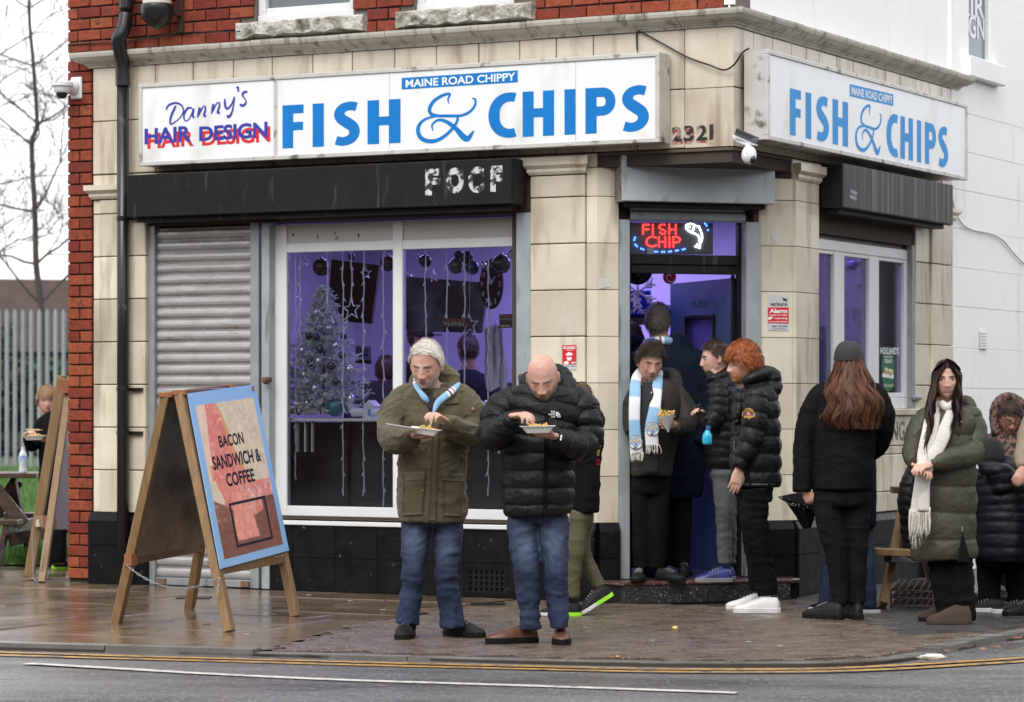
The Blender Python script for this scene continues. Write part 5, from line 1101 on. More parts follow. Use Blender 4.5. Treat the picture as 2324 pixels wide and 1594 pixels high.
# notices
t = thing('alarm_sign', 'red and silver alarm warning sign beside the shop door', 'sign', CF.pp(1767, 751, .003)); vv = .004
def face(fr, tl, tr, bl, br, v, mt, nm, par, th=.0015):
    q = quad(fr, tl, tr, bl, br, v); m = MB(); m.prism([q(0, 0), q(1, 0), q(1, 1), q(0, 1)], V(*fr.n, 0) * -th); return m.build(nm, mt, par, bevel=0)
def words(fr, s_, x0, x1, y0, y1, v, mt, par, off=.02, d=0, nm='lettering'):
    m = MB(); maptext(m, textmesh(s_, off), quad(fr, (x0, y0), (x1, y0 + d), (x0, y1), (x1, y1 + d), v)); return m.build(nm, mt, par, fix=False)
M_sil = mat('silver_plate', (.55, .56, .57), .4, dirt=(.3, .3, .3), dsc=(40, 40, 40), dlo=.6, dhi=.8)
face(CF, (1743, 670), (1790, 670), (1743, 750), (1790, 751), vv, M_sil, 'plate', t); face(CF, (1743, 698), (1790, 698), (1743, 734), (1790, 735), vv + .001, M_red, 'red_band', t)
M_ink = mat('dark_ink', (.03, .03, .035), .5)
words(CF, 'verisure', 1747, 1786, 686, 695, vv + .001, M_ink, t); words(CF, 'Alarm', 1746, 1787, 701, 711, vv + .002, M_vinyl, t, .04); words(CF, 'Images & Audio', 1746, 1787, 713.5, 718, vv + .002, M_vinyl, t); words(CF, 'recording', 1757, 1787, 720, 726, vv + .002, M_vinyl, t); words(CF, '24H GUARD RESPONSE', 1746, 1787, 729, 732, vv + .002, M_vinyl, t)
words(CF, '0800 158 8999', 1752, 1787, 739, 743, vv + .001, M_ink, t); words(CF, 'www.verisure.co.uk', 1754, 1785, 745, 747.5, vv + .001, M_ink, t)
face(CF, (1743.5, 720), (1754, 719), (1743.5, 727), (1752, 724), vv + .002, M_vinyl, 'camera_icon', t); face(CF, (1776, 676), (1786, 679), (1777, 682), (1786, 685), vv + .001, M_ink, 'logo', t)
t = thing('guard_sign', 'red GUARD sign with a capped guard figure on the middle pier', 'sign', LF.pp(1292, 839, .025)); vv = .0265
face(LF, (1276, 784), (1307.5, 783), (1276, 839), (1307.5, 839), vv, M_sil, 'plate', t); face(LF, (1276, 784), (1307.5, 783), (1276, 828), (1307.5, 828), vv + .001, M_red, 'red_panel', t)
words(LF, 'GUARD', 1278, 1306, 786, 792.5, vv + .002, M_vinyl, t, .03); words(LF, 'RESPONSE', 1286, 1299, 794, 796, vv + .002, M_vinyl, t); words(LF, '24H', 1296, 1306, 821, 826, vv + .003, M_vinyl, t, .03)
m = MB(); 
for k, (pts) in enumerate(([(1284, 804), (1291, 799), (1300, 803), (1298, 807), (1286, 808)], [(1286, 811), (1298, 811), (1297, 816), (1292, 820), (1287, 816)], [(1279, 827), (1280, 822), (1288, 819), (1291, 824), (1290, 827)])):
    m = MB(); m.prism([LF.pp(x, y, vv + .0022) for x, y in pts], V(*LF.n, 0) * -.0005); m.build(('cap_mark', 'face_mark', 'shoulder_mark')[k], M_vinyl, t)
words(LF, '0800 158 8999', 1284, 1306, 831, 833, vv + .001, M_ink, t)
M_paper = mat('worn_paper', (.62, .61, .57), .7, col2=(.5, .48, .43), sc1=30)
for fr, pts, v, lab in ((CF, [(1352, 633), (1383, 630), (1385, 651), (1356, 657)], .004, 'torn white paper label stuck on the tiles left of the door'), (CF, [(1750, 534), (1766, 529), (1777, 548), (1760, 554)], .004, 'torn white paper label on the tiles right of the door'), (CF, [(1762, 839), (1768, 837), (1774, 840), (1775, 846), (1771, 852), (1765, 852), (1761, 846)], .004, 'small round white sticker low on the right door jamb')):
    m = MB(); m.prism([fr.pp(x, y, v) for x, y in pts], V(*fr.n, 0) * -.001); tag(m.build('paper_label', M_paper, None), lab, 'label')
# cables
t = tag(MB().tube([LF.pp(1446, 113, .03), LF.pp(1445, 85, .012), LF.pp(1450, 72, .02), LF.pp(1490, 92, .02), LF.pp(1560, 130, .02), LF.pp(1610, 148, .03), LF.pp(1642, 159, .03), LF.pp(1665, 148, .05), RF.pp(1685, 120, .1), RF.pp(1700, 110, .16)], .0065, 6, 5).build('fascia_cable', M_dark, None, smooth=True), 'thin black cable sagging between the two fascia signs', 'cable')
tag(MB().tube([RF.pp(2160, 445, .03), RF.pp(2168, 480, .02), RF.pp(2185, 510, .02), RF.pp(2210, 523, .02), RF.pp(2245, 530, .02), RF.pp(2275, 545, .02), RF.pp(2300, 575, .02), RF.pp(2326, 602, .02)], .007, 6, 5).build('wall_cable', mat('painted_cable', (.5, .5, .52), .5), None, smooth=True), 'grey painted cable running across the white side wall', 'cable')
tag(MB().tube([LF.pp(156, 102, .01), LF.pp(300, 92, .02), LF.pp(420, 75, .02), LF.pp(545, 72, .09), LF.pp(620, 90, .02)][:4], .005, 5, 5).build('ledge_cable', M_dark, None, smooth=True), 'thin black cable lying along the ledge above the cornice', 'cable')

# ------------------------------------------------------------------ A-boards
def aboard(nm, lab, L1, L2, ztop, wt, tops, with_poster, cat='a-board', extra=None):
    t = thing(nm, lab, cat, (L1[0] + L2[1]) / 2 * V(1, 1, 0)); return t
def leg(par, a, b, w_=.07, h_=.038, ref=(0, 1, 0), m_=None, nm='leg'):
    m = MB(); m.beam(a, b, w_, h_, ref); return m.build(nm, m_ or M_wood, par, bevel=.004)
AB = thing('bacon_aboard', 'wooden A-board in front of the shutter with a blue edged BACON SANDWICH & COFFEE poster', 'a-board', (-1.95, 18.4, 0))
fA, fB = P(264, 1416, G(1416)), P(430, 1381, G(1381)); fC, fD = P(521, 1434, G(1434)), P(671, 1400, G(1400))
tA, tC = P(378, 898, 17.85), P(408, 893, 17.80)
dirL = nrm((fB - fA)); dirR = nrm(fD - fC); 
tB = P(516, 880, 18.75); tD = tC + (fD - fC) * V(1, 1, 0) + V(0, 0, .03)
ref = (0, -1, .1)
def legb(a, b, w_, h_, side):                 # board leg: width along the board, thickness across
    d = nrm(np.asarray(b) - a); sd = nrm(side - d * (side @ d)); up = np.cross(sd, d); sd = sd * w_ / 2; up = up * h_ / 2
    m = MB(); m.hexa([a - sd - up, a + sd - up, a + sd + up, a - sd + up, b - sd - up, b + sd - up, b + sd + up, b - sd + up]); return m
for a, b, s_ in ((fA, tA, dirL), (fB, tB, dirL), (fC, tC, dirR), (fD, tD, dirR)):
    b2 = b; legb(a, b2, .075, .055, s_).build('leg', M_wood, AB, bevel=.004)
for s_, a, b in ((dirL, tA, tB), (dirR, tC, tD)):
    m = MB(); m.beam(a + V(0, 0, -.01), b + V(0, 0, -.01), .05, .06); m.build('top_rail', mat('wet_top_rail', (.16, .08, .04), .3, col2=(.09, .05, .03)), AB, bevel=.004)
for a in (tA, tC, tB, tD):
    m = MB(); m.box(a[0] - .04, a[0] + .04, a[1] - .04, a[1] + .035, a[2] - .012, a[2] + .02); m.build('end_block', M_endg, AB, bevel=.003)
lo = .29
a, b = fA + (tA - fA) * lo, fB + (tB - fB) * lo; m = MB(); m.beam(a, b, .04, .075); m.build('cross_rail', M_wood, AB, bevel=.004)
a, b = fC + (tC - fC) * .26, fD + (tD - fD) * .26; m = MB(); m.beam(a, b, .04, .075); m.build('cross_rail', M_wood, AB, bevel=.004)
m = MB(); q = fA + (tA - fA) * .285; m.beam(q + V(-.01, -.05, 0), q + V(.02, -.005, 0), .06, .07); m.build('end_block', M_endg, AB)
# dark blank panel of the far face
def lerp(a, b, s): return a + (b - a) * s
bl2, br2, tr2, tl2 = lerp(fA, tA, .30), lerp(fB, tB, .30), lerp(fB, tB, .985), lerp(fA, tA, .985)
n_ = nrm(np.cross(br2 - bl2, tl2 - bl2)); m = MB(); m.prism([p + n_ * .02 for p in (bl2, br2, tr2, tl2)], n_ * .006); m.build('blank_panel', mat('wet_blank_panel', (.45, .41, .36), .30, .75, col2=(.22, .18, .14), sc1=3, rvar=.10), AB)
# poster panel
pc = [P(500, 1292, 0), 0, 0, 0]
axis_n = nrm(np.cross(dirR, V(0, 0, 1))) * 1.
if axis_n[1] > 0: axis_n = -axis_n
fn_ = nrm(np.cross(fD - fC, tC - fC)); fn_ = fn_ if fn_[0] > 0 else -fn_
off = fn_ * .04
def on_plane(px, py):
    d = V((px - CX) / F, 1, -(py - HY) / F); o = V(0, 0, H); s = ((fC + off - o) @ fn_) / (d @ fn_); return o + d * s
PBL, PBR, PTR, PTL = on_plane(499, 1292), on_plane(655, 1250), on_plane(578, 873), on_plane(424, 894)
def PQ(a, b, k=0.): r = (PBL * (1 - a) + PBR * a) * (1 - b) + (PTL * (1 - a) + PTR * a) * b; return r + fn_ * (.0045 + k)
m = MB(); m.prism([PBL, PBR, PTR, PTL], fn_ * .004); m.build('poster_backing', mat('poster_edge_blue', (.27, .50, .80), .3), AB)
# photographic print of bacon: vertex coloured sheet
nx, ny = 110, 170; a0, a1, b0, b1 = .075, .93, .045, .925; vs, cs = [], []
gu, gv = np.meshgrid(np.linspace(0, 1, nx), np.linspace(0, 1, ny)); gp = np.stack([gu.ravel() * 3, gv.ravel() * 5, gu.ravel() * 0], 1)
n1 = vnoise(gp * V(1.2, .8, 1), 1); n2 = vnoise(gp * V(6, 2.2, 1) + (n1 * 2)[:, None], 2); n3 = vnoise(gp * 9, 3)
for k, (x, y) in enumerate(zip(gu.ravel(), gv.ravel())):
    vs.append(PQ(a0 + (a1 - a0) * x, b0 + (b1 - b0) * y)); s_ = x - (1 - y) * .5 
    diag = x * 1.0 - (1 - y) * .62
    cream = V(.80, .66, .48); pink = V(.82, .33, .25); red_ = V(.55, .10, .08); brown = V(.20, .075, .05); org = V(.70, .33, .12)
    c = pink * (1 - n2[k]) + red_ * n2[k] * 1.1 + V(.2, .15, .12) * max(0, n3[k] - .6)
    if y > .45:
        e = diag - .28 + .1 * (n1[k] - .5)
        if e > 0: c = cream * (1 - .25 * n3[k]) 
        if 0 < e < .045: c = org
        if x < .05 + .2 * n1[k] * (y > .6): c = cream * .8 + pink * .2
    if y < .5 and x < .16 * (1 - abs(y - .36) * 4) + .05 * n2[k]: c = cream * .95
    if .18 < y < .55 and x > .45 and n2[k] > .55: c = c * .6 + V(.8, .6, .55) * .4
    if y < .36 - .35 * x + .07 * n1[k] and x < .22 + .3 * (1 - y): c = brown * (1 + .5 * n3[k])
    c = c + V(.30, .25, .2) * max(0, n3[k] + n2[k] - 1.25) * 1.6 - V(.25, .2, .16) * max(0, .32 - n2[k])
    if y < .20 + .06 * n1[k] + .16 * max(0, x - .6) or (x > .78 and y < .34): c = brown * (.9 + .5 * n3[k])
    if .27 + .5 * (y - .1) ** 2 < x < .66 - .25 * y and .09 < y < .40: c = pink * (1.05 - .5 * n2[k]) + red_ * .5 * n2[k] + V(.3, .25, .22) * max(0, n3[k] - .5)
    cs.append(np.clip(c, 0, 1))
m = MB(); m.add(vs, [(j * nx + i, j * nx + i + 1, (j + 1) * nx + i + 1, (j + 1) * nx + i) for j in range(ny - 1) for i in range(nx - 1)], np.array(cs)); m.build('poster_print', mat('poster_print', (1, 1, 1), .45, attr=True, spec=.3), AB, 'close up print of bacon on bread', fix=False)
M_ptxt = mat('poster_text', (.008, .008, .015), .6, spec=.2)
for s_, a, b, c, d in (('BACON', .30, .66, .665, .735), ('SANDWICH &', .155, .86, .545, .625), ('COFFEE', .30, .71, .437, .515)):
    m = MB(); maptext(m, textmesh(s_, .03), lambda x, y: PQ(a + (b - a) * x, c + (d - c) * y, .0006)); m.build('lettering', M_ptxt, AB, fix=False)
for a, b, c, d in ((.27, .80, .33, .345), (.27, .80, .09, .105), (.27, .295, .105, .33), (.775, .80, .105, .33)):
    m = MB(); m.add([PQ(a, c, .0009), PQ(b, c, .0009), PQ(b, d, .0009), PQ(a, d, .0009)], [(0, 1, 2, 3)]); m.build('black_frame', M_ptxt, AB, fix=False)
for a, b in ((.035, .02), (.965, .02), (.035, .975), (.965, .975)):
    m = MB(); m.sph(PQ(a, b, .002), .006, 8, 5); m.build('screw', M_metal, AB, smooth=True)
def chain(a, b, sag, n, par):
    m = MB(); pts = [a + (b - a) * s + V(0, 0, -sag * 4 * s * (1 - s)) for s in np.linspace(0, 1, n + 1)]
    for i in range(n):
        p, q = pts[i], pts[i + 1]; d = nrm(q - p); sd = np.cross(d, V(0, 1, 0) if i % 2 else V(.7, .2, .7)); sd = nrm(sd) * .006; L_ = np.linalg.norm(q - p); c = (p + q) / 2
        ring = [c + d * (L_ * .62) * math.cos(t_) + sd * math.sin(t_) for t_ in np.linspace(0, 2 * math.pi, 9)]; m.tube(ring, .0022, 4)
    m.build('chain', M_metal, par, kind='stuff', fix=False, smooth=True)
chain(P(287, 1283, 18.0), P(497, 1312, 17.5), .10, 26, AB); chain(P(497, 1312, 17.5), P(494, 1355, 17.5), .0, 6, AB); chain(P(470, 1276, 19.0), P(640, 1262, 18.5), .02, 16, AB)

A2 = thing('narrow_aboard', 'second wooden A-board with a pale blank panel half hidden behind the brick pier', 'a-board', (-3.3, 22.6, 0))
ref2 = nrm(V(.2, 1, 0)); g1 = P(68, 1308, G(1308)); g2 = P(100, 1321, G(1321) ); g3 = P(146, 1300, 24.0); t1 = P(141, 858, 23.1); t2 = P(152, 860, 22.9)
g2 = V(g2[0], 22.3, 0); g1 = V(g1[0], 23.1, 0); g3 = V(-3.42, 23.9, 0)
legb(g1, t1, .075, .07, V(1, 0, 0)).build('leg', M_wood, A2, bevel=.004); legb(g2, t2 + V(.03, 0, 0), .055, .06, V(1, 0, 0)).build('leg', M_wood, A2, bevel=.004)
legb(g3 + V(.25, 0, 0), t2 + V(.3, .8, 0), .07, .07, V(1, 0, 0)).build('leg', M_wood, A2, bevel=.004)
m = MB(); m.beam(t1 + V(-.02, 0, .005), t2 + V(.35, .6, .005), .09, .03); m.build('top_rail', M_wood, A2, bevel=.003)
m = MB(); c = P(147, 872, 22.8); m.box(c[0] - .05, c[0] + .03, c[1] - .02, c[1] + .03, c[2] - .07, c[2] + .03); m.build('end_block', M_endg, A2)
m = MB(); a, b = lerp(g2, t2, .21), lerp(g2, t2, .97); m.prism([P(118, 1202, 22.75), P(172, 1202, 23.3), P(172, 938, 23.3), P(145, 938, 22.8)], V(.0, .01, 0)); m.build('pale_panel', mat('lilac_panel', (.42, .38, .42), .4, dirt=(.3, .27, .25), dsc=(2, 2, 2)), A2)
m = MB(); m.prism([P(104, 1200, 22.95), P(119, 1200, 22.7), P(150, 900, 22.95), P(146, 900, 23.0)], V(0, .01, 0)); m.build('blank_panel', M_blkpaint, A2)
m = MB(); m.beam(P(84, 1182, 23.05), P(122, 1190, 22.7), .05, .08); m.build('cross_rail', M_wood, A2); m = MB(); m.box(*(lambda c: (c[0] - .04, c[0] + .04, c[1] - .06, c[1] - .01, c[2] - .05, c[2] + .05))(P(112, 1185, 22.75))); m.build('end_block', M_endg, A2)
chain(P(73, 1196, 22.9), P(76, 1316, 22.9), 0, 22, A2); chain(P(100, 1228, 22.3), P(92, 1312, 22.3), 0, 16, A2); chain(P(76, 1312, 22.8), P(92, 1312, 22.3), .03, 5, A2)
m = MB(); m.prism([P(82, 1180, 22.8), P(88, 1178, 22.8), P(90, 1196, 22.8), P(81, 1196, 22.8)], V(0, .004, 0)); m.build('paper_tag', M_paper, A2)

# ------------------------------------------------------------------ left background
PT = thing('picnic_table', 'dark wooden picnic table on the grass at the left edge', 'picnic table', (-4.3, 24.9, 0))
def bm_(a, b, w_, h_, nm, m_=M_woodd, par=None, ref=(0, 0, 1)):
    m = MB(); m.beam(a, b, w_, h_, ref); return m.build(nm, m_ or M_woodd, par or PT, bevel=.004)
zt = H - (1078 - HY) * 24.6 / F; zsn = H - (1182 - HY) * 24.2 / F
for k in range(5): bm_(V(-6.2, 24.35 + k * .15, zt), V(-3.98, 24.35 + k * .15, zt), .14, .04, 'table_plank')
for k in range(2): bm_(V(-6.2, 23.85 + k * .15, zsn), V(-4.05, 23.85 + k * .15, zsn), .14, .04, 'bench_plank'); bm_(V(-6.2, 25.35 + k * .15, zsn), V(-4.05, 25.35 + k * .15, zsn), .14, .04, 'bench_plank')
for x in (-4.25, -5.9):
    bm_(V(x, 24.0, 0), V(x, 24.9, zt - .03), .09, .045, 'leg', ref=(1, 0, 0)); bm_(V(x + .06, 25.3, 0), V(x + .06, 24.4, zt - .03), .09, .045, 'leg', ref=(1, 0, 0)); bm_(V(x + .1, 23.8, zsn - .06), V(x + .1, 25.5, zsn - .06), .045, .09, 'cross_rail')
bm_(P(-30, 1085, 24.2), P(55, 1192, 24.2), .045, .11, 'brace'); bm_(P(40, 1090, 24.9), P(-30, 1195, 24.9), .045, .11, 'brace'); bm_(P(20, 1228, 24.4), P(160, 1195, 24.4), .045, .10, 'brace')
BT = thing('water_bottle', 'clear water bottle with a blue label standing on the picnic table', 'bottle', P(52, 1076, 24.4)); k = 24.4 / F; c = P(52, 1076, 24.4); c[2] = zt + .02
M_plas = mat('clear_plastic', (.62, .68, .72), .12, spec=.8, col2=(.5, .57, .62), sc1=30)
m = MB(); m.tube([c, c + V(0, 0, .01), c + V(0, 0, .05), c + V(0, 0, .10), c + V(0, 0, .15), c + V(0, 0, .18), c + V(0, 0, .20)], [.030, .034, .031, .034, .033, .022, .013], 14, 3); m.build('bottle_body', M_plas, BT, smooth=True)
m = MB(); m.tube([c + V(0, 0, .20), c + V(0, 0, .218)], .016, 12); m.build('bottle_cap', M_whitepl, BT); m = MB(); m.tube([c + V(0, 0, .105), c + V(0, 0, .145)], .0355, 14, cap=False); m.build('bottle_label', mat('blue_label', (.08, .25, .6), .4, col2=(.6, .65, .7), sc1=50), BT, smooth=True, fix=False)
# grass
def gz(y): return 0 if y < 24.6 else .36 * min(1, (y - 24.6) / 20)
mb = MB(); ys = np.linspace(24.6, 60, 30); xs = np.linspace(-25, -2.8, 30)
mb.add([V(x, y, gz(y) + .012) for y in ys for x in xs], [(j * 30 + i, j * 30 + i + 1, (j + 1) * 30 + i + 1, (j + 1) * 30 + i) for j in range(29) for i in range(29)]); tag(mb.build('turf', M_soil, fix=False), None, None, kind='structure')
n = 26000; r3 = np.random.default_rng(4); yy = 24.6 + 20 * r3.random(n) ** 1.7; xx = (-.185 * yy) + (.185 - .135) * yy * r3.random(n) * 1.5 - .2; hh_ = .05 + .06 * r3.random(n); an = r3.random(n) * 6.28
hh_ = np.where(yy < 25.2, hh_ * 1.5, hh_)
vv_ = np.zeros((n, 3, 3)); zz_ = np.array([gz(y) for y in yy]) + .01; w_ = .006 + yy * 0 
vv_[:, 0] = np.stack([xx - w_, yy, zz_], 1); vv_[:, 1] = np.stack([xx + w_, yy, zz_], 1); vv_[:, 2] = np.stack([xx + np.cos(an) * hh_ * .5, yy + np.sin(an) * hh_ * .3, zz_ + hh_], 1)
mb = MB(); mb.add(vv_.reshape(-1, 3), [(3 * i, 3 * i + 1, 3 * i + 2) for i in range(n)]); tag(mb.build('grass', M_grass, fix=False), 'short bright green grass around the picnic table', 'grass', kind='stuff')
# palisade fence
PF = thing('palisade_fence', 'grey steel palisade fence beyond the grass', 'fence', (-6.2, 45, .36)); M_pal = mat('fence_grey', (.30, .33, .345), .5, .2, col2=(.24, .29, .31), rnd=.08)
z0f = gz(45); ztp = H - (702 - HY) * 45 / F
for k in range(16):
    x = -8.2 + k * .1255; m = MB(); j = random.uniform(-.01, .01)
    m.add([V(x - .034, 45, z0f), V(x - .012, 44.97, z0f), V(x + .012, 44.97, z0f), V(x + .034, 45, z0f), V(x - .034, 45, ztp + j - .06), V(x - .012, 44.97, ztp + j), V(x + .012, 44.97, ztp + j), V(x + .034, 45, ztp + j - .06)], [(0, 1, 5, 4), (1, 2, 6, 5), (2, 3, 7, 6)]); m.build('pale', M_pal, PF, fix=False)
for k in range(16, 36):
    x = -8.2 + k * .1255; m = MB(); m.add([V(x - .034, 45, z0f), V(x - .012, 44.97, z0f), V(x + .012, 44.97, z0f), V(x + .034, 45, z0f), V(x - .034, 45, ztp - .06), V(x - .012, 44.97, ztp), V(x + .012, 44.97, ztp), V(x + .034, 45, ztp - .06)], [(0, 1, 5, 4), (1, 2, 6, 5), (2, 3, 7, 6)]); m.build('pale', M_pal, PF, fix=False)
for py in (803, 1030): z_ = H - (py - HY) * 45 / F; bm_(V(-8.4, 45.05, z_), V(-3.6, 45.05, z_), .05, .06, 'rail', M_blkpaint, PF)
# bare tree behind the fence
M_bark = mat('bark', (.075, .06, .05), .9, col2=(.04, .032, .028), sc1=10, stretch=(1, 1, .3))
def tree(nm, lab, base, segs, seed, depth=6, L0=1.6, r0=.17, spread=.55):
    t = thing(nm, lab, 'tree', base); rr = random.Random(seed); tr = MB(); cr = MB()
    tr.tube(segs, np.linspace(r0, r0 * .35, len(segs)), 8, 4)
    def grow(p, d, L_, r_, lv):
        if lv == 0 or r_ < .001: return
        pts = [p]; q = p; dd_ = d
        for k in range(3): dd_ = nrm(dd_ + V(rr.gauss(0, .16), rr.gauss(0, .16), rr.gauss(.03, .12))); q = q + dd_ * L_ / 3; pts.append(q)
        cr.tube(pts, [max(r_ * q, .0045) for q in (1, .9, .8, .66)], 4 if lv < 4 else 6, 1, cap=False)
        for k in range(rr.choice((2, 3, 3)) if lv > 1 else 2):
            s = rr.choice((1, 2, 3)) if k else 3; nd = nrm(dd_ + V(rr.gauss(0, spread), rr.gauss(0, spread * .6), rr.gauss(.12, spread * .6))); grow(pts[s], nd, L_ * rr.uniform(.6, .88), r_ * (.66 if k == 0 else .48), lv - 1)
    for i in range(1, len(segs)):
        for k in range(2 if i > 1 else 1):
            r_ = r0 * (1 - i / len(segs) * .6) * .42; s_ = -1 if (i + k) % 2 else 1
            grow(segs[i], nrm(V(s_ * rr.uniform(.5, 1.1), rr.gauss(0, .4), rr.uniform(.15, .8))), L0 * rr.uniform(.7, 1.1), r_, depth)
    grow(segs[-1], V(0, 0, 1), L0, r0 * .42, depth)
    tr.build('trunk', M_bark, t, smooth=True, fix=False); cr.build('crown', M_bark, t, kind='stuff', fix=False, smooth=True)
D_ = 52
tree('bare_tree', 'bare winter tree with a slender trunk behind the palisade fence', P(108, 1000, D_) * V(1, 1, 0) + V(0, 0, .3), [P(98, 1040, D_), P(96, 850, D_), P(92, 690, D_), P(82, 600, D_), P(79, 480, D_), P(72, 330, D_), P(84, 280, D_), P(76, 150, D_), P(66, 20, D_), P(72, -160, D_)], 5, 7, .95, .070)
tree('bare_tree', 'second bare tree with fine twigs at the far left edge', P(-40, 1000, 60) * V(1, 1, 0) + V(0, 0, .3), [P(-50, 1040, 60), P(-48, 800, 60), P(-40, 600, 60), P(-30, 420, 60), P(-22, 250, 60)], 11, 6, 1.1, .07)
# far building and hedge
FBD = thing('far_house', 'distant brown roofed brick building behind the bare tree', 'house', (-13, 85, 0)); k = 85
m = MB(); m.prism([P(-260, 1000, k), P(165, 1000, k), P(165, 800, k), P(-260, 800, k)], V(0, 8, 0)); m.build('wall', mat('far_brick', (.13, .06, .045), .9, col2=(.17, .12, .10), sc1=1.2), FBD)
m = MB(); m.add([P(-270, 805, k) - V(0, .4, 0), P(172, 805, k) - V(0, .4, 0), P(136, 622, k) + V(0, 4, 0), P(-270, 618, k) + V(0, 4, 0), P(172, 805, k) + V(0, 8.4, 0), P(-270, 805, k) + V(0, 8.4, 0)], [(0, 1, 2, 3), (1, 4, 2), (3, 2, 4, 5)]); m.build('roof', mat('far_roof', (.085, .060, .052), .95, spec=.1, col2=(.06, .046, .042), sc1=2), FBD, fix=False)
for i in range(5):
    px = -20 + i * 40; m = MB(); m.prism([P(px, 905, k - .2), P(px + 14, 905, k - .2), P(px + 14, 865, k - .2), P(px, 865, k - .2)], V(0, .1, 0)); m.build('window', mat('far_win', (.35, .37, .38), .4), FBD)
mb = MB(); r4 = np.random.default_rng(9)
for k in range(9000):
    c = P(r4.uniform(-160, 170), r4.uniform(740, 1060), 56 + r4.uniform(-1.5, 1.5)); 
    top = 800 + 50 * math.sin(c[0] * 2) + 30 * math.sin(c[0] * 5.1)
    if H - (top - HY) * 56 / F < c[2]: continue
    d = r4.normal(size=3) * .11; e = r4.normal(size=3) * .11; mb.add([c, c + d, c + e], [(0, 1, 2)])
hg = thing('scrub_hedge', 'tangled brown and green scrub just behind the palisade fence', 'hedge', (-7, 56, .3)); mb.build('foliage', mat('scrub', (.065, .055, .04), .9, col2=(.045, .075, .03), sc1=.9, mix=.2), hg, kind='stuff', fix=False)

# right: picnic bench behind the queue, wire rack, litter --------------------
PB = thing('pub_bench', 'dark stained picnic bench with people seated at it near the white wall', 'picnic table', (4.0, 19.6, 0))
def bb(a, b, w_, h_, nm, m_=M_woodd, ref=(0, 0, 1)): m = MB(); m.beam(a, b, w_, h_, ref); m.build(nm, m_, PB, bevel=.004)
tb_ = 19.6
bb(P(1985, 1252, 19.4), P(2560, 1272, 19.4), .16, .045, 'bench_plank', M_wood); bb(P(1985, 1252, 19.6) + V(0, .02, 0), P(2560, 1272, 19.6) + V(0, .02, 0), .16, .045, 'bench_plank', M_wood)
for k in range(4): bb(P(2022, 1112, 20.2 + k * .16), P(2600, 1126, 20.2 + k * .16), .14, .045, 'table_plank')
bb(P(2056, 1120, 20.1), P(2003, 1376, 19.5), .05, .10, 'leg', M_wood, (0, 1, 0)); bb(P(2058, 1128, 20.6), P(2120, 1340, 21.2), .05, .09, 'leg', M_wood, (0, 1, 0)); bb(P(2400, 1120, 20.1), P(2340, 1376, 19.5), .05, .10, 'leg', ref=(0, 1, 0))
bb(P(2015, 1262, 19.45), P(2110, 1262, 20.8), .05, .09, 'cross_rail')
WR = thing('wire_rack', 'low rusty wire rack lying on the pavement under the bench', 'rack', P(2072, 1382, G(1382)))
M_wire = mat('rusty_wire', (.10, .085, .075), .6, .4); a_, b_, c_, d_ = P(2022, 1380, 19.55), P(2118, 1384, 19.4), P(2132, 1352, 20.6), P(2040, 1350, 20.7)
for z_ in (.02, .07, .12):
    for i in range(9):
        for (p, q, r_, s_) in ((a_, b_, d_, c_),):
            x0 = lerp(p, r_, i / 8) * V(1, 1, 0) + V(0, 0, z_); x1 = lerp(q, s_, i / 8) * V(1, 1, 0) + V(0, 0, z_); m = MB(); m.tube([x0, x1], .005, 4); m.build('wire', M_wire, WR)
    for i in range(7):
        x0 = lerp(a_, b_, i / 6) * V(1, 1, 0) + V(0, 0, z_); x1 = lerp(d_, c_, i / 6) * V(1, 1, 0) + V(0, 0, z_); m = MB(); m.tube([x0, x1], .005, 4); m.build('wire', M_wire, WR)
for p in (a_, b_, c_, d_): m = MB(); m.tube([p * V(1, 1, 0), p * V(1, 1, 0) + V(0, 0, .13)], .006, 4); m.build('wire', M_wire, WR)
def blob(nm, lab, cat, c, r, mt, group=None):
    m = MB(); m.sph(c, 1, 12, 8); v = m.v[0]; d = v - c; nn = vnoise(v * 3 + c, 3); m.v[0] = c + d * (V(*r)) * (.7 + .6 * nn)[:, None]; o = m.build(nm, mt, None, smooth=True); tag(o, lab, cat, group)
blob('crumpled_wrapper', 'crumpled white wrapper lying in the gutter at the right', 'wrapper', P(2114, 1500, 15.75) + V(0, 0, .02), (.075, .05, .018), mat('wrapper_white', (.6, .58, .54), .5))
blob('dropped_chip', 'yellow dropped chip on the block paving below the doorstep', 'chip', P(1532, 1429, G(1429)) + V(0, 0, .008), (.018, .012, .012), mat('chip_yellow', (.75, .6, .2), .5))
blob('dropped_chip', 'orange crumb beside the kerb right of the brown boots', 'chip', P(1402, 1493, G(1493)) + V(0, 0, .006), (.014, .01, .006), mat('crumb_orange', (.5, .25, .08), .5))
for i, (px, py) in enumerate(((1655, 1372), (1330, 1426), (1480, 1455), (795, 1365), (1285, 1352), (870, 1385), (1700, 1458), (1770, 1468), (2180, 1400), (700, 1352), (1050, 1372), (1195, 1372), (620, 1395), (560, 1440))):
    m = MB(); c = P(px, py, G(py)); a = random.uniform(0, 3); m.prism([c + V(math.cos(a + q) * .022, math.sin(a + q) * .014, .004) for q in (0, 1.4, 2.8, 4.4)], V(0, 0, .001)); tag(m.build('gum_spot', M_paper, None), 'flattened pale chewing gum spot on the wet paving', 'gum', 'pale gum spots on the pavement')
r5 = random.Random(2); M_leaf = mat('dead_leaf', (.20, .075, .03), .6, rnd=.4)
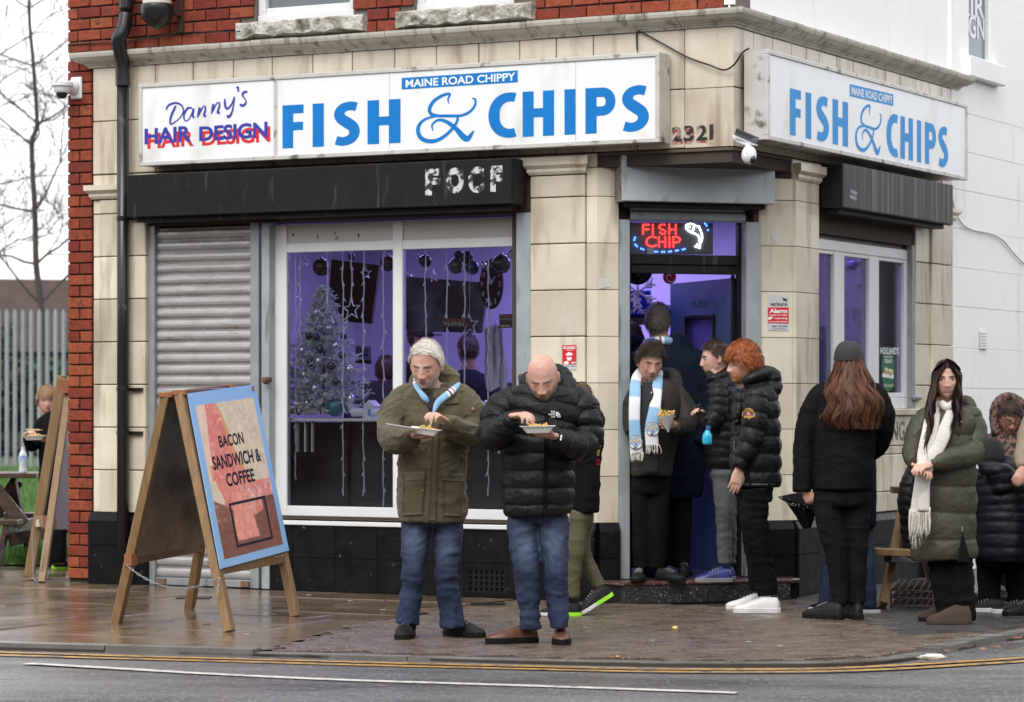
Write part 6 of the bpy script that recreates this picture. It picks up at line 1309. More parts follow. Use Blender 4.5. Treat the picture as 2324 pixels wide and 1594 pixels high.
for i, (px, py) in enumerate(((2010, 1487), (2040, 1494), (1990, 1500), (2085, 1505), (2150, 1480), (2230, 1475), (2262, 1470), (2290, 1462), (2310, 1450), (470, 1420), (415, 1316), (1880, 1503), (2060, 1478), (2200, 1470), (2300, 1480))):
    c = P(px, py, G(py)); z_ = .004 if right_of_bd(c[0], c[1]) else .004; m = MB(); a = r5.uniform(0, 6); pts = [c + V(math.cos(a + q) * .035 * s_, math.sin(a + q) * .035 * s_, z_ + .008 * s_ * (q > 3)) for q, s_ in ((0, 1), (.9, .5), (1.8, .7), (3.1, 1), (4.2, .5), (5.2, .7))]; m.add(pts, [tuple(range(6))]); tag(m.build('dead_leaf', M_leaf, None, fix=False), 'small brown dead leaf lying near the kerb', 'leaf', 'dead leaves along the kerb')
# manhole covers
for px, py, lab in ((440, 1357, 'small dark drain cover behind the A-board'), (1108, 1372, 'dark metal cover behind the white haired man')):
    c = P(px, py, G(py)); t = thing('drain_cover', lab, 'drain cover', c); m = MB(); m.box(c[0] - .12, c[0] + .12, c[1] - .1, c[1] + .1, .0, .004); m.build('cover_plate', mat('cast_iron', (.02, .02, .022), .35, .5), t)
OS = thing('side_street_terrace', 'brick terrace on the far side of the side street', 'terrace', (14, 20, 0)); OF = Fr(RF.pt(0, 16, 0)[:2], -ER)
m = MB(); m.fbox(OF, -150, 12, -6, 0, -.05, 6.0); m.build('wall', mat('side_terrace_brick', (.08, .06, .06), .8, col2=(.06, .05, .05)), OS)
for i in range(12):
    m = MB(); m.fbox(OF, -55 + i * 5, -53.6 + i * 5, 0, .05, .9, 2.2); m.build('window', mat('terrace_win', (.3, .31, .33), .2), OS)
# opposite side of the street (behind the viewpoint): dark terrace that the glass and wet road reflect
OP = thing('opposite_terrace', 'plain brick terrace on the opposite side of the street', 'terrace', (0, -9, 0))
OF = Fr((0, -9.), (-EL[0], -EL[1]))
m = MB(); m.fbox(OF, -70, 70, -8, 0, -.05, 5.6); m.build('wall', mat('terrace_brick', (.14, .07, .055), .8, col2=(.10, .06, .05)), OP)
m = MB(); m.add([OF.pt(-70, .3, 5.6), OF.pt(70, .3, 5.6), OF.pt(70, -4, 8.2), OF.pt(-70, -4, 8.2), OF.pt(70, -8.3, 5.6), OF.pt(-70, -8.3, 5.6)], [(0, 1, 2, 3), (3, 2, 4, 5)]); m.build('roof', mat('slate', (.06, .062, .07), .6), OP, fix=False)
for i in range(14):
    for z0, z1 in ((.9, 2.2), (3.6, 4.8)):
        m = MB(); u = -28 + i * 4.2; m.fbox(OF, u, u + 1.3, .0, .05, z0, z1); m.build('window', mat('terrace_win', (.45, .46, .48), .2), OP)
# ------------------------------------------------------------------ people
def Rz(a): c, s = math.cos(a), math.sin(a); return np.array([[c, -s, 0], [s, c, 0], [0, 0, 1.]])
def Rx(a): c, s = math.cos(a), math.sin(a); return np.array([[1., 0, 0], [0, c, -s], [0, s, c]])
def Ry(a): c, s = math.cos(a), math.sin(a); return np.array([[c, 0, s], [0, 1., 0], [-s, 0, c]])
def headgrid(nose=1., jaw=1., fat=0., off=0., nt_=64, np_=84):
    th = np.linspace(0.02, math.pi - .02, nt_)[:, None]; ph = np.linspace(0, 2 * math.pi, np_ + 1)[None, :-1]
    s = np.cos(th) * np.ones_like(ph); r = (1 - np.abs(s) ** 2.5) ** .4; lo = np.clip(-s, 0, 1); up = np.clip(s, 0, 1)
    hw = .077 * r * (1 - .27 * jaw * lo ** 1.3 + fat * lo); yf = .092 * r ** (1 - .42 * lo) * (1 - .06 * up); yb = .100 * r * (1 - .5 * np.clip(lo - .1, 0, 1))
    x = hw * np.sin(ph); cp = np.cos(ph); y = -np.where(cp > 0, yf * cp, yb * cp); z = .118 * s
    g = lambda u, w: np.exp(-(u / w) ** 2); ax = np.abs(x); f = np.zeros_like(x)
    ramp = np.interp(z, [-.054, -.047, -.040, -.036, .012, .024], [0, .75, 1, 1, .22, 0])
    f += .025 * nose * g(x, .0105 + .004 * (z < -.03)) * ramp + .010 * nose ** 2 * g(ax - .0145, .0065) * g(z + .043, .008)
    f += -.012 * g(ax - .032, .015) * g(z - .003, .012) + .0065 * g(ax - .032, .010) * g(z + .001, .0075) + .0055 * g(ax - .028, .022) * g(z - .021, .008)
    f += .005 * g(ax - .043, .018) * g(z + .032, .02) - .004 * g(ax - .028, .006) * g(z + .05, .014)
    f += .006 * g(x, .026) * g(z + .066, .018) + .0045 * g(x, .021) * g(z + .0605, .0042) + .006 * g(x, .018) * g(z + .0735, .0048) - .005 * g(x, .024) * g(z + .067, .0026)
    f += .009 * g(x, .02) * g(z + .100, .014) - .004 * g(x, .02) * g(z + .084, .005)
    y = y - f * (cp > 0) ; P_ = np.stack([x, y, z], -1).reshape(-1, 3)
    if off: P_ = P_ * (1 + off / .09)
    F_ = [(i * np_ + j, (i + 1) * np_ + j, (i + 1) * np_ + (j + 1) % np_, i * np_ + (j + 1) % np_) for i in range(nt_ - 1) for j in range(np_)]
    F_ += [tuple(range(np_)), tuple(range((nt_ - 1) * np_, nt_ * np_))[::-1]]
    return P_, F_
HZ = lambda y: np.interp(y, [-.095, -.07, -.04, -.018, .0, .03, .08], [.066, .062, .040, .0, -.012, -.035, -.07])
def hair_region(p, recede=0.): return p[:, 2] > HZ(p[:, 1]) + recede
def strands(rt_, d0, L, nseg=4, grav=.15, wave=0., w=.003, hug=1.03, seed=1, curl=0., mxr=.26):
    g = np.random.default_rng(seed); n = len(rt_); p = rt_.copy(); d = d0 / np.linalg.norm(d0, axis=1)[:, None]; P_ = [p]
    for k in range(nseg):
        d = d + V(0, 0, -grav) + g.normal(size=(n, 3)) * curl; d /= np.linalg.norm(d, axis=1)[:, None]; p = p + d * (L / nseg)[:, None]
        q = p / V(.080, .099, .120); m = np.linalg.norm(q, axis=1); q = np.where((m < hug)[:, None], q * (hug / np.maximum(m, .01))[:, None], q); m = np.linalg.norm(q, axis=1); q = q * np.minimum(1, (hug + mxr) / m)[:, None]; p = q * V(.080, .099, .120); P_.append(p)
    P_ = np.stack(P_, 1)                       # n, nseg+1, 3
    T = np.gradient(P_, axis=1); Nn = P_ * V(1, .8, .6); S = np.cross(T, Nn); S /= np.linalg.norm(S, axis=2)[:, :, None] + 1e-9
    W = (w * (1 - np.linspace(0, 1, nseg + 1) ** 2 * .8))[None, :, None]; a = P_ + S * W; b = P_ - S * W
    v = np.concatenate([a, b], 1).reshape(-1, 3); m = nseg + 1; f = []
    for i in range(n):
        o = i * 2 * m
        f += [(o + k, o + k + 1, o + m + k + 1, o + m + k) for k in range(nseg)]
    return v, f
def hair(kind, hd, mt, par, n=2600, seed=1, L=.05, recede=0., comb=(0, .3, .3), lift=.5, curl=.12, wst=.0022, grav=.05, capoff=.008):
    c, Rm, k = hd; P_, F_ = headgrid(nose=0.); keep = hair_region(P_, recede - .004); idx = np.cumsum(keep) - 1
    hf = np.clip((P_[:, 2] - HZ(P_[:, 1]) - recede) / .04, .06, 1)[:, None]; capv = P_ * (1 + capoff / .09 * np.clip((P_[:, 2:] + .05) * 9, .3, 1.1) * hf); fs = [tuple(idx[i] for i in f) for f in F_ if all(keep[i] for i in f)]
    m = MB(); tr = lambda p: c + (p * k) @ Rm.T; m.add(tr(capv[keep]), fs)
    g = np.random.default_rng(seed); u = g.normal(size=(n * 3, 3)); u /= np.linalg.norm(u, axis=1)[:, None]; rts = u * V(.079, .098, .119); rts = rts[hair_region(rts, recede)][:n]
    nn = rts / V(.079, .098, .119); tp = np.clip((rts[:, 2] - .03) / .05, 0, 1)[:, None]; cb = np.array(comb) * tp + V(0, .25, -1) * (1 - tp) + .45 * (vnoise(rts * 28, seed)[:, None] - .5) * V(1, 1, 0); cb = cb - nn * (cb * nn).sum(1)[:, None]; d0 = cb / (np.linalg.norm(cb, axis=1)[:, None] + 1e-6) + nn * lift * .45 + g.normal(size=rts.shape) * .16
    LL = L * g.uniform(.6, 1.2, len(rts)) * np.clip(.35 + (rts[:, 2] + .02) * 7, .22, 1.1); hf = np.clip((rts[:, 2] - HZ(rts[:, 1]) - recede) / .04, .06, 1)[:, None]; v, f = strands(rts * (1.05 + capoff * 11.5 * hf), d0, LL, 4, grav, 0, wst, 1.06, seed, curl, .08 + capoff * 13 + lift * .1); m.add(tr(v), f)
    return m.build('hair', mt, par, fix=False, smooth=True)
SK = mat('skin', (1, 1, 1), .48, attr=True, col2=(.90, .84, .82), sc1=45, bump=.15, bsc=220, spec=.4)
def tb(spec, t0): return [P(a, b, t0 + d) for a, b, d, *_ in spec], [r * (t0 + d) / F if np.ndim(r) == 0 else (r[0] * (t0 + d) / F, r[1]) for a, b, d, r in spec]
def hand(mb, wr, en, pn, curl=.5, thumb=1, s=1., spread=.0):
    d = nrm(en - wr); pn = nrm(np.asarray(pn, float) - d * (np.asarray(pn) @ d)); sd = np.cross(d, pn)
    mb.tube([wr - d * .02, wr, wr + d * .045 * s, wr + d * .09 * s], [(.026 * s, .019 * s), (.027 * s, .018 * s), (.039 * s, .015 * s), (.039 * s, .013 * s)], 12, 3, ref=pn, closed_round=True)
    for i, Lf in enumerate((.070, .079, .074, .058)):
        q = (i - 1.5) * thumb * -1; p = wr + d * (.086 - .004 * abs(i - 1.3)) * s + sd * q * .0195 * s; pts = [p - d * .01, p]; a = 0
        for j, fr_ in enumerate((.45, .30, .25)):
            a += curl * (.8, 1.1, .8)[j] * (1 + .12 * i); dr = nrm(d * math.cos(a) + pn * math.sin(a) + sd * q * (spread + .03)); pts.append(pts[-1] + dr * Lf * s * fr_)
        mb.tube(pts, [.0098 * s, .0098 * s, .009 * s, .0082 * s, .0072 * s], 8, 3, ref=pn, closed_round=True)
    b = wr + d * .028 * s + sd * thumb * .026 * s; d1 = nrm(d * .75 + sd * thumb * .6 + pn * .35); d2 = nrm(d * .9 + sd * thumb * .1 + pn * .4)
    mb.tube([b - d1 * .01, b + d1 * .035 * s, b + d1 * .035 * s + d2 * .032 * s, b + d1 * .035 * s + d2 * .055 * s], [.014 * s, .012 * s, .0105 * s, .008 * s], 8, 3, ref=pn, closed_round=True)
def shoe(par, heel, ang, L=.29, mu=None, ms=None, hgt=.09, pitch=0., boot=0., laces=True, name='shoe', sole_h=.026, lab=None, heel2=None):
    d = V(math.cos(ang), math.sin(ang), 0); sd = V(-d[1], d[0], 0); Z_ = V(0, 0, 1)
    if pitch: d = d * math.cos(pitch) - Z_ * math.sin(pitch); Z_ = np.cross(sd, d) * -1 if np.cross(sd, d)[2] < 0 else np.cross(sd, d)
    n = 18; s = np.linspace(0, 1, n); w = np.interp(s, [0, .04, .15, .4, .7, .9, .97, 1], [.018, .030, .036, .036, .050, .040, .026, .010]) * L / .29 * 1.02
    h = np.interp(s, [0, .05, .2, .36, .55, .75, .92, 1], [.6, .95, 1., 1., .80, .55, .42, .25]) * hgt; h = np.maximum(h, .02)
    m = MB(); k = 11; vv = []
    for i in range(n):
        for j in range(k):
            a = math.pi * j / (k - 1); ca, sa = math.cos(a), math.sin(a)
            vv.append(heel + d * s[i] * L + sd * w[i] * math.copysign(abs(ca) ** .7, ca) * (1 - .28 * sa ** 2 * (s[i] < .6)) + Z_ * (sole_h * .8 + (h[i] - sole_h * .5) * sa ** .8))
    fs = [(i * k + j, i * k + j + 1, (i + 1) * k + j + 1, (i + 1) * k + j) for i in range(n - 1) for j in range(k - 1)] + [tuple(range(k)), tuple(range((n - 1) * k, n * k))[::-1]]
    m.add(vv, fs); sh = m.build(name, mu, par, lab, smooth=True)
    if boot: m = MB(); c = heel + d * .075; m.tube([c + Z_ * .04, c + Z_ * (hgt + boot)], [.05, .052], 14); m.build('boot_shaft', mu, sh, smooth=True)
    out = [heel + d * s[i] * L + sd * (w[i] + .005) for i in range(n)] + [heel + d * s[i] * L - sd * (w[i] + .005) for i in range(n - 1, -1, -1)]
    out = [q - d * .004 if i in (0, 2 * n - 1) else q for i, q in enumerate(out)]
    m = MB(); m.prism(out, Z_ * sole_h); m.build('sole', ms, sh, bevel=.003)
    if heel2: m = MB(); k = n // 2; o2 = out[:k] + out[-k:]; m.prism([q + Z_ * .001 + sd * (.0015 if i < k else -.0015) for i, q in enumerate(o2)], Z_ * sole_h); m.build('heel_cushion', heel2, sh)
    if laces:
        m = MB()
        for q in (.40, .47, .54, .61): 
            hh_ = np.interp(q, s, h); c = heel + d * q * L + Z_ * (hh_ + sole_h * .35); m.tube([c - sd * .024 - Z_ * .008, c + Z_ * .003, c + sd * .024 - Z_ * .008], .0030, 5)
        m.build('lace', laces if not isinstance(laces, bool) else M_greysole, sh, kind='stuff')
    return sh
PEOPLE = {}
def person(label, t0, foot, head=None, coat=None, legs=None, shoes=(), hands=(), vox=.010, hvox=.0055, core=None, group=None):
    base = P(foot[0], foot[1], t0); base[2] = foot[2] if len(foot) > 2 else 0
    T0 = thing('person', label, 'person', base, group); res = {'thing': T0}; body = MB(); hd = None
    if head:
        px, py, dt, k = head['pos']; c = P(px, py, t0 + dt); Rm = Rz(R(head.get('yaw', 0))) @ Rx(R(head.get('pitch', 0))) @ Ry(R(head.get('roll', 0))); hd = (c, Rm, k)
        Pv, Ff = headgrid(head.get('nose', 1.), head.get('jaw', 1.), head.get('fat', 0)); Pv = Pv * V(head.get('wide', 1.), 1, 1); tr = lambda p, c=c, k=k, Rm=Rm: c + (np.asarray(p) * k) @ Rm.T
        body.add(tr(Pv), Ff)
        for s_ in (-1, 1):
            for q in ((0, 0, 0), (0, .004, .012), (0, -.001, -.012)):
                e = MB(); e.sph(V(0, 0, 0), 1, 10, 8); vv = e.v[0] * V(.007, .015, .018) + V(s_ * .081, .012, -.008) + V(*q); body.add(tr(vv), e.f)
        nk = P(*head['neck'][:2], t0 + head['neck'][2]); body.tube([tr(V(0, .012, -.03)), tr(V(0, .02, -.09)), nk], [.055 * k, .056 * k, .065], 14, 3)
        res['hd'] = hd; res['tr'] = tr
    # inner body that continues under the clothes
    if coat:
        rg = coat['rings']; cx = [(a + b) / 2 for _, a, b, *_ in rg]; pts = [P(c_, r_[0], t0 + r_[4]) for c_, r_ in zip(cx, rg)]
        if head: pts = [nk + V(0, 0, .01)] + pts
        body.tube(pts, [.062] + [.07] * (len(pts) - 1), 10, 2)
        for a in coat['arms']:
            p_, r_ = tb(a, t0); body.tube([pts[3 if head else 2]] + p_[1:], [.03] + [min(.034, x * .5 if np.ndim(x) == 0 else .03) for x in r_[1:]], 8, 1)
    if legs:
        for a in legs['legs']:
            p_, r_ = tb(a, t0); body.tube(([pts[-1]] if coat else []) + p_, ([.05] if coat else []) + [.04] * len(p_), 8, 2)
    for hnd in hands:
        (wp, ep, pn, cu, th_) = hnd[:5]; hand(body, P(wp[0], wp[1], t0 + wp[2]), P(ep[0], ep[1], t0 + ep[2]), pn, cu, th_, *(hnd[5:] or (1.,)))
    v, n, f = remesh(body, hvox, 1, None, .5)
    sk = np.array(head.get('skin', (.50, .285, .21)) if head else (.50, .285, .21)); col = np.tile(sk, (len(v), 1))
    # hands slightly redder
    if head:
        q = ((v - hd[0]) / hd[2]) @ hd[1]; near = np.linalg.norm(q / V(.1, .13, .14), axis=1) < 1.15; fr_ = near & (q[:, 1] < -.03)
        g = lambda u, w_: np.exp(-(u / w_) ** 2); ax = np.abs(q[:, 0])
        lip = np.maximum(g(q[:, 0], .022) * g(q[:, 2] + .062, .0055), g(q[:, 0], .019) * g(q[:, 2] + .073, .006)) * fr_
        chk = np.maximum(g(ax - .04, .02) * g(q[:, 2] + .03, .02), .9 * g(q[:, 0], .014) * g(q[:, 2] + .04, .014)) * fr_; ear = near & (ax > .074)
        col = col * (1 - lip[:, None]) + np.array(head.get('lips', (.36, .12, .10))) * lip[:, None]; fl = head.get('flush', .35) * .55
        col = col * (1 - fl * chk[:, None]) + V(.60, .19, .14) * fl * chk[:, None]; col[ear] = col[ear] * .7 + V(.55, .18, .13) * .3
        if 'stub' in head:
            sc_, am = head['stub']; b = np.clip((-.045 - q[:, 2]) / .015, 0, 1) * near * (q[:, 1] < .03) * (1 - lip); b = np.maximum(b, (np.clip((-.01 - q[:, 2]) / .02, 0, 1) * (ax > .055) * near * (q[:, 1] < .0)) * (1 - lip)) * am * (.6 + .8 * vnoise(q * 260, 2)); b = np.clip(b, 0, 1); col = col * (1 - b[:, None]) + np.array(sc_) * b[:, None]
        if 'scalp' in head:
            sc_, am = head['scalp']; b = (near & (q[:, 2] > HZ(q[:, 1])) & (q[:, 2] < .045 + .03 * (q[:, 1] > .02))) * am * (.4 + .8 * vnoise(q * 200, 4)); b = np.clip(b, 0, 1); col = col * (1 - b[:, None]) + np.array(sc_) * b[:, None]
        ey = g(ax - .032, .014) * g(q[:, 2] - .0, .010) * fr_ * .16; col = col * (1 - ey[:, None]) + V(.26, .12, .09) * ey[:, None]
    bl = vnoise(v * 55, 3) - .5; b2 = vnoise(v * 22, 7) - .5; col = np.clip(col * (1 + .22 * bl[:, None]) * (1 + b2[:, None] * V(.05, .28, .30)), 0, 1)
    m = MB(); m.add(v, f, col); m.c[0][0] = (.5, .3, .2); m.build('body', SK, T0, smooth=True, fix=False)
    if head and not head.get('back'):
        bc = head.get('brow', M_hb)
        for s_ in (-1, 1):
            br = MB(); br.tube([tr(V(s_ * x, y, z)) for x, y, z in ((.012, -.0935, .0165), (.024, -.0925, .0215), (.036, -.087, .0225), (.047, -.077, .018))], [q * k * head.get('browk', 1) for q in (.0028, .0034, .003, .0014)], 6, 3); br.build('eyebrow', bc, T0, smooth=True, fix=False)
            op = head.get('open', 0)
            if op:
                e = MB(); e.sph(tr(V(s_ * .0315, -.0700, -.001)), .0122 * k, 14, 10); eo = e.build('eye', M_eye, T0, smooth=True)
                gx = head.get('gaze', 0) * .005; e = MB(); e.sph(tr(V(s_ * .0315 + gx, -.0775, -.001)), .0058 * k, 10, 8); e.build('iris', M_iris, eo, smooth=True)
                for zz_, dz, r_ in ((1, .0058, .0022), (-1, -.0058, .0010)):
                    e = MB(); e.tube([tr(V(s_ * x, y, z_)) for x, y, z_ in ((.0185, -.0775, -.0018), (.025, -.0835, dz * .8), (.033, -.0845, dz), (.040, -.080, dz * .6), (.0455, -.074, -.001))], [.0009 * k, r_ * k, r_ * k, r_ * k, .001 * k], 5, 3); e.build('eyelid', M_lash if zz_ > 0 else M_lid, T0, smooth=True, fix=False)
            else:
                e = MB(); e.tube([tr(V(s_ * x, y, z_)) for x, y, z_ in ((.0185, -.080, -.004), (.026, -.0855, -.0075), (.034, -.0855, -.008), (.042, -.079, -.005))], .0014 * k, 5, 3); e.build('eyelid', M_lash, T0, smooth=True, fix=False)
        if head.get('mouthline', True): e = MB(); e.tube([tr(V(x, y, -.0672 + .0012 * abs(x) / .02 * head.get('smile', -1))) for x, y in ((-.023, -.0885), (-.012, -.0965), (0, -.0985), (.012, -.0965), (.023, -.0885))], [.0005, .0013 * k, .0014 * k, .0013 * k, .0005], 5, 3); e.build('mouth', M_mouth, T0, smooth=True, fix=False)
    if legs:
        m = MB()
        for a in legs['legs']:
            p_, r_ = tb(a, t0); m.tube(p_, r_, 18, 6)
        if legs.get('hip'): p_, r_ = tb(legs['hip'], t0); m.tube(p_, r_, 20, 4)
        v, n, f = remesh(m, legs.get('vox', vox), 3); v = folds(v, n, legs.get('fold', .007), legs.get('fx', 5), legs.get('fz', 15), len(PEOPLE) * 1.7); 
        o = MB(); cc = None
        if legs.get('cf'): cc = legs['cf'](v, n, t0)
        o.add(v, f, cc); o.build(legs.get('name', 'trousers'), legs['mat'], T0, smooth=True, fix=False)
    if coat:
        m = MB(); rg = coat['rings']; per = coat.get('per', 0); am = coat.get('amp', .012); smp = []
        pts = [P((a + b) / 2, y, t0 + dt) for y, a, b, dp_, dt in rg]; rad = [((b - a) / 2 * (t0 + dt) / F, dp_) for y, a, b, dp_, dt in rg]; m.tube(pts, rad, 40, 6); smp.append((np.hstack([np.array(pts), np.array([[(r[0] + r[1]) / 2] for r in rad])]), per))
        pa = coat.get('aper', per)
        arms_ = []
        for a in coat['arms']: p_, r_ = tb(a, t0); r0_ = r_[0] if np.ndim(r_[0]) == 0 else r_[0][0]; am_ = MB(); am_.tube([p_[0] * .5 + pts[1] * .5] + p_, [r0_ * .72] + r_, 22, 6); am_.n and arms_.append((am_, (np.hstack([np.array(p_), np.array([[r] for r in r_])]), pa)))
        for a in coat.get('extra', ()): p_, r_ = tb(a, t0); m.tube(p_, r_, 16, 6, closed_round=True)
        allv, allf = [], []
        for ai, (mm_, smp) in enumerate([(m, smp)] + [(x, [y]) for x, y in arms_]):
          v, n, f = remesh(mm_, coat.get('vox', vox), coat.get('smooth', 2 if per else 3))
          if per:
              best = np.full(len(v), 9.); dd_ = np.zeros(len(v))
              for q, pr_ in smp:
                  q = catm(q, 8); Ls_ = np.concatenate([[0], np.cumsum(np.linalg.norm(np.diff(q[:, :3], axis=0), axis=1))])
                  for i0 in range(0, len(v), 20000):
                      w_ = v[i0:i0 + 20000]; D_ = np.linalg.norm(w_[:, None] - q[None, :, :3], axis=2) / q[None, :, 3]; j = D_.argmin(1); dm = D_[np.arange(len(w_)), j]
                      # refine the arc length by projecting on the local tangent
                      tg = np.gradient(q[:, :3], axis=0); tg /= np.linalg.norm(tg, axis=1)[:, None]; sl_ = Ls_[j] + ((w_ - q[j, :3]) * tg[j]).sum(1) + .012 * (vnoise(w_ * 7, 2.) - .5)
                      ds = 1.25 * am * (np.abs(np.sin(math.pi * sl_ / pr_)) ** .42 - .8); b = dm < best[i0:i0 + 20000]; best[i0:i0 + 20000][b] = dm[b]; dd_[i0:i0 + 20000][b] = ds[b]
              v = v + n * dd_[:, None]
          v = folds(v, n, coat.get('fold', .008), coat.get('fx', 5), coat.get('fz', 9), len(PEOPLE) * 2.3 + ai * 5)
          v = folds(v, n, coat.get('fine', .0025), 24, 30, 4.); ol = MB(); ol.add(v, f)
          ob_ = ol.build('sleeve' if ai else coat.get('name', 'jacket'), coat['mat'], res['coat'] if ai else T0, smooth=True, fix=False)
          if not ai: res['coat'] = ob_
          allf += [tuple(q + sum(len(z) for z in allv) for q in w_) for w_ in f]; allv.append(v)
        res['bvh'] = BVHTree.FromPolygons(np.vstack(allv).tolist(), allf)
    for s_ in shoes:
        px, py, z_, ang, L, mu, ms = s_[:7]; kw = s_[7] if len(s_) > 7 else {}; c = P(px, py, (H - z_) * F / (py - HY)) if not kw.get('t') else P(px, py, kw['t']); kw = {a: b for a, b in kw.items() if a != 't'}
        if 'lift' in kw: z_ += kw.pop('lift')
        c[2] = z_; shoe(T0, c, R(ang), L, mu, ms, **kw)
    PEOPLE[label] = res; return res
def onsurf(bvh, px, py, off=.004, dflt=None):
    d = Vector(((px - CX) / F, 1, -(py - HY) / F)).normalized(); h = bvh.ray_cast(Vector((0, 0, H)), d)
    if h[0] is None: return dflt
    return np.array(h[0] - d * off)
def patch(res, poly_fn, nx, ny, off, name, mt, th=.004, par=None, kind=None, lab=None):
    m = MB(); g = []; last = None
    for j in range(ny + 1):
        for i in range(nx + 1):
            x, y = poly_fn(i / nx, j / ny); q = onsurf(res['bvh'], x, y, off, last); 
            if q is None: return None
            last = q; g.append(q)
    K = nx + 1; f = [(j * K + i, (j + 1) * K + i, (j + 1) * K + i + 1, j * K + i + 1) for j in range(ny) for i in range(nx)]; b = len(g); g2 = [q + V(0, th, 0) for q in g]
    for a, c in [((j * K + i), (j * K + i + 1)) for j in (0, ny) for i in range(nx)] + [((j * K + i), ((j + 1) * K + i)) for i in (0, nx) for j in range(ny)]: f.append((a, c, b + c, b + a))
    m.add(g + g2, f); return m.build(name, mt, par or res['thing'], lab, fix=False, smooth=True, kind=kind)
def quadfn(tl, tr, bl, br): return lambda a, b: tuple((np.array(tl) * (1 - a) + np.array(tr) * a) * (1 - b) + (np.array(bl) * (1 - a) + np.array(br) * a) * b)
def surftext(res, s, tl, tr, bl, br, mt, off=.005, bold=.02, par=None):
    fn = quadfn(tl, tr, bl, br); v, f = textmesh(s, bold); out = []; last = None
    for a, b, _ in v:
        x, y = fn(a, 1 - b); q = onsurf(res['bvh'], x, y, off, last); last = q if q is not None else last; out.append(q if q is not None else V(0, 0, -1))
    m = MB(); m.add(out, f); return m.build('lettering', mt, par or res['thing'], fix=False)
def ribbon(name, pts, t0, colfn, par, mt, n=12, th=.010, sub=14, bvh=None, kind=None):
    p_ = [P(a, b, t0 + d) for a, b, d, w_ in pts]; r_ = [(w_ * (t0 + d) / F, th) for a, b, d, w_ in pts]; v, f = tube(p_, r_, n, sub); m = MB(); L = 0; cs = []; rings = v[:-2].reshape(-1, n, 3); c0 = rings.mean(1); L = np.concatenate([[0], np.cumsum(np.linalg.norm(np.diff(c0, axis=0), axis=1))])
    for i in range(len(rings)): cs += [colfn(L[i], L[-1])] * n
    cs += [cs[0], cs[-1]]; m.add(v, f, np.array(cs, float)); return m.build(name, mt, par, smooth=True, fix=False)
def fringe(name, a, b, L, n, par, mt, seed=1, r=.003):
    rr = random.Random(seed); m = MB()
    for k in range(n):
        p = a + (b - a) * (k + .5) / n; e = p + V(rr.gauss(0, .008), rr.gauss(0, .005), -L * rr.uniform(.8, 1.1)); m.tube([p + V(0, 0, .01), (p + e) / 2 + V(rr.gauss(0, .005), 0, 0), e], r, 4, 2)
    m.build(name, mt, par, kind='stuff', fix=False, smooth=True)
def traybox(nm, lab, c, w_, d_, h_, food=True, ang=0., tilt=0.):
    t = thing(nm, lab, 'food tray', c); Rm = Rz(ang) @ Ry(tilt); m = MB(); k = .68
    def rc(s, z, ex=0): return [c + Rm @ V(sx * (w_ / 2 * s + ex), sy * (d_ / 2 * s + ex), z) for sx, sy in ((-1, -1), (1, -1), (1, 1), (-1, 1))]
    R_ = [rc(k, 0), rc(1, h_), rc(1, h_ + .003, .010), rc(1, h_ + .006, .010), rc(1, h_ + .005, -.003), rc(k, .006)]
    m.add(sum(R_, []), [(3, 2, 1, 0)] + [(i * 4 + j, i * 4 + (j + 1) % 4, (i + 1) * 4 + (j + 1) % 4, (i + 1) * 4 + j) for i in range(5) for j in range(4)] + [(20, 21, 22, 23)]); m.build('tray_shell', M_foam, t)
    if food:
        rr = random.Random(int(c[0] * 1000)); 
        for i in range(34):
            a = c + Rm @ V(rr.uniform(-.25, .25) * w_, rr.uniform(-.25, .25) * d_, h_ * rr.uniform(.8, 1.25)); d = Rm @ V(rr.gauss(0, 1), rr.gauss(0, 1), rr.gauss(0, .35)); d = nrm(d) * .028; m = MB(); m.beam(a - d, a + d, .010, .010); m.build('chip', M_chip, t, bevel=.002)
    return t
def fork(lab, a, b):
    t = thing('wooden_fork', lab, 'fork', a); m = MB(); m.tube([a, b], [(.0045, .002), (.006, .002)], 6); m.build('handle', M_fork, t); d = nrm(b - a)
    for s_ in (-1, 0, 1): m = MB(); m.tube([b - d * .002 + V(s_ * .004, 0, 0), b + d * .02 + V(s_ * .005, 0, 0)], .0018, 4); m.build('prong', M_fork, t)
M_foam = mat('foam_tray', (.78, .78, .76), .5, bump=.1, bsc=80); M_chip = mat('fried_chip', (.66, .45, .13), .5, col2=(.55, .33, .08), sc1=60); M_fork = mat('birch_fork', (.62, .45, .26), .6)
M_hb = mat('brow_brown', (.10, .06, .04), .8); M_hbg = mat('brow_grey', (.32, .27, .22), .8); M_hbr = mat('brow_ginger', (.30, .13, .05), .8); M_lash = mat('lash', (.06, .035, .03), .6); M_lid = mat('lid_line', (.25, .12, .09), .6); M_mouth = mat('mouth_dark', (.10, .035, .03), .6)
M_eye = mat('eye_white', (.62, .58, .55), .15); M_iris = mat('iris_dark', (.03, .018, .012), .1)
M_white_hair = mat('white_hair', (.92, .88, .82), .55, spec=.2, col2=(.66, .60, .52), sc1=90, mix=.3); M_brown_hair = mat('dark_brown_hair', (.030, .019, .014), .45, spec=.2, col2=(.06, .038, .026), sc1=70); M_ginger = mat('ginger_hair', (.40, .125, .035), .45, spec=.2, col2=(.17, .035, .008), sc1=45, mix=.3)
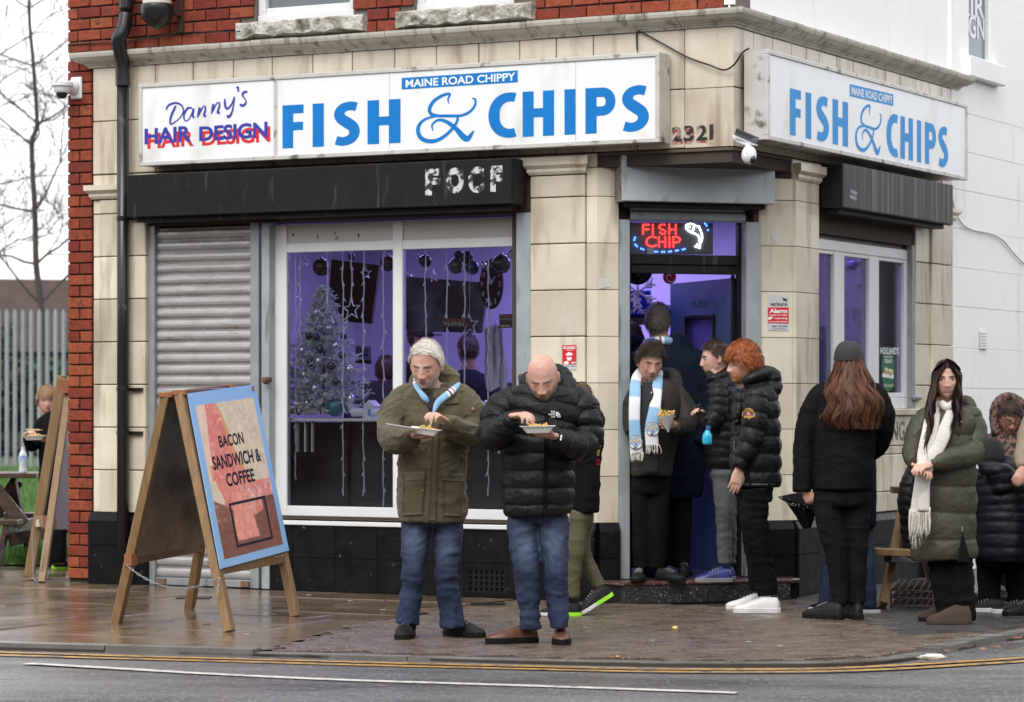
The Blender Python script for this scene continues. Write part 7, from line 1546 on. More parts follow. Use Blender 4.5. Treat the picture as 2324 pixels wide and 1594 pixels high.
M_grey_hair = mat('greying_hair', (.055, .045, .040), .5, spec=.2, col2=(.14, .125, .11), sc1=90); M_aub = mat('auburn_hair', (.055, .021, .012), .45, spec=.2, col2=(.125, .050, .026), sc1=20, mix=.35, stretch=(1, 1, .25)); M_blackh = mat('very_dark_hair', (.020, .011, .008), .35, spec=.2, col2=(.045, .024, .018), sc1=40, stretch=(1, 1, .2)); M_blond = mat('blond_hair', (.42, .27, .14), .5, spec=.2, col2=(.26, .16, .08), sc1=70)
M_olive = mat('olive_cotton', (.105, .088, .054), .85, spec=.15, col2=(.080, .066, .040), sc1=4, bump=.25, bsc=260, sheen=.15); M_blackpuff = mat('black_nylon', (.006, .006, .007), .46, spec=.22, col2=(.010, .010, .012), sc1=5, bump=.5, bsc=42, bdist=.008, rvar=.06)
M_blackcl = mat('black_cotton', (.005, .005, .0056), .9, spec=.08, col2=(.010, .010, .011), sc1=4, bump=.25, bsc=220); M_navycl = mat('navy_cotton', (.004, .007, .016), .9, spec=.1, col2=(.008, .013, .026), sc1=4, bump=.25, bsc=200); M_dkol = mat('dark_olive_jacket', (.020, .018, .013), .6, spec=.25, col2=(.030, .026, .019), sc1=4, bump=.3, bsc=120)
M_jean = mat('denim', (1, 1, 1), .8, attr=True, col2=(.72, .75, .82), sc1=38, bump=.35, bsc=300); M_khaki = mat('khaki_track', (.085, .080, .038), .7, col2=(.068, .064, .03)); M_greytr = mat('grey_joggers', (.085, .088, .092), .75, col2=(.065, .068, .072), bump=.2, bsc=200); M_blacktr = mat('black_trousers', (.0048, .0048, .005), .9, spec=.08, col2=(.010, .010, .011), bump=.2, bsc=200)
M_puffol = mat('olive_nylon', (.056, .055, .036), .5, spec=.3, col2=(.043, .042, .027), sc1=5, bump=.45, bsc=40, bdist=.008); M_cream = mat('cream_wool', (.66, .63, .57), .85, col2=(.54, .51, .45), sc1=30, bump=.6, bsc=160, stretch=(1, 1, .5)); M_scarf = mat('knit_scarf', (1, 1, 1), .85, attr=True, bump=.6, bsc=260)
M_leop = mat('leopard_fleece', (.15, .075, .06), .8, col2=(.018, .012, .012), sc1=42, mix=.06, detail=2, bump=.3, bsc=60); M_beige = mat('beige_coat', (.25, .19, .13), .8, col2=(.2, .15, .1)); M_navpuff = mat('navy_black_nylon', (.006, .007, .010), .46, spec=.22, col2=(.011, .012, .017), sc1=5, bump=.5, bsc=40, bdist=.008)
M_brownsh = mat('brown_leather', (.13, .050, .025), .42, col2=(.075, .030, .018), sc1=14, bump=.2, bsc=60); M_blacksh = mat('black_shoe', (.006, .006, .007), .55, spec=.2, col2=(.018, .018, .019), sc1=20); M_rub = mat('black_rubber', (.005, .005, .005), .6, spec=.2); M_wsh = mat('white_trainer', (.72, .71, .70), .45, col2=(.6, .59, .58)); M_ugg = mat('brown_suede', (.055, .032, .023), .9, bump=.3, bsc=120); M_neon = mat('neon_sole', (.35, .85, .04), .4); M_bluesh = mat('blue_trainer', (.02, .035, .22), .4, col2=(.03, .03, .06), sc1=18); M_greysole = mat('grey_sole', (.2, .2, .2), .6)
DEN = (.016, .030, .072)
def denim(fade_y):
    def cf(v, n, t0):
        px = CX + v[:, 0] / v[:, 1] * F; py = HY - (v[:, 2] - H) / v[:, 1] * F; q = np.clip(1 - np.abs((py - fade_y) / 75.), 0, 1) ** .8 * np.clip(-n[:, 1], 0, 1) ** 3; nn = vnoise(v * V(14, 14, 5), 5); q = q * (.25 + .75 * nn)
        c = np.array(DEN)[None] * (.75 + .5 * vnoise(v * 9, 8))[:, None]; return c * (1 - q[:, None]) + V(.11, .155, .235) * q[:, None]
    return cf
SKYB = V(.27, .47, .68); WHT = V(.76, .77, .80); MAR = V(.17, .02, .05)

# 1. white haired man in the olive parka
t0 = 17.1
p1 = person('white haired man in an olive parka and striped scarf eating chips from a foam tray', t0, (985, 1448),
    head=dict(pos=(967, 829, -.10, 1.13), pitch=17, yaw=-14, roll=2, neck=(985, 905, .02), skin=(.56, .325, .25), flush=.55, brow=M_hbg, stub=((.55, .47, .41), .6), scalp=((.55, .48, .4), .5), nose=1.1, fat=.06),
    coat=dict(mat=M_olive, name='parka', rings=[(872, 950, 1026, .07, .03), (884, 925, 1050, .11, .03), (900, 905, 1070, .135, .02), (920, 900, 1074, .15, .01), (950, 905, 1070, .16, 0), (1000, 904, 1064, .17, 0), (1060, 903, 1057, .165, 0), (1110, 903, 1058, .17, 0), (1160, 904, 1060, .175, 0), (1183, 908, 1056, .17, 0)],
        arms=[[(926, 905, .02, 32), (900, 935, 0, 37), (888, 968, -.04, 31), (888, 994, -.12, 32), (910, 1000, -.24, 27), (934, 992, -.32, 20), (940, 990, -.34, 18)], [(1042, 905, .02, 32), (1062, 935, 0, 36), (1069, 965, -.03, 30), (1066, 985, -.10, 30), (1042, 976, -.22, 27), (1018, 962, -.32, 22), (1008, 956, -.35, 18)]],
        extra=[[(940, 885, .05, 15), (955, 862, .10, 20), (985, 850, .13, 26), (1012, 852, .11, 24), (1024, 875, .06, 22), (1030, 893, .0, 17)], [(1030, 893, .0, 17), (1018, 912, -.09, 9), (1010, 925, -.12, 8)], [(938, 887, .04, 14), (945, 905, -.07, 9), (975, 945, -.15, 7)]], fold=.016, fx=9, fz=13, fine=.004, vox=.0075),
    legs=dict(mat=M_jean, cf=denim(1225), hip=[(985, 1160, 0, (62, .12)), (985, 1180, 0, (64, .12)), (985, 1196, 0, (52, .09))], legs=[[(946, 1180, 0, 33), (941, 1240, -.02, 31), (939, 1290, -.03, 27), (934, 1340, -.01, 25), (928, 1385, 0, 26), (925, 1416, 0, 26)], [(1018, 1180, 0, 34), (1016, 1240, -.02, 31), (1013, 1290, -.03, 27), (1016, 1340, 0, 25), (1024, 1385, .02, 26), (1026, 1424, .02, 27)]], fold=.014, fx=9, fz=13, vox=.0085),
    shoes=[(930, 1405, 0, -97, .31, M_blacksh, M_rub, dict(t=17.22, hgt=.105, boot=.03, sole_h=.03)), (1011, 1412, 0, -42, .31, M_blacksh, M_rub, dict(t=17.28, hgt=.105, boot=.03, sole_h=.03))],
    hands=[((938, 990, -.34), (975, 992, -.42), (.1, 0, 1), .28, 1, 1.05), ((1011, 955, -.36), (985, 938, -.44), (-.5, -.2, -1), .55, -1, 1.05)], vox=.010, hvox=.0048)
T1 = p1['thing']
hair('short', p1['hd'], M_white_hair, T1, 5200, 1, .032, comb=(1, -.25, .2), lift=.28, curl=.12, wst=.0013, grav=.05, capoff=.007, recede=.018)
ribbon('scarf', [(950, 842, .02, 4), (945, 856, -.04, 6), (944, 872, -.09, 7), (952, 888, -.13, 6), (964, 904, -.15, 7), (974, 916, -.13, 3)], t0, lambda s, L: MAR if .07 < s < .083 or .105 < s < .118 else (WHT if .055 < s < .135 else SKYB), T1, M_scarf)
ribbon('scarf', [(1042, 872, .0, 5), (1033, 881, -.07, 7), (1021, 892, -.14, 8), (1005, 904, -.18, 8), (992, 917, -.19, 7), (984, 938, -.20, 3)], t0, lambda s, L: MAR if .115 < s < .13 or .155 < s < .17 else (WHT if .10 < s < .185 else SKYB), T1, M_scarf)
ribbon('jumper', [(972, 893, -.10, 12), (980, 918, -.15, 12), (986, 938, -.17, 4)], t0, lambda s, L: (.012, .012, .016), T1, M_scarf)
M_ol2 = mat('olive_flap', (.100, .084, .051), .85, spec=.15, col2=(.076, .063, .038), sc1=4, bump=.25, bsc=260); M_snap = mat('copper_snap', (.35, .17, .10), .4, .6)
patch(p1, quadfn((983, 945), (998, 945), (973, 1180), (990, 1180)), 3, 26, .006, 'placket', M_ol2, .006)
patch(p1, quadfn((916, 1082), (966, 1080), (914, 1170), (958, 1168)), 8, 12, .012, 'pocket', M_ol2, .012); patch(p1, quadfn((914, 1072), (966, 1070), (914, 1092), (964, 1088)), 8, 3, .018, 'pocket_flap', M_olive, .010)
patch(p1, quadfn((1008, 1083), (1052, 1082), (1006, 1170), (1046, 1172)), 8, 12, .012, 'pocket', M_ol2, .012); patch(p1, quadfn((1000, 1073), (1052, 1075), (1002, 1090), (1052, 1093)), 8, 3, .018, 'pocket_flap', M_olive, .010)
patch(p1, quadfn((1008, 908), (1040, 902), (1010, 918), (1041, 914)), 5, 2, .012, 'chest_flap', M_olive, .008)
for px, py in ((960, 930), (960, 1022), (959, 1066), (960, 1113), (959, 1166), (930, 1084), (1010, 1088), (975, 1022)):
    q = onsurf(p1['bvh'], px, py, .010)
    if q is not None: m = MB(); m.sph(q, (.005, .003, .005), 8, 6); m.build('snap', M_snap, T1, smooth=True)
q = onsurf(p1['bvh'], 1073, 930, .004); 
if q is not None: m = MB(); m.sph(q, (.010, .004, .013), 10, 8); m.build('arm_badge', M_snap, T1, smooth=True)
tc = P(967, 987, t0 - .44); traybox('foam_tray', 'open white foam tray of chips held by the white haired man', tc, .145, .11, .032, True, R(-8), R(8))
td = traybox('foam_tray', 'flat empty lid half of the foam tray over the olive sleeve', P(912, 974, t0 - .46), .165, .10, .012, False, R(4), R(9))
fork('wooden fork between the fingers of the white haired man', P(985, 943, t0 - .48), P(972, 977, t0 - .46))

# 2. bald man in the black puffer
t0 = 16.65
p2 = person('bald man in a black puffer jacket and jeans looking down at his foam tray', t0, (1224, 1460),
    head=dict(pos=(1232, 858, -.12, 1.12), pitch=26, yaw=-6, roll=-3, neck=(1240, 915, .03), skin=(.58, .34, .27), flush=.6, brow=M_hbg, stub=((.22, .17, .15), .7), scalp=((.36, .25, .20), .45), nose=1.05, fat=.08),
    coat=dict(mat=M_blackpuff, name='puffer_jacket', per=.098, amp=.017, aper=.088, rings=[(878, 1200, 1285, .09, .04), (890, 1175, 1312, .13, .04), (908, 1152, 1330, .16, .02), (928, 1142, 1334, .18, .01), (960, 1140, 1322, .19, 0), (1000, 1138, 1310, .195, 0), (1050, 1137, 1304, .19, 0), (1100, 1137, 1304, .19, 0), (1145, 1140, 1300, .185, 0), (1168, 1148, 1294, .17, 0)],
        arms=[[(1158, 915, .02, 36), (1136, 940, 0, 42), (1122, 970, -.04, 37), (1124, 990, -.13, 34), (1142, 975, -.26, 28), (1158, 955, -.34, 22), (1164, 948, -.36, 17)], [(1305, 915, .02, 38), (1326, 945, 0, 43), (1332, 985, -.03, 38), (1320, 1012, -.12, 34), (1288, 1008, -.24, 30), (1262, 994, -.33, 23), (1256, 990, -.35, 18)]],
        extra=[[(1196, 902, -.02, 13), (1190, 880, .05, 15), (1205, 857, .12, 20), (1240, 848, .16, 22), (1275, 855, .13, 22), (1290, 878, .06, 18), (1284, 903, -.04, 15), (1262, 925, -.12, 12), (1244, 940, -.16, 9)], [(1196, 902, -.02, 13), (1212, 925, -.12, 11), (1232, 945, -.16, 8)]], fold=.006, fx=9, fz=14, fine=.003, vox=.0072, smooth=2),
    legs=dict(mat=M_jean, cf=denim(1240), hip=[(1220, 1150, 0, (62, .12)), (1220, 1172, 0, (64, .12)), (1220, 1188, 0, (52, .09))], legs=[[(1185, 1170, 0, 35), (1188, 1230, -.02, 34), (1195, 1285, -.03, 30), (1198, 1340, 0, 26), (1203, 1390, 0, 23), (1204, 1428, 0, 23)], [(1253, 1170, 0, 36), (1256, 1230, -.02, 34), (1261, 1285, -.03, 28), (1263, 1340, 0, 25), (1267, 1390, 0, 22), (1269, 1426, 0, 22)]], fold=.014, fx=9, fz=13, vox=.0085),
    shoes=[(1219, 1432, 0, 197, .31, M_brownsh, M_rub, dict(t=16.75, hgt=.10, sole_h=.034)), (1270, 1425, 0, -88, .30, M_brownsh, M_rub, dict(t=16.85, hgt=.10, sole_h=.034))],
    hands=[((1163, 945, -.36), (1200, 938, -.46), (.35, -.2, -1), .55, 1, 1.08), ((1256, 990, -.36), (1212, 985, -.44), (-.1, 0, 1), .25, -1, 1.08)], vox=.010, hvox=.0048)
T2 = p2['thing']
ribbon('inner_collar', [(1214, 893, -.07, 6), (1226, 915, -.14, 6), (1240, 932, -.17, 5)], t0, lambda s, L: (.03, .032, .022), T2, M_scarf); ribbon('inner_collar', [(1266, 880, -.05, 8), (1260, 905, -.12, 8), (1245, 930, -.17, 5)], t0, lambda s, L: (.03, .032, .022), T2, M_scarf)
ribbon('red_top', [(1234, 905, -.09, 12), (1237, 925, -.13, 7), (1240, 936, -.15, 3)], t0, lambda s, L: (.42, .07, .04), T2, M_scarf)
patch(p2, quadfn((1236, 945), (1245, 945), (1232, 1165), (1243, 1166)), 2, 24, .006, 'zip_placket', M_blackcl, .006)
for s_, y in (('THE', 933), ('NORTH', 938.5), ('FACE', 944)): surftext(p2, s_, ({'THE': 1249.5, 'NORTH': 1245, 'FACE': 1251}[s_], y), (1260, y), ({'THE': 1249.5, 'NORTH': 1245, 'FACE': 1251}[s_], y + 4.3), (1260, y + 4.3), M_vinyl, .012, .03)
for k, (r0, r1) in enumerate(((4, 6), (7.5, 9.5), (11, 13))):
    fnq = lambda a, b, r0=r0, r1=r1: (1262 + (r0 + (r1 - r0) * a) * math.sin(b * math.pi / 2) * .8, 948 - (r0 + (r1 - r0) * a) * math.cos(b * math.pi / 2)); patch(p2, fnq, 1, 6, .012, 'logo_arc', M_vinyl, .001)
patch(p2, quadfn((1272, 988), (1276, 987), (1271, 1000), (1274, 1000)), 1, 2, .008, 'sleeve_tab', M_vinyl, .002)
traybox('foam_tray', 'white foam tray held in front of the black puffer jacket', P(1220, 983, t0 - .45), .175, .12, .034, True, R(3), R(-1))
fork('wooden fork in the hand of the bald man', P(1207, 952, t0 - .50), P(1216, 973, t0 - .48))

# 3. boy walking behind the bald man
t0 = 18.9
p3 = person('boy in khaki tracksuit bottoms and neon soled trainers walking behind the bald man', t0, (1320, 1397),
    head=dict(pos=(1318, 912, 0, .92), pitch=5, yaw=170, neck=(1318, 950, .0), back=True, skin=(.55, .33, .25)),
    coat=dict(mat=M_blackcl, name='jacket', rings=[(948, 1298, 1340, .07, 0), (960, 1288, 1356, .11, 0), (985, 1285, 1362, .13, 0), (1050, 1290, 1362, .13, 0), (1110, 1290, 1362, .13, 0), (1163, 1292, 1361, .13, 0)],
        arms=[[(1300, 965, 0, 20), (1290, 1000, -.05, 20), (1290, 1050, -.1, 18)], [(1346, 965, 0, 20), (1350, 1000, .02, 20), (1345, 1060, .0, 18), (1330, 1100, -.05, 14)]], extra=[[(1345, 948, .0, 12), (1355, 962, .0, 15), (1352, 980, 0, 12)]], vox=.013, fold=.01),
    legs=dict(mat=M_khaki, hip=[(1322, 1140, 0, (24, .10)), (1320, 1175, 0, (26, .11)), (1318, 1195, 0, (23, .1))], legs=[[(1315, 1160, -.06, 22), (1308, 1250, -.07, 19), (1302, 1310, -.06, 16), (1300, 1358, -.06, 15)], [(1326, 1160, .06, 23), (1320, 1245, .05, 20), (1340, 1290, .06, 16), (1362, 1332, .06, 14)]], vox=.012, fold=.008),
    shoes=[(1318, 1392, 0, 180, .27, M_blacksh, M_wsh, dict(t=18.85, hgt=.09, sole_h=.022, heel2=M_neon)), (1390, 1362, .0, 194, .27, M_blacksh, M_wsh, dict(t=18.95, hgt=.09, sole_h=.024, heel2=M_neon, pitch=.52, lift=.125))], hvox=.009)
hair('short', p3['hd'], mat('light_brown_hair', (.20, .12, .07), .6, col2=(.12, .07, .04), sc1=80), p3['thing'], 1500, 5, .03, comb=(0, .1, -.4), capoff=.006)
surftext(p3, 'AL\nIY', (1355, 1000), (1364, 1000), (1355, 1035), (1364, 1035), mat('yellow_print', (.6, .4, .02), .5), .006); surftext(p3, 'O2', (1353, 1042), (1363, 1042), (1353, 1056), (1363, 1056), M_red, .006)

# 4. person with the blue and white scarf in the doorway
t0 = 20.25; zs4 = .15
p4 = person('short haired person in blue and white scarf holding chip cone in the doorway', t0, (1482, 1308, zs4),
    head=dict(pos=(1476, 822, -.05, 1.08), pitch=16, yaw=10, roll=3, neck=(1478, 880, .03), skin=(.50, .285, .20), flush=.4, brow=M_hb),
    coat=dict(mat=M_dkol, name='coat', rings=[(873, 1450, 1510, .08, .03), (885, 1435, 1535, .12, .02), (910, 1428, 1550, .15, 0), (960, 1428, 1545, .16, 0), (1030, 1430, 1530, .16, 0), (1080, 1432, 1525, .16, 0)],
        arms=[[(1445, 900, .02, 24), (1436, 940, 0, 24), (1438, 985, -.05, 20)], [(1535, 895, .02, 24), (1553, 930, 0, 27), (1556, 965, -.06, 24), (1540, 975, -.18, 18), (1532, 968, -.24, 14)]],
        extra=[[(1500, 850, .10, 14), (1525, 855, .08, 18), (1532, 885, .03, 18), (1515, 915, -.06, 12), (1505, 950, -.12, 9)]], vox=.010, fold=.010),
    legs=dict(mat=M_blacktr, hip=[(1478, 1060, 0, (42, .12)), (1478, 1100, 0, (44, .12)), (1478, 1120, 0, (40, .11))], legs=[[(1456, 1090, 0, 25), (1456, 1180, 0, 22), (1455, 1290, 0, 18)], [(1498, 1090, 0, 25), (1494, 1180, -.02, 22), (1492, 1290, 0, 18)]], vox=.013),
    shoes=[(1455, 1300, zs4, -100, .27, M_blacksh, M_rub, dict(t=20.2, hgt=.08)), (1492, 1300, zs4, -50, .27, M_blacksh, M_rub, dict(t=20.2, hgt=.08))], hands=[((1530, 964, -.26), (1512, 962, -.34), (-.2, .3, 0), .5, -1, .95)], hvox=.006)
T4 = p4['thing']; hair('short', p4['hd'], M_brown_hair, T4, 3400, 3, .045, comb=(1, -.6, .3), lift=.35, curl=.12, wst=.0016, capoff=.015)
ribbon('top', [(1478, 872, -.08, 20), (1476, 930, -.20, 20), (1476, 1075, -.19, 20)], t0, lambda s, L: (.012, .012, .015), T4, M_scarf, th=.03); ribbon('top', [(1470, 868, -.08, 16), (1478, 885, -.14, 9)], t0, lambda s, L: (.25, .27, .30), T4, M_scarf)
m = MB(); m.tube([P(1478, 890, t0 - .175), P(1477, 950, t0 - .232)], .003, 5); m.build('zip', M_metal, T4)
sblk = lambda s, L: SKYB if int(s / .155) % 2 else WHT
s4a = ribbon('scarf', [(1458, 838, .02, 10), (1444, 862, -.08, 12), (1441, 900, -.20, 13), (1440, 960, -.23, 13), (1445, 1030, -.24, 15)], t0, sblk, T4, M_scarf); s4b = ribbon('scarf', [(1496, 842, .02, 9), (1492, 870, -.1, 12), (1487, 920, -.22, 13), (1479, 970, -.25, 15), (1480, 1012, -.25, 15)], t0, lambda s, L: SKYB if int((s + .10) / .155) % 2 else WHT, T4, M_scarf)
fringe('fringe', P(1430, 1030, t0 - .245), P(1461, 1030, t0 - .245), .055, 18, T4, M_cream, 1); fringe('fringe', P(1465, 1012, t0 - .255), P(1495, 1012, t0 - .255), .055, 18, T4, M_cream, 2)
def badge(par, px, py, t_, r, cut=None):
    c = P(px, py, t_); k = t_ / F; ring = lambda rr, y: [c + V(rr * k * math.cos(a), y, rr * k * 1.0 * math.sin(a)) for a in np.linspace(0, 2 * math.pi, 29)[:-1]]
    for rr, y, mt, nm in ((r, 0, M_ink, 'badge_edge'), (r * .94, -.001, M_vinyl, 'badge_ring'), (r * .64, -.002, M_ink, 'badge_edge'), (r * .60, -.003, mat('badge_sky', tuple(SKYB), .7), 'badge_centre')):
        m = MB(); m.prism(ring(rr, y), V(0, .002, 0)); m.build(nm, mt, par)
    for s_, a0, a1, inv in (('MANCHESTER', 205, -25, 1), ('CITY', 245, 295, -1)):
        for i, ch in enumerate(s_):
            a = R(a0 + (a1 - a0) * (i + .5) / len(s_)); ux = V(-math.sin(a), 0, math.cos(a)) * -inv; uy = V(math.cos(a), 0, math.sin(a)) * inv; cc = c + V(math.cos(a), 0, math.sin(a)) * r * .79 * k - V(0, .003, 0); v, f = textmesh(ch, .02); m = MB(); m.add([cc + ux * (x - .5) * r * .2 * k + uy * (y - .5) * r * .24 * k for x, y, _ in v], f); m.build('badge_letter', M_ink, par, fix=False)
    m = MB(); w_ = r * .45 * k; m.add([c + V(-w_, -.005, .02 * r * k + 0), c + V(w_, -.005, .02 * r * k), c + V(w_, -.005, .42 * r * k), c + V(-w_, -.005, .42 * r * k)], [(0, 1, 2, 3)]); m.build('ship_band', mat('badge_gold', (.50, .42, .25), .6), par, fix=False)
    m = MB(); m.sph(c + V(0, -.004, -.28 * r * k), (.13 * r * k, .003, .13 * r * k), 10, 6); m.build('rose', M_red, par, smooth=True)
badge(T4, 1481, 974, t0 - .268, 15.5); badge(T4, 1443, 1004, t0 - .262, 15.5)
CN = thing('chip_cone', 'white paper cone of chips held by the person in the doorway', 'cone', P(1517, 981, t0 - .33)); ca, cb_ = P(1517, 981, t0 - .33), P(1512, 940, t0 - .36)
m = MB(); m.tube([ca, cb_], [.006, .058], 20, cap=False); m.build('paper_cone', M_foam, CN, smooth=True, fix=False)
rr = random.Random(5)
for i in range(22): a = cb_ + V(rr.uniform(-.045, .045), rr.uniform(-.035, .035), rr.uniform(-.02, .018)); d = V(rr.gauss(0, 1), rr.gauss(0, 1), rr.gauss(.3, .8)); d = nrm(d) * .026; m = MB(); m.beam(a - d, a + d, .011, .011); m.build('chip', M_chip, CN, bevel=.002)

# 5. tall man from behind in navy coat and blue scarf
t0 = 20.75
p5 = person('tall greying man in a navy coat seen from behind inside the doorway', t0, (1520, 1300, .15),
    head=dict(pos=(1494, 733, 0, 1.05), pitch=-4, yaw=158, neck=(1500, 785, 0), back=True, skin=(.42, .24, .17)),
    coat=dict(mat=M_navycl, name='coat', rings=[(776, 1475, 1530, .08, 0), (788, 1452, 1570, .12, 0), (815, 1435, 1588, .15, 0), (880, 1430, 1604, .17, 0), (980, 1432, 1606, .17, 0), (1100, 1440, 1596, .17, 0), (1130, 1445, 1592, .16, 0)],
        arms=[[(1452, 820, 0, 26), (1440, 880, 0, 26), (1440, 960, -.02, 24)], [(1580, 820, 0, 26), (1598, 880, 0, 26), (1598, 960, -.02, 24), (1585, 1010, -.1, 20)]], vox=.012, fold=.010),
    legs=dict(mat=M_blacktr, legs=[[(1495, 1110, 0, 28), (1495, 1200, 0, 24), (1495, 1290, 0, 20)], [(1545, 1110, 0, 28), (1545, 1200, 0, 24), (1545, 1290, 0, 20)]], vox=.014),
    shoes=[(1500, 1305, .15, 100, .28, M_blacksh, M_rub, dict(t=20.5)), (1548, 1305, .15, 80, .28, M_blacksh, M_rub, dict(t=20.5))], hvox=.009)
hair('short', p5['hd'], M_grey_hair, p5['thing'], 3000, 6, .040, comb=(.4, 1, -.3), lift=.25, curl=.10, wst=.0016, capoff=.008, recede=-.004)
ribbon('scarf', [(1466, 779, -.05, 10), (1485, 775, -.11, 10), (1510, 774, -.11, 10), (1530, 779, -.05, 10)], t0, lambda s, L: MAR if .118 < s < .132 else (WHT if .10 < s < .15 else SKYB * .8), p5['thing'], M_scarf, th=.03)

# 6. half hidden person at the left of the doorway
t0 = 21.1
p6 = person('person in a dark navy coat mostly hidden by the left door frame', t0, (1440, 1295, .15), head=dict(pos=(1432, 770, .1, 1.), yaw=180, neck=(1436, 800, .1), back=True),
    coat=dict(mat=M_navycl, name='coat', rings=[(785, 1415, 1455, .1, .05), (800, 1400, 1475, .14, 0), (860, 1398, 1480, .16, 0), (1000, 1400, 1480, .16, 0), (1130, 1402, 1476, .16, 0)], arms=[[(1400, 820, 0, 24), (1395, 960, 0, 20)], [(1470, 820, 0, 24), (1476, 960, 0, 20)]], extra=[[(1432, 752, .12, 22), (1442, 780, .1, 24)]], vox=.016),
    legs=dict(mat=M_blacktr, legs=[[(1420, 1110, 0, 24), (1420, 1290, 0, 19)], [(1460, 1110, 0, 24), (1460, 1290, 0, 19)]], vox=.016), shoes=[(1420, 1300, .15, 90, .28, M_blacksh, M_rub, dict(t=20.9)), (1460, 1300, .15, 90, .28, M_blacksh, M_rub, dict(t=20.9))], hvox=.01)
hair('short', p6['hd'], M_brown_hair, p6['thing'], 900, 8, .03)

# 7. lad with the phone on the step
t0 = 20.05
p7 = person('lad with cropped brown hair in a black puffer and grey joggers on the step', t0, (1632, 1312, .15),
    head=dict(pos=(1624, 814, 0, 1.0), pitch=4, yaw=-82, neck=(1636, 862, .0), skin=(.58, .35, .28), flush=.4, open=1, brow=M_hb),
    coat=dict(mat=M_blackpuff, name='puffer_jacket', per=.06, amp=.008, aper=.06, rings=[(845, 1598, 1650, .08, 0), (862, 1600, 1668, .11, 0), (885, 1602, 1680, .14, 0), (930, 1606, 1682, .15, 0), (1000, 1600, 1680, .15, 0), (1050, 1600, 1678, .15, 0), (1062, 1604, 1674, .14, 0)],
        arms=[[(1630, 885, -.14, 22), (1628, 930, -.16, 23), (1612, 962, -.18, 20), (1598, 950, -.20, 15)], [(1640, 885, .12, 22), (1640, 960, .1, 20), (1625, 1020, .1, 17)]], extra=[[(1606, 848, -.05, 9), (1620, 860, -.1, 11), (1645, 850, -.06, 12), (1656, 842, 0, 12)]], fold=.006, vox=.010),
    legs=dict(mat=M_greytr, hip=[(1640, 1045, 0, (28, .12)), (1640, 1080, 0, (28, .12)), (1640, 1095, 0, (25, .11))], legs=[[(1640, 1070, -.08, 25), (1644, 1150, -.09, 21), (1644, 1230, -.06, 17), (1644, 1280, -.06, 15)], [(1648, 1070, .08, 25), (1652, 1150, .08, 21), (1654, 1280, .1, 16)]], fold=.010),
    shoes=[(1662, 1310, .15, 186, .26, M_bluesh, M_greysole, dict(t=19.95, hgt=.085, sole_h=.03)), (1668, 1304, .15, 186, .26, M_bluesh, M_greysole, dict(t=20.2, hgt=.085))], hands=[((1597, 948, -.21), (1580, 930, -.26), (-.4, -.6, 0), .6, 1, .95)], hvox=.006)
hair('short', p7['hd'], M_brown_hair, p7['thing'], 2200, 9, .030, comb=(0, -1, .1), lift=.3, curl=.1, wst=.0016, capoff=.007, recede=.010)
PH = thing('phone', 'black mobile phone in the hand of the lad in the doorway', 'phone', P(1588, 945, t0 - .28)); m = MB(); a = P(1580, 925, t0 - .27); m.beam(P(1579, 922, t0 - .29), P(1597, 948, t0 - .27), .010, .070, (1, -.3, .5)); m.build('phone_case', M_dark, PH, bevel=.003)
BT2 = thing('drink_bottle', 'bright blue sports drink bottle held beside the black puffer', 'bottle', P(1605, 1012, t0 - .28)); c = P(1605, 1010, t0 - .28); m = MB(); m.tube([c, c + V(0, 0, .015), c + V(0, 0, .06), c + V(.002, 0, .085), c + V(.006, 0, .10)], [.024, .033, .033, .022, .014], 14, 3); m.build('bottle_body', mat('blue_drink', (.03, .42, .62), .12), BT2, smooth=True); m = MB(); m.tube([c + V(.006, 0, .10), c + V(.010, 0, .132)], .017, 10); m.build('bottle_cap', mat('cap_blue', (.03, .10, .25), .3), BT2)

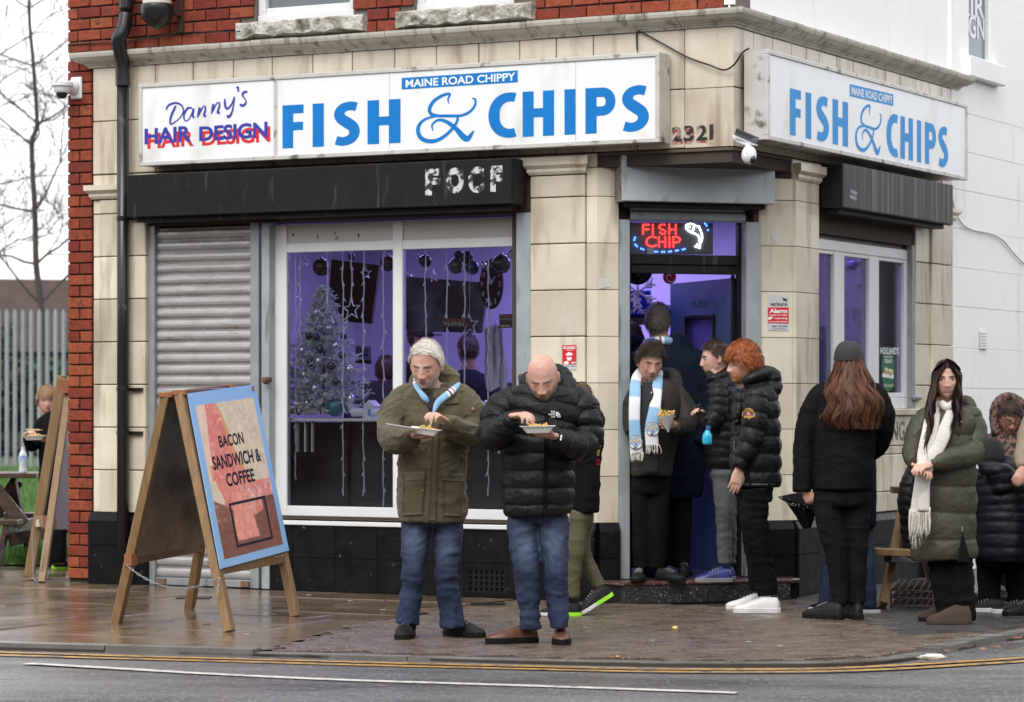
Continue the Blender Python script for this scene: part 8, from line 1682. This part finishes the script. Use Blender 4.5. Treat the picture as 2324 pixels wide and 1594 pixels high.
# 8. ginger haired man
t0 = 19.2
p8 = person('ginger haired bearded man in a hooded black puffer and white trainers', t0, (1715, 1390),
    head=dict(pos=(1688, 828, 0, 1.08), pitch=0, yaw=-68, neck=(1706, 885, 0), skin=(.60, .36, .28), flush=.5, open=1, brow=M_hbr, stub=((.36, .15, .06), .85), nose=1.1),
    coat=dict(mat=M_blackpuff, name='puffer_jacket', per=.115, amp=.014, aper=.105, rings=[(872, 1682, 1735, .09, 0), (888, 1668, 1758, .13, 0), (915, 1662, 1768, .16, 0), (960, 1662, 1770, .17, 0), (1020, 1658, 1772, .17, 0), (1080, 1656, 1772, .17, 0), (1108, 1657, 1771, .165, 0)],
        arms=[[(1715, 905, -.14, 27), (1712, 955, -.17, 29), (1702, 1005, -.19, 26), (1684, 1045, -.20, 20), (1677, 1062, -.20, 16)], [(1700, 905, .14, 26), (1690, 1000, .15, 22)]],
        extra=[[(1690, 872, -.08, 12), (1712, 858, -.08, 16), (1736, 850, .02, 24), (1750, 868, .03, 27), (1748, 890, .0, 22)], [(1712, 858, .08, 16), (1742, 868, .08, 22)], [(1668, 890, -.03, 9), (1678, 905, -.1, 10), (1672, 960, -.13, 7)]], fold=.007, fx=8, fz=12, fine=.004, vox=.0095, smooth=1),
    legs=dict(mat=M_blacktr, hip=[(1712, 1090, 0, (40, .12)), (1712, 1125, 0, (42, .12)), (1712, 1140, 0, (38, .11))], legs=[[(1708, 1110, -.09, 36), (1715, 1200, -.10, 30), (1732, 1290, -.06, 25), (1742, 1352, -.05, 25)], [(1700, 1110, .09, 34), (1712, 1200, .08, 30), (1720, 1290, .1, 24), (1722, 1340, .12, 22)]], fold=.012),
    shoes=[(1770, 1388, 0, 181, .31, M_wsh, M_wsh, dict(t=19.1, hgt=.095, sole_h=.034, laces=M_wsh)), (1752, 1377, 0, 183, .31, M_wsh, M_wsh, dict(t=19.45, hgt=.095, sole_h=.034, laces=M_wsh))], hands=[((1677, 1065, -.20), (1670, 1095, -.21), (-.3, .9, 0), .22, 1, 1.05)], hvox=.0048)
T8 = p8['thing']; hair('mop', p8['hd'], M_ginger, T8, 5600, 11, .080, comb=(.25, -1, .1), lift=.45, curl=.16, wst=.0017, grav=.16, capoff=.014, recede=-.006)
bp = [(1683, 946), (1685, 934), (1692, 928), (1700, 926), (1708, 930), (1713, 938), (1713, 946), (1699, 952)]
def badgepoly(res, pts, off, nm, mt, s=1.):
    c = np.mean(pts, axis=0); q = [onsurf(res['bvh'], *(c + (np.array(p) - c) * s), off) for p in pts]
    if any(x is None for x in q): return
    m = MB(); cc = onsurf(res['bvh'], *c, off); m.add([cc] + q, [(0, i + 1, (i + 1) % len(q) + 1) for i in range(len(q))]); m.build(nm, mt, res['thing'], fix=False)
badgepoly(p8, bp, .012, 'patch_border', mat('patch_gold', (.62, .38, .05), .6)); badgepoly(p8, bp, .014, 'patch_field', M_ink, .88)
surftext(p8, 'ZAVETTI', (1687, 930.5), (1708, 930.5), (1687, 936), (1709, 936), mat('patch_gold', (.62, .38, .05), .6), .017, .03); surftext(p8, 'CANADA', (1688, 944), (1709, 943), (1689, 949), (1708, 948), mat('patch_gold', (.62, .38, .05), .6), .017, .03)
for (a, b, mt, o) in ((1694, 1703, M_vinyl, .017), (1694, 1696.5, M_red, .018), (1700.5, 1703, M_red, .018), (1697.5, 1699.5, M_red, .018)):
    patch(p8, quadfn((a, 937 if o < .0175 or a != 1697.5 else 938.5), (b, 937 if o < .0175 or a != 1697.5 else 938.5), (a, 942.5), (b, 942.5)), 1, 1, o, 'flag_mark', mt, .0005)

# 9. long haired person in a cap, from behind
t0 = 18.55
p9 = person('person with long auburn hair and a black cap seen from behind in black clothes', t0, (1905, 1405),
    head=dict(pos=(1926, 822, 0, 1.06), pitch=-4, yaw=172, neck=(1922, 880, 0), back=True, skin=(.55, .33, .25)),
    coat=dict(mat=M_blackcl, name='jacket', rings=[(866, 1895, 1950, .09, 0), (878, 1868, 1976, .13, 0), (900, 1850, 1992, .16, 0), (950, 1845, 1990, .17, 0), (1020, 1843, 1984, .17, 0), (1070, 1842, 1982, .165, 0), (1110, 1842, 1980, .16, 0)],
        arms=[[(1866, 898, 0, 28), (1843, 945, .02, 30), (1829, 1010, .03, 26), (1822, 1070, 0, 22), (1820, 1115, -.02, 19)], [(1982, 898, 0, 28), (1999, 940, .02, 30), (1998, 985, .06, 26), (1985, 1018, .16, 24), (1960, 1020, .25, 20)]], fold=.014, fx=6, fz=8, vox=.009),
    legs=dict(mat=mat('black_jersey', (.007, .007, .008), .9, spec=.08, col2=(.013, .013, .014), bump=.2, bsc=200), hip=[(1910, 1085, 0, (64, .13)), (1910, 1130, 0, (67, .13)), (1910, 1150, 0, (60, .11))], legs=[[(1877, 1120, 0, 35), (1886, 1190, .0, 33), (1899, 1254, 0, 29), (1905, 1310, .02, 24), (1906, 1350, .02, 20), (1906, 1372, .02, 19)], [(1943, 1120, 0, 34), (1944, 1190, .02, 30), (1948, 1254, .02, 22), (1947, 1310, .03, 20), (1947, 1372, .03, 17)]], fold=.009),
    shoes=[(1912, 1402, 0, 140, .30, M_blacksh, M_rub, dict(t=18.5, hgt=.10, sole_h=.032)), (1950, 1402, 0, 100, .30, M_blacksh, M_rub, dict(t=18.5, hgt=.10, sole_h=.032))], hands=[((1827, 1112, -.02), (1836, 1134, -.02), (.3, 1, 0), .8, 1, .9)], hvox=.011)
T9 = p9['thing']
def longhair(par, hd, mt, n, ph_rng, topz, fn, seed=1, w=.0032, wave=.010, ns=22, nm='hair'):
    """fn(s, ph) -> local centre x, y, radius x, radius y, z in metres around the head centre (unrotated axes yaw applied)"""
    c, Rm, k = hd; g = np.random.default_rng(seed); m = MB(); vs = []; f = []
    for i in range(n):
        ph = g.uniform(*ph_rng); e = g.uniform(.80, 1.0); rj = g.uniform(.86, 1.06); s = np.linspace(0, e, ns); cl_ = math.floor(ph * 8 + g.uniform(-.4, .4)); w0 = (cl_ * 2.4 + .3 * g.normal()) % 6.28; fq = 13 + (cl_ * 3.7) % 6; pts = []
        for q in s:
            cx_, cy_, rx, ry, z, *pm = fn(q, ph); ph_ = ph * (pm[0] if pm else 1); am = wave * min(1, q * 2.2)
            pts.append(V(cx_ + rx * rj * math.sin(ph_ + .10 * math.sin(w0 + q * 4)) + am * math.sin(w0 + q * fq), cy_ - ry * rj * math.cos(ph_) + am * .8 * math.cos(w0 * 2 + q * fq * .9), z))
        pts = np.array(pts); T = np.gradient(pts, axis=0); S = np.cross(T, V(math.sin(ph), -math.cos(ph), .1)); S /= np.linalg.norm(S, axis=1)[:, None] + 1e-9; W = w * (1 - .75 * np.linspace(0, 1, ns) ** 3)[:, None]
        o = len(vs) * 2 * ns; vs.append(np.vstack([pts + S * W, pts - S * W])); f += [(o + j, o + j + 1, o + ns + j + 1, o + ns + j) for j in range(ns - 1)]
    v = np.vstack(vs); m.add(c + v, f); return m.build(nm, mt, par, smooth=True, fix=False)
def f9(q, ph):
    z = .125 * math.cos(q / .2 * math.pi / 2) if q < .2 else -(q - .2) * .54
    if z > 0: rx, ry = .088 * math.sin(q / .2 * math.pi / 2), .106 * math.sin(q / .2 * math.pi / 2)
    else: rx = np.interp(-z, [0, .1, .22, .35, .42], [.090, .125, .185, .205, .18]); ry = np.interp(-z, [0, .1, .2, .3, .42], [.108, .15, .21, .235, .22])
    return np.interp(-z, [0, .4], [0, .02]), np.interp(-z, [0, .2], [0, .0]), rx, ry, z
longhair(T9, p9['hd'], M_aub, 1900, (-1.35, 1.35), .1, f9, 4, .0030, .020)
longhair(T9, p9['hd'], mat('auburn_under', (.055, .018, .010), .5), 500, (-1.3, 1.3), .1, lambda q, ph: (lambda r: (r[0], r[1], r[2] * .9, r[3] * .9, r[4]))(f9(q, ph)), 5, .008, .008)
# cap
c, Rm, k = p9['hd']; g_, f_ = headgrid(nose=0); keep = g_[:, 2] > .012; idx = np.cumsum(keep) - 1; m = MB(); cv = g_ * V(1.17, 1.17, 1.10); m.add(c + (cv[keep] * k) @ Rm.T, [tuple(idx[i] for i in q) for q in f_ if all(keep[i] for i in q)])
M_cap = mat('faded_black_cap', (.030, .028, .028), .85, col2=(.022, .02, .02), bump=.3, bsc=120); cap_ = m.build('cap', M_cap, T9, smooth=True, fix=False)
m = MB(); rg_ = [c + Rm @ (V(.0885 * math.sin(a), -.112 * math.cos(a), .022) * k) for a in np.linspace(0, 2 * math.pi, 33)]; m.tube(rg_, [(.003, .011)] * 33, 8, 1, ref=(.01, .01, 1)); m.build('cap_band', M_cap, cap_, smooth=True, fix=False)
m = MB(); m.prism([c + Rm @ (V(x, y, .012 + .02 * (-y - .10)) * k) for x, y in ((-.07, -.095), (-.06, -.15), (-.02, -.175), (.02, -.175), (.06, -.15), (.07, -.095))], V(0, 0, .004)); m.build('cap_peak', M_cap, cap_)

patch(p8, quadfn((1666, 930), (1670, 930), (1664, 1100), (1668, 1100)), 1, 14, .004, 'zip', M_ink, .004); patch(p8, quadfn((1664, 1098), (1768, 1098), (1664, 1101), (1768, 1101)), 12, 1, .001, 'hem_seam', M_ink, .001)
# 10. person in jeans hidden behind the long haired one
t0 = 19.3
p10 = person('person in blue jeans and navy coat largely hidden behind the long haired person', t0, (1915, 1390),
    head=dict(pos=(1938, 850, .15, .95), pitch=0, yaw=180, neck=(1936, 890, .1), back=True),
    coat=dict(mat=M_navycl, name='coat', rings=[(905, 1880, 1960, .12, .05), (940, 1868, 1972, .15, 0), (1000, 1868, 1985, .16, 0), (1100, 1868, 1988, .16, 0), (1200, 1872, 1988, .16, 0)], arms=[[(1880, 940, 0, 24), (1868, 1020, 0, 22), (1850, 1080, -.05, 18)], [(1965, 940, 0, 24), (1985, 990, 0, 22), (1995, 1010, -.05, 18)]], vox=.014, fold=.008),
    legs=dict(mat=M_jean, cf=denim(1260), legs=[[(1892, 1180, 0, 26), (1884, 1280, 0, 21), (1876, 1378, 0, 20)], [(1956, 1180, 0, 26), (1966, 1280, 0, 20), (1972, 1382, 0, 19)]], vox=.013),
    shoes=[(1926, 1386, 0, 185, .27, M_navycl, M_wsh, dict(hgt=.08)), (1908, 1392, 0, -4, .26, M_navycl, M_wsh, dict(hgt=.08))], hvox=.010)
hair('short', p10['hd'], M_brown_hair, p10['thing'], 900, 8, .03)
m = MB(); ribbon('shirt_tail', [(1884, 1020, -.14, 6), (1882, 1110, -.14, 5)], t0, lambda s, L: (.35, .45, .65), p10['thing'], M_scarf)
UM = thing('umbrella', 'folded black umbrella with white dots hanging beside the long haired person', 'umbrella', P(1815, 1200, 18.9))
m = MB(); up_ = [P(1764, 1128, 18.9), P(1800, 1120, 18.9), P(1848, 1118, 18.85), P(1852, 1165, 18.8), P(1840, 1200, 18.85), P(1822, 1200, 18.95), P(1806, 1172, 19.0), P(1785, 1142, 18.95)]
cen = P(1822, 1145, 18.72); m.add([cen] + up_ + [P(1822, 1145, 19.1)], [(0, i + 1, (i + 1) % 8 + 1) for i in range(8)] + [(9, (i + 1) % 8 + 1, i + 1) for i in range(8)]); m.build('canopy', M_blackcl, UM, fix=False)
rr = random.Random(8); m = MB()
for i in range(26):
    a, b = rr.random(), rr.random(); q = up_[0] * (1 - a) + cen * a; q = q + (up_[6] - up_[0]) * b * .4 + V(0, -.03 - .12 * a, .01); m.sph(q, .0022, 6, 4)
m.build('dots', M_vinyl, UM, kind='stuff')
m = MB(); m.tube([P(1822, 1125, 18.85), P(1830, 1085, 18.85)], .006, 6); m.build('shaft', M_dark, UM)

# 11. woman with the white scarf
t0 = 18.2
p11 = person('woman with long dark hair in a long olive puffer coat and cream scarf', t0, (2150, 1412),
    head=dict(pos=(2149, 861, -.04, 1.0), pitch=2, yaw=-8, roll=-1, neck=(2146, 925, .02), skin=(.60, .37, .29), flush=.12, browk=.6, lips=(.50, .22, .19), open=1, brow=M_hb, mouthk=1, jaw=1.0, nose=.65, wide=1.08),
    coat=dict(mat=M_puffol, name='long_puffer_coat', per=.165, amp=.012, aper=.19, rings=[(925, 2125, 2175, .08, .02), (938, 2104, 2200, .12, .02), (960, 2092, 2214, .15, 0), (1000, 2088, 2212, .16, 0), (1060, 2080, 2216, .165, 0), (1130, 2077, 2216, .17, 0), (1200, 2072, 2214, .17, 0), (1250, 2068, 2218, .17, 0), (1268, 2070, 2218, .16, 0)],
        arms=[[(2100, 950, .02, 24), (2082, 985, 0, 26), (2072, 1025, -.06, 23), (2074, 1048, -.16, 17), (2078, 1056, -.20, 13)], [(2205, 950, .02, 27), (2212, 990, 0, 29), (2200, 1030, -.08, 29), (2160, 1040, -.18, 26), (2122, 1052, -.24, 19), (2112, 1056, -.25, 14)]],
        extra=[[(2168, 922, .05, 11), (2190, 912, .06, 13), (2204, 926, .03, 14), (2207, 948, .0, 13)], [(2168, 905, -.02, 8), (2180, 930, -.10, 8), (2165, 960, -.14, 6)]], fold=.008, fx=5, fz=7, fine=.003, vox=.009, smooth=2),
    legs=dict(mat=M_blacktr, legs=[[(2130, 1240, 0, 30), (2140, 1320, 0, 27), (2150, 1400, 0, 22)], [(2175, 1240, 0, 32), (2178, 1320, -.02, 32), (2182, 1409, 0, 33)]], vox=.013, fold=.012),
    shoes=[(2204, 1412, 0, 182, .28, M_ugg, mat('ugg_sole', (.035, .022, .016), .7), dict(t=18.12, hgt=.115, laces=False)), (2180, 1402, 0, 184, .27, M_ugg, M_rub, dict(t=18.4, hgt=.115, laces=False))],
    hands=[((2078, 1056, -.24), (2104, 1068, -.30), (.3, -.4, -1), .45, 1, .95), ((2110, 1056, -.26), (2082, 1062, -.33), (-.2, .2, -1), .45, -1, .95)], hvox=.0042)
T11 = p11['thing']
def f11(q, ph):
    if q < .2: th = q / .2 * math.pi / 2; z = .128 * math.cos(th); rx, ry = .090 * math.sin(th), .106 * math.sin(th); return 0, 0, rx, ry, z, np.interp(q, [0, .04, .12, .2], [.03, .08, .35, 1])
    z = -(q - .2) * .63
    if z > -.02: rx, ry = .090, .106
    else: rx = np.interp(-z, [.02, .1, .25, .5], [.088, .098, .105, .085]); ry = np.interp(-z, [.02, .1, .22, .5], [.104, .13, .19, .21])
    return np.interp(-z, [0, .5], [0, -.045]), 0, rx, ry, z, 1.
longhair(T11, p11['hd'], M_blackh, 800, (.95, 3.1), .1, f11, 6, .0032, .007)
longhair(T11, p11['hd'], M_blackh, 800, (-3.1, -.95), .1, f11, 7, .0032, .007)
longhair(T11, p11['hd'], M_blackh, 260, (-1.1, -.72), .1, lambda q, ph: (lambda r: (r[0] - .06 * q, r[1] - .03 * q, r[2], r[3] * (1 + .25 * q), r[4], r[5]))(f11(q, ph)), 8, .003, .012)
longhair(T11, p11['hd'], M_blackh, 220, (.85, 1.15), .1, lambda q, ph: (lambda r: (r[0] - .05 * q, r[1] - .03 * q, r[2], r[3] * (1 + .25 * q), r[4], r[5]))(f11(q * .8, ph)), 9, .003, .010)
hair('cap', p11['hd'], M_blackh, T11, 3, 13, .01, comb=(0, 1, -.3), lift=0, curl=.02, capoff=.006, recede=.004)
crm = lambda s, L: V(.70, .67, .61) * (1 - .06 * (int(s * 60) % 2))
ribbon('scarf', [(2132, 905, .0, 12), (2118, 945, -.14, 17), (2110, 990, -.21, 20), (2100, 1030, -.24, 18), (2093, 1075, -.27, 15), (2088, 1130, -.24, 18), (2084, 1165, -.23, 19)], t0, crm, T11, M_scarf, th=.012)
ribbon('scarf', [(2166, 905, .0, 10), (2160, 935, -.13, 13), (2146, 975, -.21, 16), (2130, 1015, -.24, 15), (2112, 1045, -.26, 14), (2100, 1090, -.25, 12), (2096, 1160, -.245, 14)], t0, crm, T11, M_scarf, th=.012)
ribbon('scarf', [(2138, 918, -.08, 10), (2150, 925, -.12, 10), (2165, 915, -.08, 9)], t0, crm, T11, M_scarf, th=.03)
fringe('fringe', P(2064, 1160, t0 - .235), P(2112, 1155, t0 - .25), .17, 30, T11, M_cream, 3, .0035); fringe('fringe', P(2066, 1165, t0 - .23), P(2084, 1165, t0 - .23), .21, 9, T11, M_cream, 4, .0035)
ribbon('cuff', [(2078, 1050, -.2, 14), (2086, 1058, -.235, 11)], t0, lambda s, L: (.035, .008, .008), T11, M_scarf, th=.05)
m = MB(); m.add([P(2184, 1205, t0 - .19), P(2172, 1275, t0 - .19), P(2203, 1275, t0 - .19)], [(0, 1, 2)]); m.build('coat_slit', M_blacktr, T11, fix=False)
m = MB(); m.tube([P(2184, 1195, t0 - .195), P(2184, 1207, t0 - .195)], .004, 5); m.build('zip_pull', M_metal, T11)
for px, py in ((2166, 962), (2182, 958)):
    q = onsurf(p11['bvh'], px, py, .006)
    if q is not None: m = MB(); m.sph(q, (.006, .004, .006), 8, 6); m.build('snap', M_metal, T11, smooth=True)

# 12. seated woman in the leopard hood
t0 = 20.9
p12 = person('person in glasses and a leopard print hooded fleece leaning over the bench table', t0, (2290, 1390),
    head=dict(pos=(2291, 946, -.10, 1.0), pitch=26, yaw=6, neck=(2288, 1000, .05), skin=(.45, .24, .17), flush=.4, brow=M_hb),
    coat=dict(mat=M_leop, name='hooded_fleece', rings=[(985, 2258, 2318, .12, .05), (1000, 2238, 2335, .15, .03), (1030, 2232, 2342, .17, 0), (1080, 2236, 2340, .18, 0), (1200, 2240, 2340, .18, 0), (1250, 2240, 2340, .18, 0)], arms=[[(2245, 1010, 0, 24), (2238, 1045, -.1, 22), (2262, 1055, -.25, 16)], [(2335, 1010, 0, 24), (2336, 1050, -.1, 22), (2312, 1045, -.28, 16)]],
        extra=[[(2262, 985, -.08, 13), (2258, 945, -.06, 13), (2266, 917, -.06, 14), (2290, 905, -.06, 15), (2314, 917, -.06, 14), (2322, 945, -.06, 13), (2316, 985, -.08, 14)], [(2290, 915, .09, 26), (2290, 950, .13, 34), (2290, 990, .08, 34)]], vox=.012, fold=.006),
    legs=dict(mat=M_blacktr, legs=[[(2268, 1240, 0, 26), (2268, 1255, -.3, 24), (2265, 1390, -.3, 18)], [(2312, 1240, 0, 26), (2312, 1255, -.3, 24), (2312, 1390, -.3, 18)]], vox=.016),
    shoes=[(2266, 1385, 0, -90, .26, M_blacksh, M_rub, dict(t=20.5)), (2312, 1385, 0, -90, .26, M_blacksh, M_rub, dict(t=20.5))], hands=[((2308, 1042, -.30), (2286, 1040, -.36), (-.2, -.3, -1), .4, -1, .95)], hvox=.006)
tr = p12['tr']; gl = MB()
for s_ in (-1, 1): gl.tube([tr(V(s_ * .033 + .021 * math.cos(a), -.098, -.002 + .016 * math.sin(a))) for a in np.linspace(0, 2 * math.pi, 17)], .0026, 5); gl.tube([tr(V(s_ * .054, -.097, .004)), tr(V(s_ * .080, -.02, .004))], .0024, 5)
gl.tube([tr(V(-.012, -.103, .0)), tr(V(.012, -.103, .0))], .0024, 5); gl.build('glasses', M_dark, p12['thing'], kind=None)
hair('short', p12['hd'], M_brown_hair, p12['thing'], 1500, 14, .04, comb=(1, -.6, .1), lift=.1, curl=.05, recede=-.01)
ribbon('bag_strap', [(2262, 1000, -.14, 5), (2272, 1040, -.2, 6), (2280, 1080, -.2, 6)], t0, lambda s, L: (.012, .012, .014), p12['thing'], M_scarf)

# 13. seated person with the black beanie, from behind
t0 = 19.25
p13 = person('person in a black beanie and navy black puffer sitting with back turned on the bench', t0, (2275, 1390),
    head=dict(pos=(2250, 1040, -.02, 1.0), pitch=10, yaw=165, neck=(2255, 1080, 0), back=True),
    coat=dict(mat=M_navpuff, name='puffer_jacket', per=.07, amp=.011, aper=.07, rings=[(1052, 2225, 2290, .10, 0), (1068, 2215, 2320, .15, 0), (1100, 2212, 2340, .19, 0), (1160, 2214, 2350, .21, 0), (1220, 2212, 2352, .22, -.02), (1262, 2215, 2350, .22, -.02), (1272, 2225, 2340, .2, -.02)], arms=[[(2225, 1085, .05, 22), (2215, 1130, .12, 22), (2222, 1160, .25, 18)], [(2335, 1085, .03, 28), (2350, 1130, .08, 28), (2345, 1170, .22, 24)]],
        extra=[[(2225, 1060, -.12, 14), (2262, 1072, -.17, 24), (2290, 1090, -.16, 24), (2262, 1110, -.18, 18)]], fold=.008, vox=.011, smooth=1),
    legs=dict(mat=M_blacktr, hip=[(2280, 1245, 0, (55, .15)), (2280, 1275, 0, (55, .15)), (2280, 1290, 0, (45, .1))], legs=[[(2245, 1255, .0, 30), (2245, 1262, .35, 26), (2248, 1385, .2, 20)], [(2310, 1255, .0, 30), (2312, 1262, .35, 26), (2312, 1385, .2, 20)], [(2240, 1265, .1, 28), (2245, 1300, .1, 28), (2246, 1380, .05, 24)], [(2310, 1265, .1, 28), (2310, 1380, .05, 24)]], vox=.015),
    shoes=[(2278, 1390, 0, 175, .27, M_blacksh, M_wsh, dict(hgt=.08, sole_h=.03)), (2345, 1393, 0, 175, .27, M_blacksh, M_wsh, dict(hgt=.08, sole_h=.03))], hvox=.012)
c, Rm, k = p13['hd']; g_, f_ = headgrid(nose=0); keep = g_[:, 2] > -.045; idx = np.cumsum(keep) - 1; m = MB(); m.add(c + (g_[keep] * 1.14 * k) @ Rm.T, [tuple(idx[i] for i in q) for q in f_ if all(keep[i] for i in q)]); m.build('beanie', mat('black_knit', (.012, .012, .013), .9, bump=.8, bsc=90, stretch=(3, 3, .3)), p13['thing'], smooth=True, fix=False)

# 14. seated person mostly hidden behind the long puffer coat
t0 = 19.7
p14 = person('person in a ribbed black puffer seated on the bench behind the olive coated woman', t0, (2080, 1380),
    head=dict(pos=(2110, 1020, .05, .95), pitch=20, yaw=90, neck=(2108, 1062, .05), back=True),
    coat=dict(mat=M_blackpuff, name='puffer_jacket', per=.055, amp=.009, aper=.055, rings=[(1062, 2080, 2130, .1, 0), (1080, 2052, 2140, .15, 0), (1120, 2042, 2145, .18, 0), (1180, 2042, 2145, .19, 0), (1235, 2050, 2150, .19, 0), (1250, 2060, 2150, .17, 0)], arms=[[(2068, 1095, -.06, 22), (2058, 1140, -.08, 22), (2065, 1190, -.08, 18)], [(2120, 1095, .1, 22), (2130, 1150, .1, 20)]], vox=.012, fold=.006),
    legs=dict(mat=M_blacktr, legs=[[(2090, 1240, -.06, 24), (2150, 1245, -.1, 22), (2160, 1380, -.1, 17)], [(2100, 1240, .1, 24), (2170, 1245, .1, 22), (2172, 1375, .1, 17)]], vox=.016), shoes=[(2150, 1380, 0, 0, .26, M_blacksh, M_rub, {}), (2165, 1372, 0, 0, .26, M_blacksh, M_rub, {})], hvox=.010)
hair('short', p14['hd'], M_brown_hair, p14['thing'], 700, 14, .03)

# 15. person cut by the right edge
t0 = 18.9
p15 = person('person in a beige coat cut off by the right edge of the view', t0, (2370, 1400),
    head=dict(pos=(2372, 870, 0, 1.), pitch=10, yaw=-60, neck=(2375, 920, 0), open=1),
    coat=dict(mat=M_beige, name='coat', rings=[(915, 2350, 2400, .09, 0), (930, 2338, 2420, .13, 0), (970, 2334, 2425, .16, 0), (1050, 2335, 2425, .16, 0), (1200, 2334, 2426, .17, 0)], arms=[[(2340, 955, -.05, 20), (2326, 1000, -.1, 20), (2318, 1040, -.2, 17), (2320, 1062, -.3, 13)], [(2412, 955, .05, 22), (2425, 1050, 0, 20)]], vox=.014), legs=dict(mat=M_blacktr, legs=[[(2360, 1190, 0, 28), (2360, 1385, 0, 20)], [(2400, 1190, 0, 28), (2400, 1385, 0, 20)]], vox=.016),
    shoes=[(2362, 1395, 0, 200, .28, M_blacksh, M_rub, {}), (2402, 1395, 0, 200, .28, M_blacksh, M_rub, {})], hands=[((2320, 1064, -.3), (2312, 1080, -.33), (-.5, 0, -1), .5, 1, .9)], hvox=.011)
hair('short', p15['hd'], M_brown_hair, p15['thing'], 900, 15, .04)

# 16. child at the picnic table
t0 = 23.9
p16 = person('blond child in a black top eating from a foam tray behind the narrow A-board', t0, (122, 1296),
    head=dict(pos=(106, 908, 0, .93), pitch=2, yaw=14, neck=(122, 948, .02), skin=(.64, .40, .33), flush=.45, open=1, brow=M_hb, lips=(.5, .16, .14), nose=.7, jaw=.85),
    coat=dict(mat=M_blackcl, name='jacket', rings=[(938, 105, 140, .07, 0), (952, 92, 152, .10, 0), (985, 86, 158, .12, 0), (1040, 88, 160, .12, 0), (1100, 90, 160, .12, 0)], arms=[[(96, 962, -.02, 15), (84, 995, -.04, 16), (72, 1012, -.12, 14), (64, 1002, -.2, 11), (60, 992, -.24, 9)], [(150, 965, 0, 15), (152, 1010, -.06, 14), (128, 1008, -.2, 11), (112, 1000, -.24, 8)]], extra=[[(112, 942, -.05, 10), (128, 945, -.04, 12), (140, 940, 0, 10)]], vox=.012),
    legs=dict(mat=M_blacktr, legs=[[(112, 1090, 0, 18), (118, 1180, 0, 16), (124, 1280, 0, 13)], [(140, 1090, 0, 18), (138, 1180, 0, 16), (136, 1280, 0, 13)]], vox=.014),
    shoes=[(122, 1292, 0, 10, .24, M_blacksh, M_neon, dict(t=24.0, hgt=.08)), (118, 1290, 0, 6, .24, M_blacksh, M_neon, dict(t=24.2, hgt=.08))], hands=[((60, 985, -.24), (72, 978, -.30), (.3, -.3, -1), .6, 1, .8), ((112, 1002, -.24), (96, 1000, -.3), (-.1, 0, 1), .25, -1, .8)], hvox=.0052)
hair('bob', p16['hd'], M_blond, p16['thing'], 3600, 16, .075, comb=(.1, -.3, -.2), lift=.25, curl=.08, wst=.0020, grav=.18, capoff=.008, recede=.0)
traybox('foam_tray', 'white foam tray held by the blond child', P(78, 999, t0 - .34), .165, .11, .030, True, R(2), R(-2)); fork('wooden fork in the hand of the blond child', P(58, 975, t0 - .34), P(90, 976, t0 - .36))

# customers inside the shop, seen through the glass
def inside(lab, t0, px, top, mt, hm, capc=None, yaw=150, w_=34):
    k = (top + 45)
    p = person(lab, t0, (px, 1290, .15), head=dict(pos=(px, k, 0, 1.0), yaw=yaw, neck=(px + 2, k + 50, 0), back=yaw > 90, skin=(.4, .25, .18)),
        coat=dict(mat=mt, name='jacket', rings=[(k + 42, px - 18, px + 18, .09, 0), (k + 55, px - w_, px + w_, .14, 0), (k + 90, px - w_ - 12, px + w_ + 12, .17, 0), (k + 200, px - w_ - 10, px + w_ + 10, .17, 0), (k + 330, px - w_ - 8, px + w_ + 8, .17, 0)], arms=[[(px - w_ - 2, k + 80, 0, 20), (px - w_ - 14, k + 200, 0, 18)], [(px + w_ + 2, k + 80, 0, 20), (px + w_ + 14, k + 200, 0, 18)]], vox=.018),
        legs=dict(mat=M_blacktr, legs=[[(px - 18, k + 300, 0, 24), (px - 18, 1280, 0, 17)], [(px + 18, k + 300, 0, 24), (px + 18, 1280, 0, 17)]], vox=.02), shoes=[(px - 18, 1285, .15, yaw - 90, .28, M_blacksh, M_rub, dict(t=t0)), (px + 18, 1285, .15, yaw - 90, .28, M_blacksh, M_rub, dict(t=t0))], hvox=.012)
    hair('short', p['hd'], hm, p['thing'], 700, int(px), .03)
    if capc is not None:
        c, Rm, k_ = p['hd']; g_, f_ = headgrid(nose=0); keep = g_[:, 2] > .02; idx = np.cumsum(keep) - 1; m = MB(); m.add(c + (g_[keep] * 1.16) @ Rm.T, [tuple(idx[i] for i in q) for q in f_ if all(keep[i] for i in q)]); cp = m.build('cap', capc, p['thing'], smooth=True, fix=False)
        m = MB(); m.prism([c + Rm @ V(x, y, .03) for x, y in ((-.07, -.08), (-.06, -.15), (0, -.18), (.06, -.15), (.07, -.08))], V(0, 0, .006)); m.build('cap_peak', capc, cp)
    return p
pi1 = inside('customer in a dark baseball cap inside the shop behind the right pane', 23.2, 955, 725, M_blackcl, M_brown_hair, M_blackcl, 75)
inside('customer with short hair inside the shop between the cap wearer and the clock', 23.0, 1062, 752, M_navycl, M_brown_hair, None, 200)
inside('customer in dark clothes inside the shop beside the window mullion', 23.4, 875, 800, M_blackcl, M_brown_hair, None, 180, 30)
